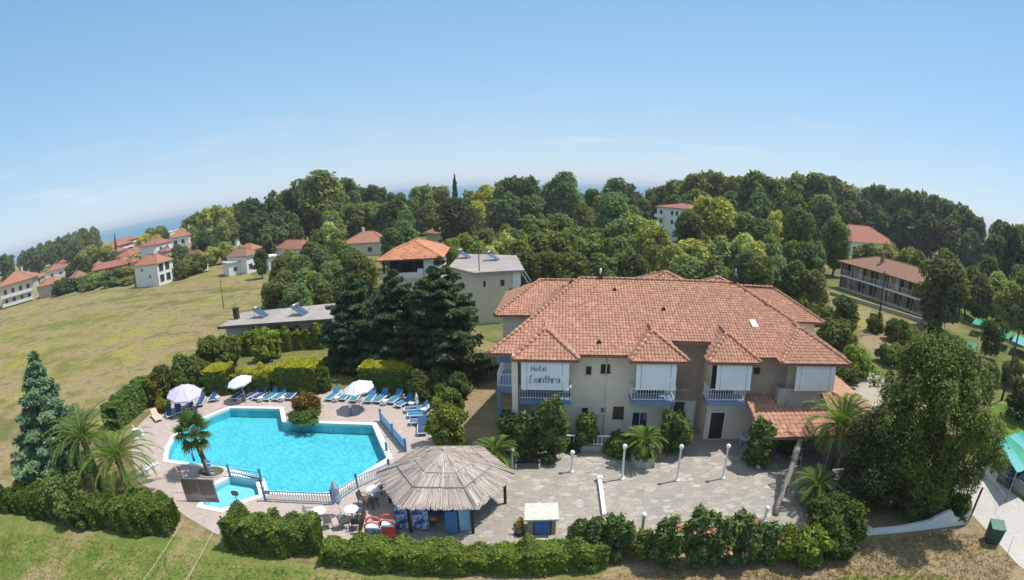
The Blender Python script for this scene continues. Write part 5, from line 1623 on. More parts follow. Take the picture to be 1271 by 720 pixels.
folded('folded white parasol by the turned blue loungers', at(518.5, 511), hgt(at(518.5, 511), 518, 487), WCV)
p = at(424, 641)
folded('folded parasol with lavender and grey stripes beside the picket fence', p, hgt(p, 414, 597), (LAV, M('slate_canvas', (.2, .25, .33), .8, .1, 2)), (-.15, .1), .26)

# --- rails and fences
POSTB = M('weathered_blue_post', (0.09, 0.24, 0.42), .55, .2, 3)
def fence_run(label, pts, h, kind, posts=None):
    t = thing('pool_fence', label, 'fence', pts[0])
    Q = [p - pts[0] for p in pts]
    for i, q in enumerate(Q):
        mb = MB(); mb.box((q.x, q.y, h / 2 + .08), (.13, .13, h + .16)); mb.box((q.x, q.y, h + .19), (.17, .17, .06)); mb.build('post', POSTB, t)
    for a, b in zip(Q[:-1], Q[1:]):
        d = (b - a).normalized() * .07
        a2, b2 = a + d, b - d
        mb = MB()
        if kind == 'picket':
            n = int((b2 - a2).length / .17)
            for k in range(n + 1):
                p = a2.lerp(b2, k / n); mb.box((p.x, p.y, .06 + h * .45), (.05, .05, h * .86))
            mb.build('pickets', WHITE, t)
            mb = MB(); Z = Vector((0, 0, 1)); mb.bar(a2 + Z * (h * .92), b2 + Z * (h * .92), .07, .07); mb.bar(a2 + Z * .14, b2 + Z * .14, .05, .06); mb.build('rail', SKYBLUE, t)
        elif kind == 'panel':
            Z = Vector((0, 0, 1)); mb.bar(a2 + Z * (h * .52), b2 + Z * (h * .52), .03, h * .7); mb.build('panel', SKYBLUE, t)
            mb = MB(); mb.bar(a2 + Z * (h * .92), b2 + Z * (h * .92), .06, .06); mb.bar(a2 + Z * .1, b2 + Z * .1, .06, .06); mb.build('rail', BLUE, t)
        else:
            Z = Vector((0, 0, 1)); mb.bar(a2 + Z * (h * .95), b2 + Z * (h * .95), .06, .06); mb.bar(a2 + Z * (h * .5), b2 + Z * (h * .5), .05, .05); mb.bar(a2 + Z * .1, b2 + Z * .1, .05, .05)
            n = max(int((b2 - a2).length / .2), 2)
            for k in range(1, n): 
                p = a2.lerp(b2, k / n); mb.bar(p + Z * .1, p + Z * h * .94, .03)
            mb.build('rail', SKYBLUE, t)
fence_run('white picket fence with blue rail and posts along the near pool edge', [at(330, 622), at(414, 626), at(444, 606), at(484, 588)], .82, 'picket')
fence_run('short pale blue railing between the big pool and the wading pool', [at(286, 592), at(325, 598)], .75, 'rail')
fence_run('slanting blue fence with pale panels right of the pool', [at(473, 523), at(488, 542), at(504, 561)], .8, 'panel')

# --- lamps
def lamp(label, u, v, vt, thick=.07, cap=True, group='white globe lamps of the courtyard'):
    p = at(u, v); h = hgt(p, u, vt)
    t = thing('garden_lamp', label, 'lamp', p, 0, group)
    mb = MB(); mb.lathe([(.001, 0), (.17, 0), (.17, .08), (.1, .12), (thick, .2), (thick * .85, h - .34), (thick * 1.3, h - .32), (thick * 1.3, h - .27), (.001, h - .27)], 12); mb.build('post', WHITE, t)
    mb = MB(); mb.ball((0, 0, h - .15), .15, 12, 8); mb.build('globe', PLASTIC, t)
lamp('white globe lamp beside the tip of the thatched roof', 636, 580, 556)
lamp('short white globe lamp behind the small bench', 709.5, 586, 559)
lamp('tall white globe lamp just left of the palm in the round stone planter', 772, 595, 551, .075)
lamp('white globe lamp in the open middle of the courtyard', 840, 597, 551, .07)
lamp('white globe lamp nearest the hotel entrance shade', 897, 594, 550, .07)
lamp('white globe lamp rising behind the small tree in the front hedge', 795, 672, 636, .09)
lamp('white globe lamp at the foot of the leaning grey trunk', 948, 648, 627, .08)
lamp('low white globe lamp before the oleanders on the grass side', 943, 682, 665, .05)
p = at(436, 516)
t = thing('bollard_light', 'blue bollard light standing on the pool edge paving', 'lamp', p)
mb = MB(); mb.lathe([(.001, 0), (.09, 0), (.08, .7), (.001, .7)], 10); mb.build('post', BLUE, t)
mb = MB(); mb.lathe([(.001, .701), (.13, .72), (.13, .85), (.001, .95)], 10); mb.build('lantern', PLASTIC, t)
for u, v, lb in [(241, 572, 'small blue post on the left pool edge by the fan palm'), (480, 560, 'small blue post at the right pool corner')]:
    t = thing('depth_post', lb, 'post', at(u, v))
    mb = MB(); mb.lathe([(.001, 0), (.1, 0), (.08, .62), (.001, .62)], 10); mb.build('post', BLUE, t)
    mb = MB(); mb.lathe([(.001, .622), (.11, .63), (.09, .72), (.001, .74)], 10); mb.build('cap', SKYBLUE, t)
p = at(296, 628)
t = thing('floodlight', 'small dark floodlight on a thin post by the wading pool', 'lamp', p)
mb = MB(); mb.tube([(0, 0, 0), (0, 0, .75)], .03, 8); mb.build('post', METAL, t)
mb = MB(); mb.box((0, 0, .9), (.42, .14, .28), 0, .3); mb.build('head', DARK, t)

# --- thatched bar
TC = at(552.5, 576, 2.6); TC = Vector((-3.78, 24.82, 0.03))
hut = thing('thatched_bar', 'six sided poolside bar under a grey straw thatched roof', 'bar', TC)
def straw_mat():
    m, t, b = base('straw')
    g = t.nodes.new('ShaderNodeNewGeometry')
    c = ramp(t, g.outputs['Random Per Island'], [(0, (.24, .19, .16)), (.3, (.39, .325, .28)), (.7, (.5, .43, .375)), (1, (.62, .55, .48))])
    c = mix(t, c, (.34, .28, .24), ramp(t, noise(t, coords(t, 'Object'), .9, 6, .7), [(.45, (0, 0, 0)), (.7, (.6, .6, .6))]))
    t.links.new(c, b.inputs['Base Color']); b.inputs['Roughness'].default_value = .9; b.inputs['Specular IOR Level'].default_value = .1
    return m
STRAW = straw_mat()
mb = MB()
zE, zA, RH = 1.95, 3.4, 3.62
hexc = [Vector((RH * math.cos(R(60 * k)), RH * .97 * math.sin(R(60 * k)), zE)) for k in range(6)]
ap = Vector((.1, -.1, zA))
for k in range(6):
    mb.slab([hexc[k], hexc[(k + 1) % 6], ap], .1)
rg = random.Random(4)
for layer, (f0, f1) in enumerate([(.62, 1.05), (.4, .74), (.2, .5), (0.02, .3)]):
    for k in range(6):
        a_, b_ = hexc[k], hexc[(k + 1) % 6]
        n = int(560 * (f1 + .1))
        for i in range(n):
            s = rg.random()
            e = a_.lerp(b_, s)
            p0, p1 = ap.lerp(e, max(.0, f0 + rg.uniform(-.08, .08))), ap.lerp(e, f1 + rg.uniform(-.07, .05))
            side = (b_ - a_).normalized()
            p1 = p1 + side * rg.uniform(-.1, .1)
            lift = .03 + .03 * (3 - layer) * 0 + rg.uniform(0, .06) + .035 * layer
            w_ = rg.uniform(.011, .028)
            u0, u1 = Vector((0, 0, lift + .02)), Vector((0, 0, lift - .01 + rg.uniform(-.02, .03)))
            mb.face([p0 - side * w_ * .6 + u0, p0 + side * w_ * .6 + u0, p1 + side * w_ + u1, p1 - side * w_ + u1])
for k in range(6):      # corner bundles and ring battens
    for q in range(5):
        e = hexc[k] + Vector((rg.uniform(-.12, .12), rg.uniform(-.12, .12), 0))
        mb.tube([ap + Vector((0, 0, .12)), ap.lerp(e, .5) + Vector((0, 0, .13)), ap.lerp(e, 1.02) + Vector((0, 0, .08))], .022, 4)
    for f in (.45, .72):
        mb.tube([ap.lerp(hexc[k], f) + Vector((0, 0, .17)), ap.lerp(hexc[(k + 1) % 6], f) + Vector((0, 0, .17))], .024, 4)
mb.ball((ap.x, ap.y, zA + .12), .16, 8, 5)
mb.build('thatch', STRAW, hut)
for k in range(6):
    c = hexc[k] * .9
    mb = MB(); mb.tube([(c.x, c.y, 0), (c.x, c.y, zE + .02)], .085, 8); mb.build('post', DWOOD, hut)
mb = MB()
for k in range(6):
    a_, b_ = hexc[k] * .9, hexc[(k + 1) % 6] * .9
    mb.bar((a_.x, a_.y, zE - .08), (b_.x, b_.y, zE - .08), .1, .1)
mb.build('eave_beam', DWOOD, hut)
mb = MB(); mb.bbox((-1.4, -1.0, 0), (1.5, -.55, 1.05)); mb.bbox((-1.55, -1.12, 1.052), (1.65, -.45, 1.12)); mb.bbox((1.05, -.545, 0), (1.5, 1.6, 1.05)); mb.build('counter', BLUE, hut)
mb = MB(); mb.bbox((-1.4, 1.3, 0), (.9, 1.5, 1.8)); mb.build('back_wall', M('dark_panel', (.1, .085, .08), .7, .3, 2), hut)
# cloth banners hung at the bar front
def banner_mat():
    m, t, b = base('blue_white_banner')
    c = ramp(t, noise(t, coords(t, 'Object'), 2.2, 4, .7), [(.42, (.02, .06, .22)), (.5, (.06, .14, .36)), (.56, (.6, .68, .78)), (.62, (.1, .2, .45))])
    t.links.new(c, b.inputs['Base Color']); b.inputs['Roughness'].default_value = .7
    return m
BAN = banner_mat()
for x, lb in [(-1.95, 'left of the two blue patterned banners hanging under the thatch'), (-1.05, 'right of the two blue patterned banners hanging under the thatch')]:
    p = TC + Vector((x, -2.72, 0))
    t = thing('banner', lb, 'banner', p)
    mb = MB(); mb.box((0, 0, .95), (.8, .02, 1.6)); mb.build('cloth', BAN, t)
    mb = MB(); mb.bar((-.45, 0, 1.76), (.45, 0, 1.76), .04); mb.bar((-.42, 0, 0), (-.42, 0, 1.75), .03); mb.bar((.42, 0, 0), (.42, 0, 1.75), .03); mb.build('stand', METAL, t)
p = TC + Vector((1.25, -2.3, 0))
t = thing('drinks_fridge', 'white fridge with blue side under the thatch', 'fridge', p, .15)
mb = MB(); mb.bbox((-.35, -.3, .04), (.35, .3, 1.55)); mb.build('body', PLASTIC, t)
mb = MB(); mb.bbox((-.31, -.335, .1), (.31, -.304, 1.5)); mb.build('door', SKYBLUE, t)
mb = MB(); mb.bar((.26, -.36, .6), (.26, -.36, 1.1), .03); mb.build('handle', METAL, t)
p = TC + Vector((.55, -2.75, 0))
t = thing('menu_board', 'blue upright board leaning by the bar counter', 'board', p)
mb = MB(); mb.box((0, 0, .68), (.62, .04, 1.3), 0, -.12); mb.build('panel', BLUE, t)
mb = MB(); mb.bar((-.25, .08, .9), (-.25, .45, .0), .03); mb.bar((.25, .08, .9), (.25, .45, .0), .03); mb.bar((-.25, .26, .45), (.25, .26, .45), .03); mb.build('stand', METAL, t)
p = TC + Vector((-.45, -2.45, 0))
t = thing('bar_stool', 'round orange topped stool at the bar', 'stool', p)
mb = MB(); mb.lathe([(.001, .72), (.22, .72), (.22, .8), (.001, .82)], 14); mb.build('seat', M('orange_seat', (.55, .2, .08), .6, .1, 3), t)
for k in range(4):
    a = k * 1.571 + .4
    mb = MB(); mb.tube([(.12 * math.cos(a), .12 * math.sin(a), .72), (.2 * math.cos(a), .2 * math.sin(a), 0)], .018, 6); mb.build('leg', DWOOD, t)
# ice cream chests with red hooped lids
RED = M('coral_red_plastic', (.62, .1, .07), .45, .15, 3)
def art():
    m, t, b = base('chest_artwork')
    c = ramp(t, noise(t, coords(t, 'Object'), 3.2, 3, .6), [(.4, (.05, .15, .3)), (.5, (.08, .3, .42)), (.57, (.65, .7, .72)), (.63, (.07, .22, .38))])
    t.links.new(c, b.inputs['Base Color']); b.inputs['Roughness'].default_value = .4
    return m
for u, v, lb, mt in [(466, 668, 'left ice cream chest with blue front and red hooped canopy', art()), (483, 665, 'right ice cream chest with red front and red hooped canopy', RED)]:
    t = thing('ice_cream_chest', lb, 'freezer', at(u, v), .05)
    mb = MB(); mb.bbox((-.42, -.3, .12), (.42, .3, .8)); mb.build('body', mt, t)
    mb = MB(); mb.bbox((-.43, -.31, .802), (.43, .31, .86)); mb.build('lid', PLASTIC, t)
    for y in (-.24, .24):
        mb = MB(); mb.tube([(.4 * math.cos(math.pi * k / 10), y, .86 + .34 * math.sin(math.pi * k / 10)) for k in range(11)], .05, 8); mb.build('hoop', RED, t)
    for x in (-.33, .33):
        for y in (-.2, .2):
            mb = MB(); mb.lathe([(.001, -.06), (.06, -.06), (.06, .06), (.001, .06)], 8, (x, y, .06)); mb.build('caster', DARK, t)
# round tables and chairs
def make_table(lb, p):
    t = thing('cafe_table', lb, 'table', p, 0, 'white round tables by the picket fence')
    mb = MB(); mb.lathe([(.001, .7), (.42, .7), (.43, .72), (.42, .74), (.001, .745)], 20); mb.build('tabletop', PLASTIC, t)
    mb = MB(); mb.lathe([(.001, .699), (.05, .69), (.04, .1), (.2, .04), (.22, 0), (.001, 0)], 10); mb.build('pedestal', METAL, t)
    return t
def make_chair(lb, p, rz, mat, grp):
    t = thing('garden_chair', lb, 'chair', p, rz, grp)
    mb = MB(); mb.bbox((-.23, -.23, .42), (.23, .22, .46)); mb.build('seat', mat, t)
    mb = MB(); mb.poly([(-.22, .22, .46), (.22, .22, .46), (.2, .3, .88), (-.2, .3, .88), (-.22, .25, .46), (.22, .25, .46), (.2, .33, .88), (-.2, .33, .88)], [(0, 1, 2, 3), (7, 6, 5, 4), (1, 5, 6, 2), (4, 0, 3, 7), (3, 2, 6, 7)]); mb.build('backrest', mat, t)
    for s in (-1, 1):
        mb = MB(); mb.bar((s * .25, -.2, .65), (s * .25, .24, .66), .05, .03); mb.bar((s * .25, -.2, .42), (s * .25, -.2, .64), .03); mb.build('armrest', mat, t)
        for y in (-.2, .2):
            mb = MB(); mb.bar((s * .21, y, .42), (s * .24, y * 1.15, 0), .04); mb.build('leg', mat, t)
    return t
DCH = M('dark_chair_plastic', (.07, .07, .075), .5, .2, 4)
t1 = make_table('white round table nearest the thatched bar posts', at(465, 620))
t2 = dup(t1, 'white round table before the folded striped parasol', at(438, 645))
t3 = dup(t1, 'white round table close to the picket fence corner and the hedge', at(398, 647))
ch = make_chair('dark chair left of the table nearest the bar', at(452, 627), 1.2, DCH, 'dark chairs at the cafe tables')
for u, v, rz, lb in [(463, 629, 2.6, 'dark chair in front of the table nearest the bar'), (474, 612, -.6, 'dark chair behind the table nearest the bar'), (428, 655, 2.2, 'dark chair left of the table before the folded parasol'), (443, 656, 3.3, 'dark chair in front of the table before the folded parasol'),
                     (449, 642, -1.4, 'dark chair right of the table before the folded parasol')]:
    dup(ch, lb, at(u, v), rz)
gch = make_chair('grey chair facing the table by the picket corner', at(408, 655), 3.6, METAL, 'grey chairs by the picket corner')
dup(gch, 'grey chair left of the table by the picket corner', at(386, 645), 1.7)
wch = make_chair('white chair in the porch shade nearest the entrance', at(923, 552), .6, PLASTIC, 'white chairs in the porch shade')
for u, v, rz, lb in [(932, 556, 2.2, 'white chair turned away beside the entrance side chair'), (990, 575, 1.0, 'white chair under the porch left of the tall palm'), (1043, 578, -.5, 'white chair under the porch right of the tall palm'), (1057, 576, .4, 'white chair deepest under the right end of the porch')]:
    dup(wch, lb, at(u, v), rz)

# driftwood post, leaning trunk
def log(name, label, p, q, r0, r1, mat, cat, n=7):
    rg = random.Random(label)
    mb = MB()
    pts = [p.lerp(q, i / n) + Vector((rg.uniform(-.05, .05), rg.uniform(-.05, .05), 0)) * (1 if 0 < i < n else 0) for i in range(n + 1)]
    mb.tube([x - p for x in pts], [(r0 + (r1 - r0) * i / n) * rg.uniform(.75, 1.25) for i in range(n + 1)], 8)
    o = mb.build(name, mat)
    o.location = p
    return tag(o, label, cat)
p = at(446, 664)
log('driftwood_post', 'twisted brown driftwood post by the cafe tables', p, ptop(455, 616, math.hypot(p.x, p.y)), .13, .1, M('driftwood', (.16, .11, .085), .9, .35, 5, .5), 'post')
p = at(962, 640); q = at(984, 586); q.z = 2.2
log('leaning_trunk', 'weathered grey leaning palm trunk at the right end of the courtyard', p, q, .17, .24, M('grey_trunk', (.2, .18, .155), .9, .3, 4, .5), 'trunk')

rg = random.Random(9)
mb = MB()
for k in range(22):
    a = rg.uniform(0, 6.28)
    f = rg.uniform(.35, 1.0)
    b0 = (q - p) * f
    e = b0 + Vector((math.cos(a) * rg.uniform(.3, .9), math.sin(a) * rg.uniform(.3, .9), rg.uniform(-.5, .25)))
    mb.tube([b0, b0.lerp(e, .6) + Vector((0, 0, .1)), e], [.06, .035, .01], 5)
st_ = mb.build('dead_fronds', M('dead_frond', (.24, .21, .17), .95, .3, 4, .3), [o for o in COL.objects if o.name == 'leaning_trunk'][0])
# signboard by the wading pool
A_, B_ = at(233, 622), at(272, 624)
L, rz = frame(A_, B_)
t = thing('picture_board', 'framed two panel picture board with grey brown print by the wading pool', 'board', A_, rz)
def board_mat():
    m, t_, b = base('printed_board')
    g = t_.nodes.new('ShaderNodeTexCoord')
    sep = t_.nodes.new('ShaderNodeSeparateXYZ'); t_.links.new(g.outputs['Object'], sep.inputs[0])
    mx = t_.nodes.new('ShaderNodeMath'); mx.operation = 'MULTIPLY_ADD'
    t_.links.new(noise(t_, g.outputs['Object'], 2.4, 6, .7), mx.inputs[0]); mx.inputs[1].default_value = .9; t_.links.new(sep.outputs[2], mx.inputs[2])
    c = ramp(t_, mx.outputs[0], [(.5, (.28, .27, .25)), (.9, (.3, .28, .26)), (1.0, (.14, .1, .07)), (1.25, (.17, .13, .09)), (1.4, (.33, .31, .3))])
    t_.links.new(c, b.inputs['Base Color']); b.inputs['Roughness'].default_value = .5
    return m
hB = hgt(A_, 228, 593)
BM = board_mat()
for x0, x1 in ((.04, L / 2 - .04), (L / 2 + .04, L - .04)):
    mb = MB(); mb.bbox((x0, -.02, .1), (x1, .02, hB - .04)); mb.build('printed_panel', BM, t)
for x in (0, L / 2, L):
    mb = MB(); mb.bbox((x - .035, -.035, 0), (x + .035, .035, hB)); mb.build('post', METAL, t)
mb = MB(); mb.bbox((.036, -.03, hB - .035), (L - .036, .03, hB + .03)); mb.bbox((.036, -.03, .03), (L - .036, .03, .09)); mb.build('rail', METAL, t)
mb = MB(); mb.bbox((L * .62, -.035, .16), (L - .1, -.022, .3)); mb.build('red_strip', RED, t)
def flag(label, p, h, mats, lean):
    t = thing('flag', label, 'flag', p)
    mb = MB(); mb.tube([(0, 0, 0), (lean, 0, h)], .03, 6); mb.build('pole', METAL, t)
    mb = MB()
    n = 9
    for i in range(n):
        z0, z1 = h - .05 - i * h * .07, h - .05 - (i + 1) * h * .07
        mb.mi = i % len(mats)
        x0, x1 = lean * z0 / h, lean * z1 / h
        o0, o1 = .04 * math.sin(i * 1.3), .04 * math.sin((i + 1) * 1.3)
        mb.face([(x0 + .03, 0, z0), (x0 + .26 + o0, .07 + o0, z0 - .05), (x1 + .26 + o1, .07 + o1, z1 - .05), (x1 + .03, 0, z1)])
    mb.build('cloth', mats, t)
flag('limp red flag at the left end of the picture board', at(231, 612), hgt(at(231, 612), 223, 580), [RED, M('pink_cloth', (.6, .3, .3), .8, .1, 3)], -.2)
flag('limp blue and white striped flag behind the picture board', at(266, 600), hgt(at(266, 600), 258, 571), [BLUE, WHITE], -.2)
# planting ring of the fan palm
p = at(262, 587)
t = thing('planting_ring', 'oval earth bed with low rim at the foot of the fan palm', 'planter', p)
mb = MB()
mb.lathe([(1.02, 0), (1.02, .12), (.9, .12), (.9, .05)], 20); mb.v = [(x * 1.15, y * .75, z) for x, y, z in mb.v]; mb.build('rim', CONC, t)
mb = MB(); mb.lathe([(.9, .06), (.001, .1)], 20); mb.v = [(x * 1.15, y * .75, z) for x, y, z in mb.v]; mb.build('soil', M('bed_soil', (.1, .1, .05), .95, .3, 3, .3), t)
# low white bench-like wall fragments by the left palms
for u, v, ang, ln, hh, lb in [(188, 586, 1.15, 1.4, .4, 'white low bench near the left palms'), (172, 540, .2, 1.0, .5, 'white cube stool at the left end of the terrace')]:
    o = MB(); o.box((0, 0, hh / 2), (ln, .4, hh)); o.box((0, 0, hh + .03), (ln + .08, .46, .06)); o.box((-ln * .5 + .08, .12, hh + .2), (.12, .12, .34)) 
    b = o.build('masonry_bench', WHITE); b.location = at(u, v); b.rotation_euler = (0, 0, ang); tag(b, lb, 'bench')

# stone kiosk with blue door, gas bottle, trolley
p = at(672, 664)
t = thing('stone_kiosk', 'small stone kiosk with white slab roof and blue door', 'kiosk', p, -.04)
KST = M('kiosk_stone', (.33, .28, .18), .9, .25, 4, .4)
mb = MB(); mb.bbox((-.72, 0, 0), (.72, .95, 1.0)); mb.build('wall', KST, t)
mb = MB(); mb.slab([(-.86, -.14, 1.06), (.86, -.14, 1.1), (.86, 1.1, 1.3), (-.86, 1.1, 1.26)], .09); mb.build('roof', M('speckled_slab', (.56, .54, .47), .8, .2, 9, .3, dirt=(.4, .37, .28)), t)
mb = MB(); mb.bbox((-.34, -.035, .06), (.42, -.003, .9)); mb.build('door', M('bright_blue_door', (.03, .16, .42), .5, .1, 3), t)
mb = MB(); mb.bbox((.44, -.03, .04), (.5, -.004, .95)); mb.bbox((-.42, -.03, .04), (-.36, -.004, .95)); mb.build('door_frame', DWOOD, t)
p = at(646, 656)
t = thing('gas_bottle', 'yellow gas bottle standing left of the stone kiosk', 'gas bottle', p)
mb = MB(); mb.lathe([(.001, 0), (.17, 0), (.18, .06), (.18, .52), (.13, .64), (.05, .68), (.001, .68)], 14); mb.build('body', M('yellow_paint', (.62, .36, .03), .45, .12, 3), t)
mb = MB(); mb.lathe([(.001, .682), (.05, .69), (.05, .78), (.001, .79)], 8); mb.build('valve', METAL, t)
p = at(645, 664)
t = thing('hand_trolley', 'dark hand trolley beside the yellow gas bottle', 'trolley', p, .4)
mb = MB(); mb.bar((-.15, 0, .12), (-.15, .15, .75), .04); mb.bar((.15, 0, .12), (.15, .15, .75), .04); mb.bar((-.15, .15, .75), (.15, .15, .75), .04); mb.bar((-.15, .06, .4), (.15, .06, .4), .03); mb.bbox((-.18, -.25, .06), (.18, 0, .1)); mb.build('frame', DARK, t)
for x in (-.22, .22):
    mb = MB(); mb.tube([(x - .03, .06, .12), (x + .03, .06, .12)], .12, 12); mb.build('wheel', DARK, t)
# courtyard kerb, bench
p, q = at(744, 597), at(750, 642)
o = MB(); o.bar((0, 0, .11), (q.x - p.x, q.y - p.y, .11), .22, .22); o.box((0, 0, .16), (.34, .34, .32))
b = o.build('courtyard_kerb', WHITE); b.location = p; tag(b, 'narrow white kerb crossing the middle of the courtyard', 'kerb')
p = at(655, 581)
t = thing('garden_bench', 'small white bench with dark slats near the big bush', 'bench', p, -.05)
for y in (0, .5):
    mb = MB(); mb.bbox((-.75, y - .09, .36 + y * .2), (.75, y + .09, .42 + y * .2)); mb.build('slat', DARK, t)
for x in (-.72, .72):
    mb = MB(); mb.bbox((x - .05, -.12, 0), (x + .05, .62, .355)); mb.build('leg', WHITE, t)

# round stone planters
PST = M('planter_stone', (.45, .42, .37), .9, .22, 5, .5, dirt=(.3, .27, .23))
def planter(label, p, r, h):
    t = thing('stone_planter', label, 'planter', p)
    mb = MB(); mb.lathe([(r * .97, 0), (r, h * .5), (r * 1.02, h), (r * .82, h), (r * .82, h - .1)], 20, smooth=False); mb.build('wall', PST, t)
    mb = MB(); mb.lathe([(r * .82, h - .08), (.001, h - .03)], 20); mb.build('soil', M('planter_soil', (.09, .07, .05), .95, .3, 3, .3), t)
planter('round stone planter of the bright palm in the middle of the courtyard edge', at(798, 575), .78, .75)
planter('round pale stone planter of the palm at the left hotel corner', at(614, 583), .8, .7)

# bin, walls, poles, car on the right
p = at(1230, 672)
t = thing('wheelie_bin', 'dark green wheeled rubbish bin beside the lane', 'bin', p, -.55)
GB_ = M('bin_green', (.025, .07, .05), .5, .2, 3)
mb = MB(); mb.box((0, 0, .62), (.98, .8, 1.05), taper=1.12); mb.build('body', GB_, t)
mb = MB(); mb.slab([(-.58, -.5, 1.16), (.58, -.5, 1.16), (.58, .48, 1.28), (-.58, .48, 1.28)], .06); mb.bbox((-.3, -.53, 1.1), (.3, -.49, 1.14)); mb.build('lid', M('bin_lid_green', (.06, .16, .11), .45, .15, 3), t)
for x in (-.4, .4):
    for y in (-.3, .3):
        mb = MB(); mb.tube([(x - .04, y, .09), (x + .04, y, .09)], .085, 10); mb.build('wheel', DARK, t)
A_, B_ = at(1070, 664), at(1199, 650)
L, rz = frame(A_, B_)
prof = [(0, .35), (.04, .55), (.08, .35), (.3, .38), (.45, .5), (.58, .62), (.66, .95), (.74, 1.2), (.79, 1.05), (.82, .72), (.88, .6), (.94, .7), (1, 1.05)]
o = MB()
vs = [(f * L, -.1, 0) for f, h in prof] + [(f * L, -.1, h) for f, h in prof] + [(f * L, .1, 0) for f, h in prof] + [(f * L, .1, h) for f, h in prof]
n = len(prof)
fs = []
for i in range(n - 1):
    fs += [(i, i + 1, n + i + 1, n + i), (2 * n + i + 1, 2 * n + i, 3 * n + i, 3 * n + i + 1), (n + i, n + i + 1, 3 * n + i + 1, 3 * n + i)]
fs += [(0, n, 3 * n, 2 * n), (n - 1, 3 * n - 1, 4 * n - 1, 2 * n - 1)]
o.poly(vs, fs)
b = o.build('boundary_wall', WREND); b.location = A_; b.rotation_euler = (0, 0, rz); tag(b, 'white boundary wall with wavy top at the foot of the big pine', 'wall')
p, q = at(1172, 612), at(1214, 596)
o = MB(); o.bar((0, 0, .5), (q.x - p.x, q.y - p.y, .5), .2, 1.0); o.bar((0, 0, 1.04), (q.x - p.x, q.y - p.y, 1.04), .3, .08)
b = o.build('boundary_wall', WREND); b.location = p; tag(b, 'short white wall beside the lane behind the big pine', 'wall')
p = at(1200, 650)
log('gate_post', 'dark slanting post at the right end of the wavy white wall', p, p + Vector((.35, .1, hgt(p, 1217, 590) * .75)), .09, .07, DWOOD, 'post', 3)
p = at(1250, 690)
log('marker_stick', 'thin pale stick in the verge beside the rubbish bin', p, p + Vector((.25, .3, 1.2)), .02, .015, METAL, 'stick', 3)
for (u0, v0), (u1, v1), h, mt, nm, lb, ct in [((1222, 591), (1234, 600), .9, WHITE, 'white_gate', 'small white gate by the lane', 'gate'), ((1236, 590), (1300, 640), .8, CONC, 'roadside_wall', 'concrete wall along the far side of the lane', 'wall'), ((1245, 582), (1270, 600), .7, CREAM, 'planter_wall', 'cream wall below the striped canopy', 'wall')]:
    p, q = at(u0, v0), at(u1, v1)
    o = MB(); d = Vector((q.x - p.x, q.y - p.y, 0))
    if nm == 'white_gate':
        for k in range(9): o.bar(d * (k / 8), d * (k / 8) + Vector((0, 0, h)), .06)
        o.bar(Vector((0, 0, h)), d + Vector((0, 0, h)), .07); o.bar(Vector((0, 0, .12)), d + Vector((0, 0, .12)), .07)
    else:
        o.bar(Vector((0, 0, h / 2)), d + Vector((0, 0, h / 2)), .25, h); o.bar(Vector((0, 0, h + .03)), d + Vector((0, 0, h + .03)), .32, .06)
    b = o.build(nm, mt); b.location = p; tag(b, lb, ct)
def pole(label, u, v, vt, r=.12, lean=0.0, arms=1):
    p = at(u, v); h = hgt(p, u, vt)
    t = thing('utility_pole', label, 'utility pole', p)
    mb = MB(); mb.tube([(0, 0, 0), (lean * .5, 0, h * .5), (lean, 0, h)], [r * 1.2, r, r * .75], 8); mb.build('mast', DWOOD, t)
    for k in range(arms):
        mb = MB(); mb.bar((lean - .6, 0, h - .4 - k * .5), (lean + .6, .1, h - .4 - k * .5), .08); mb.build('crossarm', DWOOD, t)
pole('wooden utility pole in front of the long balconied house', 1088, 415, 334, .12)
pole('tall wooden utility pole near the right edge behind the big pine', 1243, 497, 402, .14, .5)
pole('slim pole on the meadow beyond the low flat roof', 278, 384, 340, .06, 0, 1)
# parked car under the striped canopy
CARP = M('dark_blue_car_paint', (.03, .06, .14), .2, .1, 1, spec=.7)
p = at(1270, 604)
t = thing('parked_car', 'dark blue car parked at the right edge under the striped canopy', 'car', p, -.75)
mb = MB()
pf = [(-2.0, .3), (-2.05, .6), (-1.95, .82), (-1.2, .92), (-.55, 1.38), (.75, 1.42), (1.5, .98), (2.0, .88), (2.05, .55), (1.98, .28)]
for s in (0,):
    n = len(pf)
    def half(x, z): return .82 if z < .95 else .66
    vs = [(x, -half(x, z), z) for x, z in pf] + [(x, half(x, z), z) for x, z in pf]
    fs = [(i, (i + 1) % n, n + (i + 1) % n, n + i) for i in range(n)] + [tuple(reversed(range(n))), tuple(range(n, 2 * n))]
    mb.poly(vs, fs)
mb.build('body', CARP, t)
for x, y in [(-1.25, -.8), (1.3, -.8), (-1.25, .8), (1.3, .8)]:
    mb = MB(); mb.tube([(x, y - .1, .32), (x, y + .1, .32)], .32, 16); w_ = mb.build('wheel', DARK, t)
    mb = MB(); mb.tube([(x, y - .11, .32), (x, y + .11, .32)], .18, 12); mb.build('rim', METAL, w_)
for nm, q in [('windscreen', [(-1.17, -.68, .95), (-1.17, .68, .95), (-.58, .6, 1.36), (-.58, -.6, 1.36)]), ('rear_window', [(1.45, .68, 1.02), (1.45, -.68, 1.02), (.8, -.6, 1.4), (.8, .6, 1.4)])]:
    mb = MB(); nr = (Vector(q[1]) - Vector(q[0])).cross(Vector(q[3]) - Vector(q[0])).normalized()
    if nr.z < 0: nr = -nr
    mb.slab([Vector(k) + nr * .03 for k in q], .02); mb.build(nm, GLASS, t)
for s in (-1, 1):
    mb = MB(); mb.poly([(-.95, s * .76, .98), (1.2, s * .76, 1.0), (.7, s * .68, 1.34), (-.5, s * .68, 1.32)], [(0, 1, 2, 3)]); mb.build('side_window', GLASS, t)
    mb = MB(); mb.box((-2.03, s * .55, .68), (.06, .3, .16)); mb.build('headlight', PLASTIC, t)
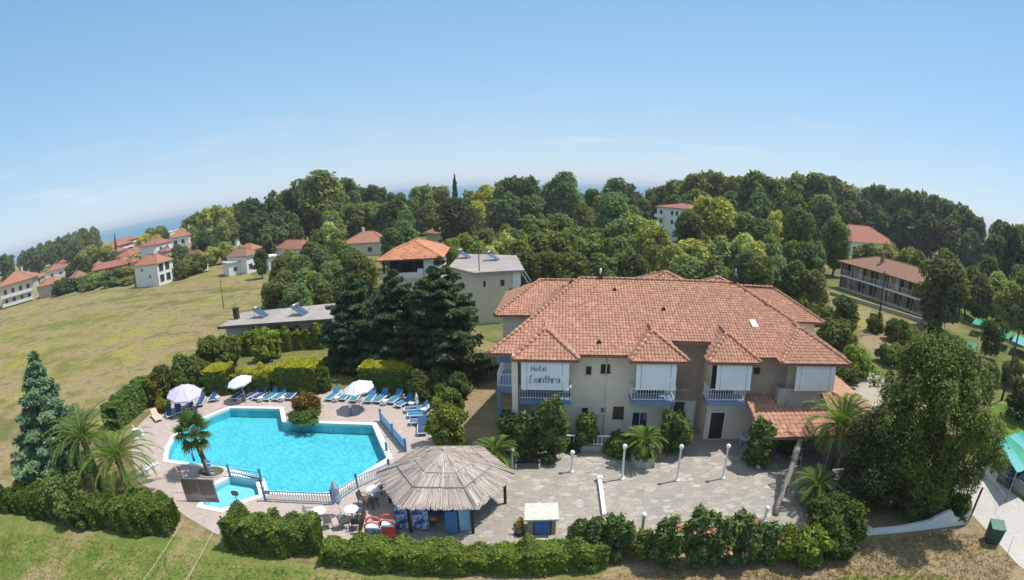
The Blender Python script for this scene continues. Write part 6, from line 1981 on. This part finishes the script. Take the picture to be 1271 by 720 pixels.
# ropes stretched over the front lawn
for (u0, v0), (u1, v1), lb in [((232, 652), (150, 785), 'left of the two thin ropes running over the front lawn'), ((272, 660), (205, 790), 'right of the two thin ropes running over the front lawn')]:
    p, q = at(u0, v0), at(u1, v1); p.z = .5; q.z = .9
    o = MB(); o.tube([p.lerp(q, k / 8) - Vector((0, 0, .25 * math.sin(math.pi * k / 8))) for k in range(9)], .007, 5)
    tag(o.build('rope', PLASTIC), lb, 'rope')
# ================================================================ PLANTS NEAR THE POOL AND THE HOTEL
HLEAF = leafmat('hedge_leaves', (0.125, 0.17, 0.045), .45, .4)
YLEAF = leafmat('golden_hedge_tips', (0.36, 0.36, 0.03), .3, .35, (1.1, 1, .6))
OLEAF = leafmat('oleander_leaves', (0.115, 0.16, 0.06), .45, .25)
TWIG = M('hedge_twigs', (0.03, 0.035, 0.018), .95, .3, 4)
PINKF = leafmat('pink_flowers', (0.66, 0.34, 0.33), .25, .3, (1.1, .8, .8), own=False)

def hedge(label, path, depth, h, mat=HLEAF, tint=(1, 1, 1), leaf=.12, dens=420, wob=.12, top=None, flowers=0, name='hedge', group=None, cat='hedge', seed=0):
    """clipped or loose hedge along a path of ground points (its near foot), depth back from it"""
    rg = np.random.default_rng(seed + int(abs(path[0].x * 100)) % 997)
    o0 = path[0].copy()
    P = [np.array((p.x - o0.x, p.y - o0.y)) for p in path]
    seg = [np.linalg.norm(b - a) for a, b in zip(P[:-1], P[1:])]
    tot = sum(seg)
    n = int(dens * (tot * h * 2 + tot * depth * 1.6 + depth * h * 2))
    hs = h if hasattr(h, '__len__') else (h, h)
    s = rg.uniform(0, tot, n)
    which = rg.random(n)
    side = np.where(which < .42, 0, np.where(which < .75, 1, 2))     # front, top, back or ends
    y = np.where(side == 0, 0, np.where(side == 1, rg.uniform(0, depth, n), depth))
    zz = np.where(side == 1, 1.0, rg.uniform(0.02, 1, n) ** .85)
    nrm = np.zeros((n, 3)); nrm[:, 2] = np.where(side == 1, 1, .25)
    ny = np.where(side == 0, -1, np.where(side == 2, 1, 0.0))
    endm = (side == 2) & (rg.random(n) < .35)
    s = np.where(endm, np.where(rg.random(n) < .5, 0, tot), s); y = np.where(endm, rg.uniform(0, depth, n), y)
    # rounded shoulders and lumps
    ph = rg.uniform(0, 6.28, 6)
    lump = (np.sin(s * 1.7 + ph[0]) + np.sin(s * 3.1 + y * 2 + ph[1]) + np.sin(s * .8 + ph[2]) + np.sin(s * 5.3 + zz * 4 + ph[3])) * wob * .5
    sh = np.clip((zz - .75) / .25, 0, 1) ** 2 * .18 * depth
    y = np.where(side == 0, y + sh - lump * .6, np.where(side == 2, y - sh + lump * .4, y))
    z = zz * (h + lump * (zz > .5)) + rg.normal(size=n) * .02
    y = y + rg.normal(size=n) * .05; s2 = s + rg.normal(size=n) * .04
    X = np.zeros((n, 3))
    acc = 0
    for (a, b, L) in zip(P[:-1], P[1:], seg):
        m = (s >= acc - 1e-6) & (s <= acc + L + 1e-6)
        d = (b - a) / L; nv = np.array((-d[1], d[0]))
        f = (s2[m] - acc)[:, None]
        X[m, :2] = a + d * f + nv * y[m][:, None]
        nrm[m, :2] = nv * ny[m][:, None] + d * np.where(endm[m], np.where(s[m] < tot / 2, -1, 1), 0)[:, None]
        acc += L
    X[:, 2] = z
    t = thing(name, label, cat, o0, 0, group)
    if top is not None:
        tm = z > h - top[1] * rg.uniform(.5, 1.3, n)
        me = leaves_mesh('golden_tips', X[tm], nrm[tm], np.full(tm.sum(), leaf), top[0], seed)
        link('golden_tips', me, t)
        X, nrm = X[~tm], nrm[~tm]
    me = leaves_mesh('foliage', X, nrm, np.full(len(X), leaf), mat, seed)
    o = link('foliage', me, t); o.color = (*tint, 1)
    if flowers:
        k = rg.integers(0, len(X), flowers)
        cl = rg.integers(0, len(X), max(flowers // 14, 1))
        c = X[cl[rg.integers(0, len(cl), flowers)]] + rg.normal(size=(flowers, 3)) * .13
        c[:, 2] += .05; c[:, 1] -= .05
        link('flowers', leaves_mesh('flowers', c, rg.normal(size=(flowers, 3)) + np.array([0, -.5, .6]), np.full(flowers, .085), PINKF, seed, 1.2), t)
    # woody core so that one does not see through
    mb = MB()
    for a, b in zip(P[:-1], P[1:]):
        d = (b - a) / np.linalg.norm(b - a); nv = np.array((-d[1], d[0]))
        i = .34
        c = [a + d * i + nv * i, b - d * i + nv * i, b - d * i + nv * (depth - i), a + d * i + nv * (depth - i)]
        if depth > .6 and np.linalg.norm(b - a) > .6:
            mb.prism([tuple(q) for q in c], 0, h * .68 - .12)
    if mb.v: mb.build('twigs', TWIG, t)
    return t

def bushy(label, p, W, Ht, tint=(1, 1, 1), mat=HLEAF, leaf=.12, n=5000, kind='bush', name='shrub', cat='shrub', group=None, flowers=0, seed=0, nb=22, trunk=False, fmat=None, z0=0.0):
    """a plant of its own build (not shared), at its true size"""
    rg = np.random.default_rng(seed + int(abs(p.x * 77 + p.y * 13)) % 9973)
    zk = 1.0
    bl = [(x * W, y * W, z * W * zk, a * W, b_ * W, c * W) for x, y, z, a, b_, c in crown_blobs(rg, kind, nb, max(.6, min(2.5, Ht / W)))]
    X, d = on_blobs(rg, bl, n)
    X[:, 2] *= Ht / np.quantile(X[:, 2], .995)
    k = n // 12
    X[:k] += d[:k] / np.linalg.norm(d[:k], axis=1, keepdims=True) * rg.uniform(.02, .09, (k, 1)) * W
    X[:, 2] = np.maximum(X[:, 2], .03)
    t = thing(name, label, cat, (p.x, p.y, z0), 0, group)
    loose = mat is OLEAF
    if loose:                        # oleander: upright sprays of narrow leaves
        k = n // 3
        X[:k, 2] += rg.uniform(0, .12, k) * Ht * (X[:k, 2] > Ht * .55)
    o = link('foliage' if not trunk else 'crown', leaves_mesh('foliage', X, d, np.full(n, leaf * (1.15 if loose else 1)), mat, seed, 2.8 if loose else 1.7, flat=.6 if loose else .38), t); o.color = (*tint, 1)
    if flowers:
        flowers = int(flowers * 1.3)
        front = X[(X[:, 2] > Ht * .45) & (d[:, 1] < -.1)] + np.array([0, -.12, .06])
        cl = front[rg.integers(0, len(front), max(flowers // 22, 1))]
        c = cl[rg.integers(0, len(cl), flowers)] + rg.normal(size=(flowers, 3)) * .12
        link('flowers', leaves_mesh('flowers', c, rg.normal(size=(flowers, 3)) + np.array([0, -.6, .6]), np.full(flowers, .12), fmat or PINKF, seed, 1.2), t)
    if trunk:
        me = trunk_mesh(Ht * .6, max(.06, W * .03), seed, 6, W * .2)
        link('trunk', me, t)
    return t

def bpx(label, u, v, vt, wpx, **k):
    p = at(u, v)
    D = math.hypot(p.x, p.y)
    return bushy(label, p, px_w(wpx, u, v - 6, D) * .92, max(hgt(p, u, vt), .3) * .9, **k)

# ---------------------------------------------------------------- palms
PALML = leafmat('palm_leaflets', (0.1, 0.175, 0.042), .35, .35, (1.1, 1.08, .7))
PTRUNK = M('palm_trunk', (.13, .1, .075), .95, .35, 6, .7)
def palm(label, p, th, fl, n=34, tint=(1, 1, 1), tr=.22, lean=(0, 0), seed=0, leafl=.5, up=1.15, z0=0.0):
    """date palm: ringed trunk and a crown of arching feathery fronds"""
    rg = random.Random(seed)
    t = thing('palm_tree', label, 'palm', (p.x, p.y, z0))
    mb = MB()
    m = max(int(th / .14), 3)
    pts = [(lean[0] * (i / m) ** 1.3, lean[1] * (i / m) ** 1.3, th * i / m) for i in range(m + 1)]
    mb.tube(pts, [tr * (1.15 - .25 * i / m) * (1.06 if i % 2 else .94) for i in range(m + 1)], 10)
    for k in range(26):        # old leaf bases
        a = rg.uniform(0, 6.28); z = th * rg.uniform(.8, 1.05)
        b0 = Vector((lean[0] + math.cos(a) * tr * .7, lean[1] + math.sin(a) * tr * .7, z))
        mb.tube([b0, b0 + Vector((math.cos(a) * .16, math.sin(a) * .16, .2))], [.05, .02], 5)
    mb.build('trunk', PTRUNK, t)
    V, nv = [], 0
    top = Vector((lean[0], lean[1], th))
    mbr = MB()
    for k in range(n):
        a = k * 2.39996 + rg.uniform(-.2, .2)
        f = (k + .5) / n
        el0 = up * (1 - f * 1.25) + rg.uniform(-.12, .12)          # first fronds upright, last hanging
        L = fl * rg.uniform(.82, 1.08) * (.85 + .15 * math.sin(math.pi * min(1, f * 1.2)))
        dirh = Vector((math.cos(a), math.sin(a), 0))
        sidev = Vector((-math.sin(a), math.cos(a), 0))
        pos = top + Vector((0, 0, .12))
        el = el0
        N = 20
        line = [pos.copy()]
        for i in range(N):
            d = dirh * math.cos(el) + Vector((0, 0, math.sin(el)))
            pos = pos + d * (L / N)
            el -= (1.5 + .4 * f) / N * (.5 + i / N)
            line.append(pos.copy())
            if i < 2: continue
            s = i / N
            ll = leafl * math.sin(math.pi * min(1, .18 + s * .8)) ** .7 * (1.0 if s < .95 else .6)
            nrm = sidev.cross(d).normalized()
            if nrm.z < 0: nrm = -nrm
            for sg in (-1, 1):
                for h_ in (0, .5):
                    b0 = pos - d * (L / N) * h_
                    tip = b0 + (sidev * sg * .8 + d * .62 + nrm * .28 + Vector((0, 0, -.22 * s + rg.uniform(-.1, .1)))).normalized() * ll * rg.uniform(.85, 1.1)
                    mid = b0.lerp(tip, .45)
                    w_ = d * .022 + nrm * .012
                    V += [b0 - w_, mid - w_ * 1.3, tip, mid + w_ * 1.3]
        mbr.tube(line[::3] + [line[-1]], [.03 * (1 - .8 * i / (len(line[::3]))) + .004 for i in range(len(line[::3]) + 1)], 4, False)
    V = np.array([tuple(v) for v in V])
    o = link('fronds', raw_mesh('fronds', V, 4, len(V) // 4, PALML), t); o.color = (*tint, 1)
    mbr.build('frond_ribs', M('frond_rib', (.2, .2, .07), .6, .2, 3), t)
    return t

def fan_palm(label, p, th, R_, lean, n=30, seed=3):
    rg = random.Random(seed)
    t = thing('fan_palm', label, 'palm', p)
    mb = MB()
    m = 14
    mb.tube([(lean[0] * (i / m), lean[1] * (i / m), th * i / m) for i in range(m + 1)], [.2 * (1.15 - .35 * i / m) * (1.08 if i % 2 else .93) for i in range(m + 1)], 10)
    mb.build('trunk', PTRUNK, t)
    V, Vd = [], []
    mbr = MB()
    top = Vector((lean[0], lean[1], th))
    for k in range(n):
        a = k * 2.39996; f = k / n
        el = 1.25 - f * 2.1 + rg.uniform(-.15, .15)
        d = Vector((math.cos(a) * math.cos(el), math.sin(a) * math.cos(el), math.sin(el)))
        hub = top + d * R_ * rg.uniform(.45, .6) + Vector((0, 0, .1))
        mbr.tube([top, hub], [.02, .012], 4, False)
        sd = d.cross(Vector((0, 0, 1))).normalized(); nr = sd.cross(d)
        for q in range(13):
            b = (q - 6) / 6 * 1.9
            e = (d * math.cos(b) + sd * math.sin(b)).normalized()
            ln = R_ * .55 * (.75 + .25 * math.cos(b * .6)) * rg.uniform(.85, 1.1)
            tip = hub + e * ln + Vector((0, 0, -.12 * R_ * rg.random() - .06))
            mid = hub + e * ln * .55
            w_ = e.cross(nr).normalized() * ln * .09
            (Vd if f > .72 else V).extend([hub, mid - w_, tip, mid + w_])
    for nm, vv, tint in (('fronds', V, (.75, .8, .8)), ('withered_fronds', Vd, (1.2, .75, .8))):
        A = np.array([tuple(v) for v in vv])
        o = link(nm, raw_mesh(nm, A, 4, len(A) // 4, PALML), t); o.color = (*tint, 1)
    mbr.build('frond_stalks', M('frond_stalk', (.16, .14, .06), .6, .2, 3), t)
    return t
p = at(261, 590)
fan_palm('fan palm with leaning dark trunk on the pool edge', p, hgt(p, 244, 541), 1.55, (-.75, .3))
p = at(126, 606); palm('dark green feathery palm leaning behind the bright palm at the left', p, hgt(p, 112, 545), 4.1, 44, (.95, 1.05, .9), .28, (-.4, .2), 1, .6)
p = at(161, 612); palm('bright yellow green feathery palm at the left end of the terrace', p, hgt(p, 158, 566), 3.9, 44, (1.25, 1.3, .85), .26, (-.1, .1), 2, .6, 1.0)
p = at(614, 583); palm('small palm in the pale round planter at the left hotel corner', p, .55, 1.75, 30, (1.1, 1.1, .9), .2, (0, 0), 4, .42, 1.1, .62)
p = at(798, 575); palm('bright small palm in the round stone planter before the middle balcony', p, .75, 1.7, 34, (1.4, 1.35, .8), .2, (0, 0), 5, .42, 1.25, .66)
p = at(1026, 590); palm('tall bright palm standing before the porch roof', p, hgt(p, 1032, 528), 3.3, 44, (1.25, 1.35, .85), .26, (.2, 0), 6, .6, 1.35)
p = at(1008, 625); palm('low half shaded palm under the big pine', p, hgt(p, 1008, 604), 2.0, 30, (.9, 1, .8), .2, (0, 0), 7, .45, 1.1)

# ---------------------------------------------------------------- conifers
def conifer(label, u, v, vt, wpx, kind, tint, n, leaf, name='conifer', mat=LEAFD):
    p = at(u, v); D = math.hypot(p.x, p.y)
    W, Ht = px_w(wpx, u, v - 10, D), hgt(p, u, vt)
    t = thing(name, label, 'tree', p)
    t.scale = (W, W, Ht)
    rgk = (kind, label, n)
    me = unit_conifer(kind, len(CROWNS) % 5, n, leaf, mat, len(label))
    o = link('crown', me, t); o.color = (*tint, 1)
    mb = MB(); mb.tube([(0, 0, 0), (0, 0, .5), (0, 0, .93)], [.025, .016, .004], 8); mb.build('trunk', BARK, t)
    return t
sp = conifer('blue grey spruce standing alone at the left front', 72, 592, 422, 116, 'spruce', (3.0, 3.15, 3.6), 70000, .016, 'spruce_tree')
sp.rotation_euler = (R(-2), R(7), 0)
conifer('large dark cedar beside the hotel roof', 553, 474, 322, 128, 'cedar', (1.25, 1.3, .85), 60000, .017, 'cedar_tree')
conifer('middle dark cedar of the three left of the hotel', 497, 462, 336, 114, 'cedar', (1.2, 1.3, .95), 50001, .018, 'cedar_tree')
conifer('left dark cedar overhanging the low flat roof', 447, 452, 342, 104, 'cedar', (1.25, 1.4, 1.05), 50002, .018, 'cedar_tree')

# big pine at the right: twisting trunk and heavy masses of needles
p = at(1124, 620); D = math.hypot(p.x, p.y)
Hp = hgt(p, 1165, 424); Wp = px_w(168, 1150, 560, D)
NEED = leafmat('pine_needles', (0.1, 0.135, 0.038), .4, .22, (1.25, 1.1, .7))
t = thing('pine_tree', 'huge bushy pine covering the right end of the hotel garden', 'tree', p)
rg = np.random.default_rng(21)
bl = []
for i in range(240):
    a = rg.uniform(0, 6.28); z = rg.uniform(.08, .97)
    R0 = .5 * (1 - max(0, (z - .55) / .45) ** 2.2) ** .5 * (0.8 + .2 * min(1, z / .4)) * (1.06 - .3 * z) * (1 if z > .27 else .62)
    R0 *= 1 + .16 * math.sin(3 * a + z * 9) + .1 * math.sin(5 * a - z * 14 + 1)
    k = rg.uniform(.55, 1.06)
    br = rg.uniform(.035, .095)
    bl.append((math.cos(a) * R0 * k * Wp + .5, math.sin(a) * R0 * k * Wp, z * Hp * .97, br * Wp, br * Wp, br * Wp * 1.5))
X, d = on_blobs(rg, bl, 110000, .6)
X[:12000] += d[:12000] / np.linalg.norm(d[:12000], axis=1, keepdims=True) * rg.uniform(.05, .5, (12000, 1)) + np.array([0, 0, .15])
X[:, 2] = np.maximum(X[:, 2], .3)
me = leaves_mesh('crown', X, d + np.array([0, 0, .6]), np.full(len(X), .085), NEED, 8, 2.8)
o = link('crown', me, t); o.color = (1.05, 1.2, .75, 1)
link('trunk', trunk_mesh(Hp * .75, .28, 4, 9, 2.0, .6), t)
p = at(1080, 628); D = math.hypot(p.x, p.y)
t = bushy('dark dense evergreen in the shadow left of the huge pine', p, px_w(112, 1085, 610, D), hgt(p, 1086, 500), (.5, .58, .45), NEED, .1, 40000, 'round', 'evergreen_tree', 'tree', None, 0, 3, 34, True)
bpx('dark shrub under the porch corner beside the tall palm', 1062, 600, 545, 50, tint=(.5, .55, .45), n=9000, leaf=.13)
bpx('low dark shrub added for the shadow mass below the huge pine', 1036, 678, 614, 74, tint=(.6, .7, .5), n=9000, leaf=.13)  # shrub and dark tint added in place of shadow beside the wall
bpx('shrub with white flowers between the leaning trunk and the pine', 1020, 648, 612, 44, tint=(.7, .8, .6), n=7000, leaf=.12, flowers=60, fmat=leafmat('white_flowers', (.7, .7, .66), .15, .3, (1, 1, 1), own=False))
bpx('green creeper spilling over the right end of the wavy wall', 1186, 642, 606, 40, tint=(.9, 1.0, .8), n=5000, leaf=.12)
# red earth bed
# ---------------------------------------------------------------- hedges
def hpath(*q): return [at(*c) for c in q]
hedge('dark shaggy hedge at the far left below the spruce', hpath((-14, 634), (38, 640), (92, 652)), 1.7, 1.3, tint=(.75, .85, .7), leaf=.16, dens=240, wob=.4)
bpx('grey green leafy shrub in front of the left palms', 88, 640, 578, 62, tint=(1.05, 1.15, 1.25), n=9000, leaf=.15)
bpx('bright leafy shrub at the foot of the spruce', 62, 618, 588, 60, tint=(1.3, 1.35, .8), n=6000, leaf=.15)
bpx('dark shrub filling the gap beside the left hedge', 112, 648, 606, 40, tint=(.6, .75, .6), n=8000, leaf=.15)
hedge('rounded green hedge below the bright palm', hpath((116, 656), (165, 664), (214, 664)), 1.8, 1.75, tint=(.95, 1.1, .8), leaf=.13, dens=330, wob=.36)
hedge('dense green hedge in front of the wading pool', hpath((284, 682), (340, 692), (398, 690)), 1.6, 1.75, tint=(1.0, 1.15, .85), leaf=.12, dens=380, wob=.34)
hedge('long clipped hedge running before the thatched bar', hpath((402, 702), (480, 710), (560, 714), (660, 714), (752, 706)), 1.3, 1.1, tint=(1.2, 1.3, .85), leaf=.1, dens=430, wob=.24)
for u, v, vt, w_, tint, lb in [(718, 686, 645, 26, (1.2, 1.25, 1.1), 'pale leafy sapling at the left of the gap in the front hedge'), (737, 690, 642, 22, (1.0, 1.1, .9), 'green sapling beside the white kerb end'), (760, 690, 640, 34, (1, 1.1, .9), 'upright green shrub left of the gap in the front hedge'),
                               (776, 692, 646, 20, (1.0, 1.1, .9), 'narrow green sapling at the edge of the gap in the front hedge'), (797, 692, 658, 24, (1.4, 1.4, .8), 'yellowish shrub in front of the half hidden lamp')]:
    bpx(lb, u, v, vt, w_, tint=tint, n=3500, leaf=.11, mat=OLEAF)
for u, v, vt, w_, tint, fl, lb in [(823, 700, 643, 42, (1, 1.1, .9), 40, 'oleander bush at the left of the flowering row'), (862, 701, 632, 42, (1, 1.1, .9), 140, 'tallest oleander bush with pale pink flowers at its tip'), (886, 699, 641, 34, (1.1, 1.15, .9), 60, 'oleander bush in the middle of the flowering row'),
                                   (915, 697, 638, 44, (.95, 1.05, .85), 150, 'oleander bush with the most pink flowers'), (945, 694, 648, 32, (.9, 1.05, 1.0), 20, 'bluish oleander bush behind the low globe lamp')]:
    bpx(lb, u, v, vt, w_, tint=tint, n=8500, leaf=.12, mat=OLEAF, flowers=fl, name='oleander_bush', cat='shrub')
for u, v, vt, w_, tint, lb in [(974, 692, 652, 42, (1.4, 1.45, .8), 'bright green leafy bush right of the low globe lamp'), (1000, 698, 650, 48, (1.25, 1.35, .8), 'broad leafy bush below the leaning trunk'), (1024, 690, 648, 36, (.8, .95, .7), 'dark leafy bush at the right end of the front hedge')]:
    bpx(lb, u, v, vt, w_, tint=tint, n=8000, leaf=.16)
# golden box hedges behind the pool
GT = (YLEAF, .35)  # gold is new growth; the darker green sides also carry painted shade
hedge('golden topped clipped hedge at the left behind the tilted parasol', hpath((257, 492), (284, 491)), 2.4, 2.45, tint=(.9, 1.0, .6), leaf=.14, dens=260, wob=.07, top=GT)
hedge('lower ragged golden hedge between the two clipped ones', hpath((288, 490), (336, 489)), 2.0, 1.9, tint=(1.0, 1.1, .6), leaf=.14, dens=240, wob=.3, top=(YLEAF, .22))
hedge('tall golden topped box hedge in the middle behind the loungers', hpath((345, 490), (394, 490)), 2.6, 2.6, tint=(.9, 1.0, .6), leaf=.14, dens=280, wob=.07, top=GT)
hedge('golden topped clipped hedge behind the right hand parasol', hpath((449, 490), (510, 492)), 1.9, 2.45, tint=(.8, .95, .6), leaf=.14, dens=280, wob=.07, top=(YLEAF, .3))
bpx('small round bush right of the tall golden box hedge', 403, 486, 452, 26, tint=(.8, .95, .7), n=4500, leaf=.13)
bpx('brown red shrub of the two toned clump at the pool corner', 381, 513, 485, 42, tint=(1.5, .75, .6), n=5500, leaf=.11)
bpx('low blue green juniper of the two toned clump at the pool corner', 377, 523, 510, 46, tint=(.75, 1.0, .9), n=6000, leaf=.1)
bpx('yellowish cushion shrub under the lavender parasol', 204, 511, 492, 26, tint=(1.9, 1.5, .7), n=3500, leaf=.1)
bpx('big rounded light green bush at the right of the sideways loungers', 553, 556, 494, 54, tint=(1.35, 1.35, .7), n=12000, leaf=.12)
bpx('light green bush behind the big rounded bush', 556, 520, 476, 40, tint=(.9, 1.05, .7), n=7000, leaf=.13)
for u, v, vt, w_, tint, lb in [(524, 498, 458, 34, (.7, .8, .7), 'loose dark shrub right of the right hand golden hedge'), (546, 494, 452, 34, (.8, .9, .9), 'grey green shrub below the large cedar'), (570, 498, 462, 30, (.6, .7, .55), 'dark shrub at the left of the hotel shadow')]:
    bpx(lb, u, v, vt, w_, tint=tint, n=5000, leaf=.15)
hedge('blue green netting covered hedge along the left terrace edge', hpath((150, 534), (176, 512), (194, 498)), 2.0, 2.3, tint=(.95, 1.25, 1.15), leaf=.16, dens=190, wob=.15)
for u, v, vt, w_, tint, lb in [(206, 494, 448, 40, (.7, .75, .65), 'dark shrub left behind the lavender parasol'), (232, 486, 436, 44, (.85, .95, .75), 'tall shrub behind the lavender parasol'), (196, 500, 462, 30, (1.2, .9, .7), 'brownish shrub at the end of the netted hedge'), (250, 478, 440, 30, (.9, 1, .8), 'shrub left of the golden hedge on the lawn edge'),
                               (262, 462, 412, 44, (1.05, 1.05, .85), 'olive coloured bush at the left end of the vine row'), (284, 456, 414, 40, (1.0, 1.05, .8), 'bush beside the olive coloured one in the vine row')]:
    bpx(lb, u, v, vt, w_, tint=tint, n=6000, leaf=.18)
hedge('vine covered row below the low flat roof', hpath((296, 444), (340, 438), (425, 430)), 2.2, 2.3, tint=(1.45, 1.5, .8), leaf=.22, dens=120, wob=.45)
bpx('bright bush in the middle of the vine row', 335, 447, 406, 34, tint=(1.7, 1.7, .7), n=4500, leaf=.2)
# plants along the hotel front
for u, v, vt, w_, tint, lb, n in [(683, 570, 495, 40, (.9, 1.05, .75), 'tall bushy oleander below the lettered awning', 14000), (655, 568, 517, 38, (.75, .9, .65), 'dark bush between the left planter and the tall oleander', 9000), (632, 560, 512, 32, (.65, .8, .6), 'dark bush at the left hotel corner', 7000),
                                  (765, 562, 540, 40, (1.1, 1.2, .8), 'low bush beside the middle stone planter', 5000), (833, 562, 511, 38, (.85, 1.0, .7), 'bush with white flowers right of the middle palm', 9000), (940, 578, 520, 38, (.85, 1.0, .7), 'leafy bush in front of the porch roof', 10000),
                                  (712, 556, 546, 40, (.6, .75, .55), 'low dark planting under the plinth railing', 4000), (975, 566, 530, 26, (.9, 1.0, .7), 'slender shrub at the porch edge', 3500)]:
    bpx(lb, u, v, vt, w_, tint=tint, n=n, leaf=.13, mat=OLEAF)
p = at(727, 556)
bushy('round clipped little tree before the hotel plinth', p, 1.5, 2.3, (1.05, 1.15, .8), OLEAF, .1, 7000, 'round', 'topiary_tree', 'tree', None, 0, 4, 18, True)
# garden on the right, between the hotel and the long house
for u, v, vt, w_, tint, lb in [(1046, 414, 362, 40, (.6, .7, .65), 'dark upright garden tree right of the hotel roof'), (1020, 402, 378, 46, (.8, .9, .7), 'shrub behind the right end of the hotel roof'), (1036, 430, 392, 52, (.95, .95, .75), 'brownish green bush by the plot right of the hotel'), (1062, 466, 428, 44, (1.5, 1.7, .7), 'bright grass green bush right of the last awning'),
                               (1044, 476, 452, 44, (.55, .65, .5), 'low dark bush on the sandy yard'), (1112, 424, 393, 34, (.85, .95, .7), 'rounded garden bush on the plot'), (1158, 416, 395, 26, (.9, 1, .7), 'small round bush by the garden wall end'), (1130, 428, 404, 30, (1.2, 1.3, .8), 'weedy bush in the middle of the plot'),
                               (1105, 452, 425, 40, (1.1, 1.2, .8), 'weedy shrub at the near edge of the plot'), (1140, 446, 420, 44, (1.0, 1.1, .8), 'grey green shrub above the big pine'), (1182, 440, 412, 40, (.9, 1.05, .9), 'grey green bush between pine and canopies'), (1226, 446, 384, 36, (.55, .65, .5), 'tall dark bush between the two pairs of green canopies'),
                               (1252, 480, 440, 34, (.8, .9, .7), 'shrub at the right edge behind the utility pole'), (1262, 520, 462, 46, (.5, .6, .5), 'dark bush at the right edge above the striped canopy'), (1222, 476, 446, 40, (1.1, 1.2, 1.1), 'tall reedy grass right of the big pine'), (985, 384, 362, 46, (1.2, 1.3, .8), 'light bush behind the ridge end of the hotel'),
                               (1010, 378, 354, 40, (1.1, 1.2, .8), 'bush on the slope below the long house'), (1085, 412, 386, 24, (1.3, 1.1, .9), 'brown green shrub at the foot of the utility pole')]:
    bpx(lb, u, v, vt, w_, tint=tint, n=5000, leaf=.2)

# ---------------------------------------------------------------- grass blades and weeds
def blades(name, polys, n, hgt_, wd, mat, seed, kind='stuff'):
    rg = np.random.default_rng(seed)
    out = []
    for poly, k in polys:
        q = [(p[0], p[1]) for p in poly]
        xs, ys = [p[0] for p in q], [p[1] for p in q]
        m = 0
        while m < k:
            x, y = rg.uniform(min(xs), max(xs)), rg.uniform(min(ys), max(ys))
            if inside((x, y), q):
                out.append((x, y)); m += 1
    c = np.repeat(np.array(out), 4, 0)
    c = np.concatenate([c + rg.normal(size=c.shape) * wd * 3, np.zeros((len(c), 1))], 1)
    N = len(c)
    a = rg.uniform(0, 6.28, N)
    t = np.stack([np.cos(a), np.sin(a), 0 * a], 1) * wd
    h = hgt_ * rg.uniform(.4, 1.3, N)[:, None]
    up_ = np.concatenate([rg.normal(size=(N, 2)) * .45, np.ones((N, 1))], 1) * h
    V = np.stack([c - t, c + t, c + up_], 1).reshape(-1, 3)
    o = link(name, raw_mesh(name, V, 3, N, mat)); o['kind'] = kind
    return o
GRASSM = leafmat('grass_blades', (0.15, 0.18, 0.045), .5, .35, (1.6, 1.2, .8), own=False, rough=.8)
DRYM = leafmat('dry_grass_blades', (0.27, 0.23, 0.1), .4, .3, (1.2, 1.05, .8), own=False, rough=.9)
fl = [at(*q) for q in [(5, 660), (120, 672), (240, 690), (390, 712), (560, 724), (760, 722), (960, 708), (1100, 690)]] + [Vector((22, 12, 0)), Vector((-30, 12, 0))]
blades('grass', [(fl, 9000)], 0, .11, .018, GRASSM, 3)
fm = [at(*q) for q in [(0, 600), (150, 530), (240, 440), (330, 345), (180, 360), (10, 395), (-40, 420)]]
blades('meadow_grass', [(fm, 6000)], 0, .1, .03, DRYM, 4)
vg = [at(*q) for q in [(735, 716), (960, 690), (1140, 662), (1222, 664), (1262, 702), (1240, 742), (1060, 730), (900, 738)]]
blades('verge_weeds', [(vg, 3500)], 0, .14, .02, DRYM, 5)

# ================================================================ summer haze
hm, ht, hb = base('haze_air')
ht.nodes.remove(hb)
pv = ht.nodes.new('ShaderNodeVolumePrincipled')
pv.inputs['Color'].default_value = (0.86, 0.92, 1.0, 1)
pv.inputs['Density'].default_value = 0.00024
pv.inputs['Anisotropy'].default_value = 0.0
ht.links.new(pv.outputs[0], ht.nodes['Material Output'].inputs['Volume'])
mb = MB(); mb.bbox((-14800, -1200, -3.4), (14800, 14800, 48))
hz = mb.build('haze', hm)
hz['kind'] = 'stuff'
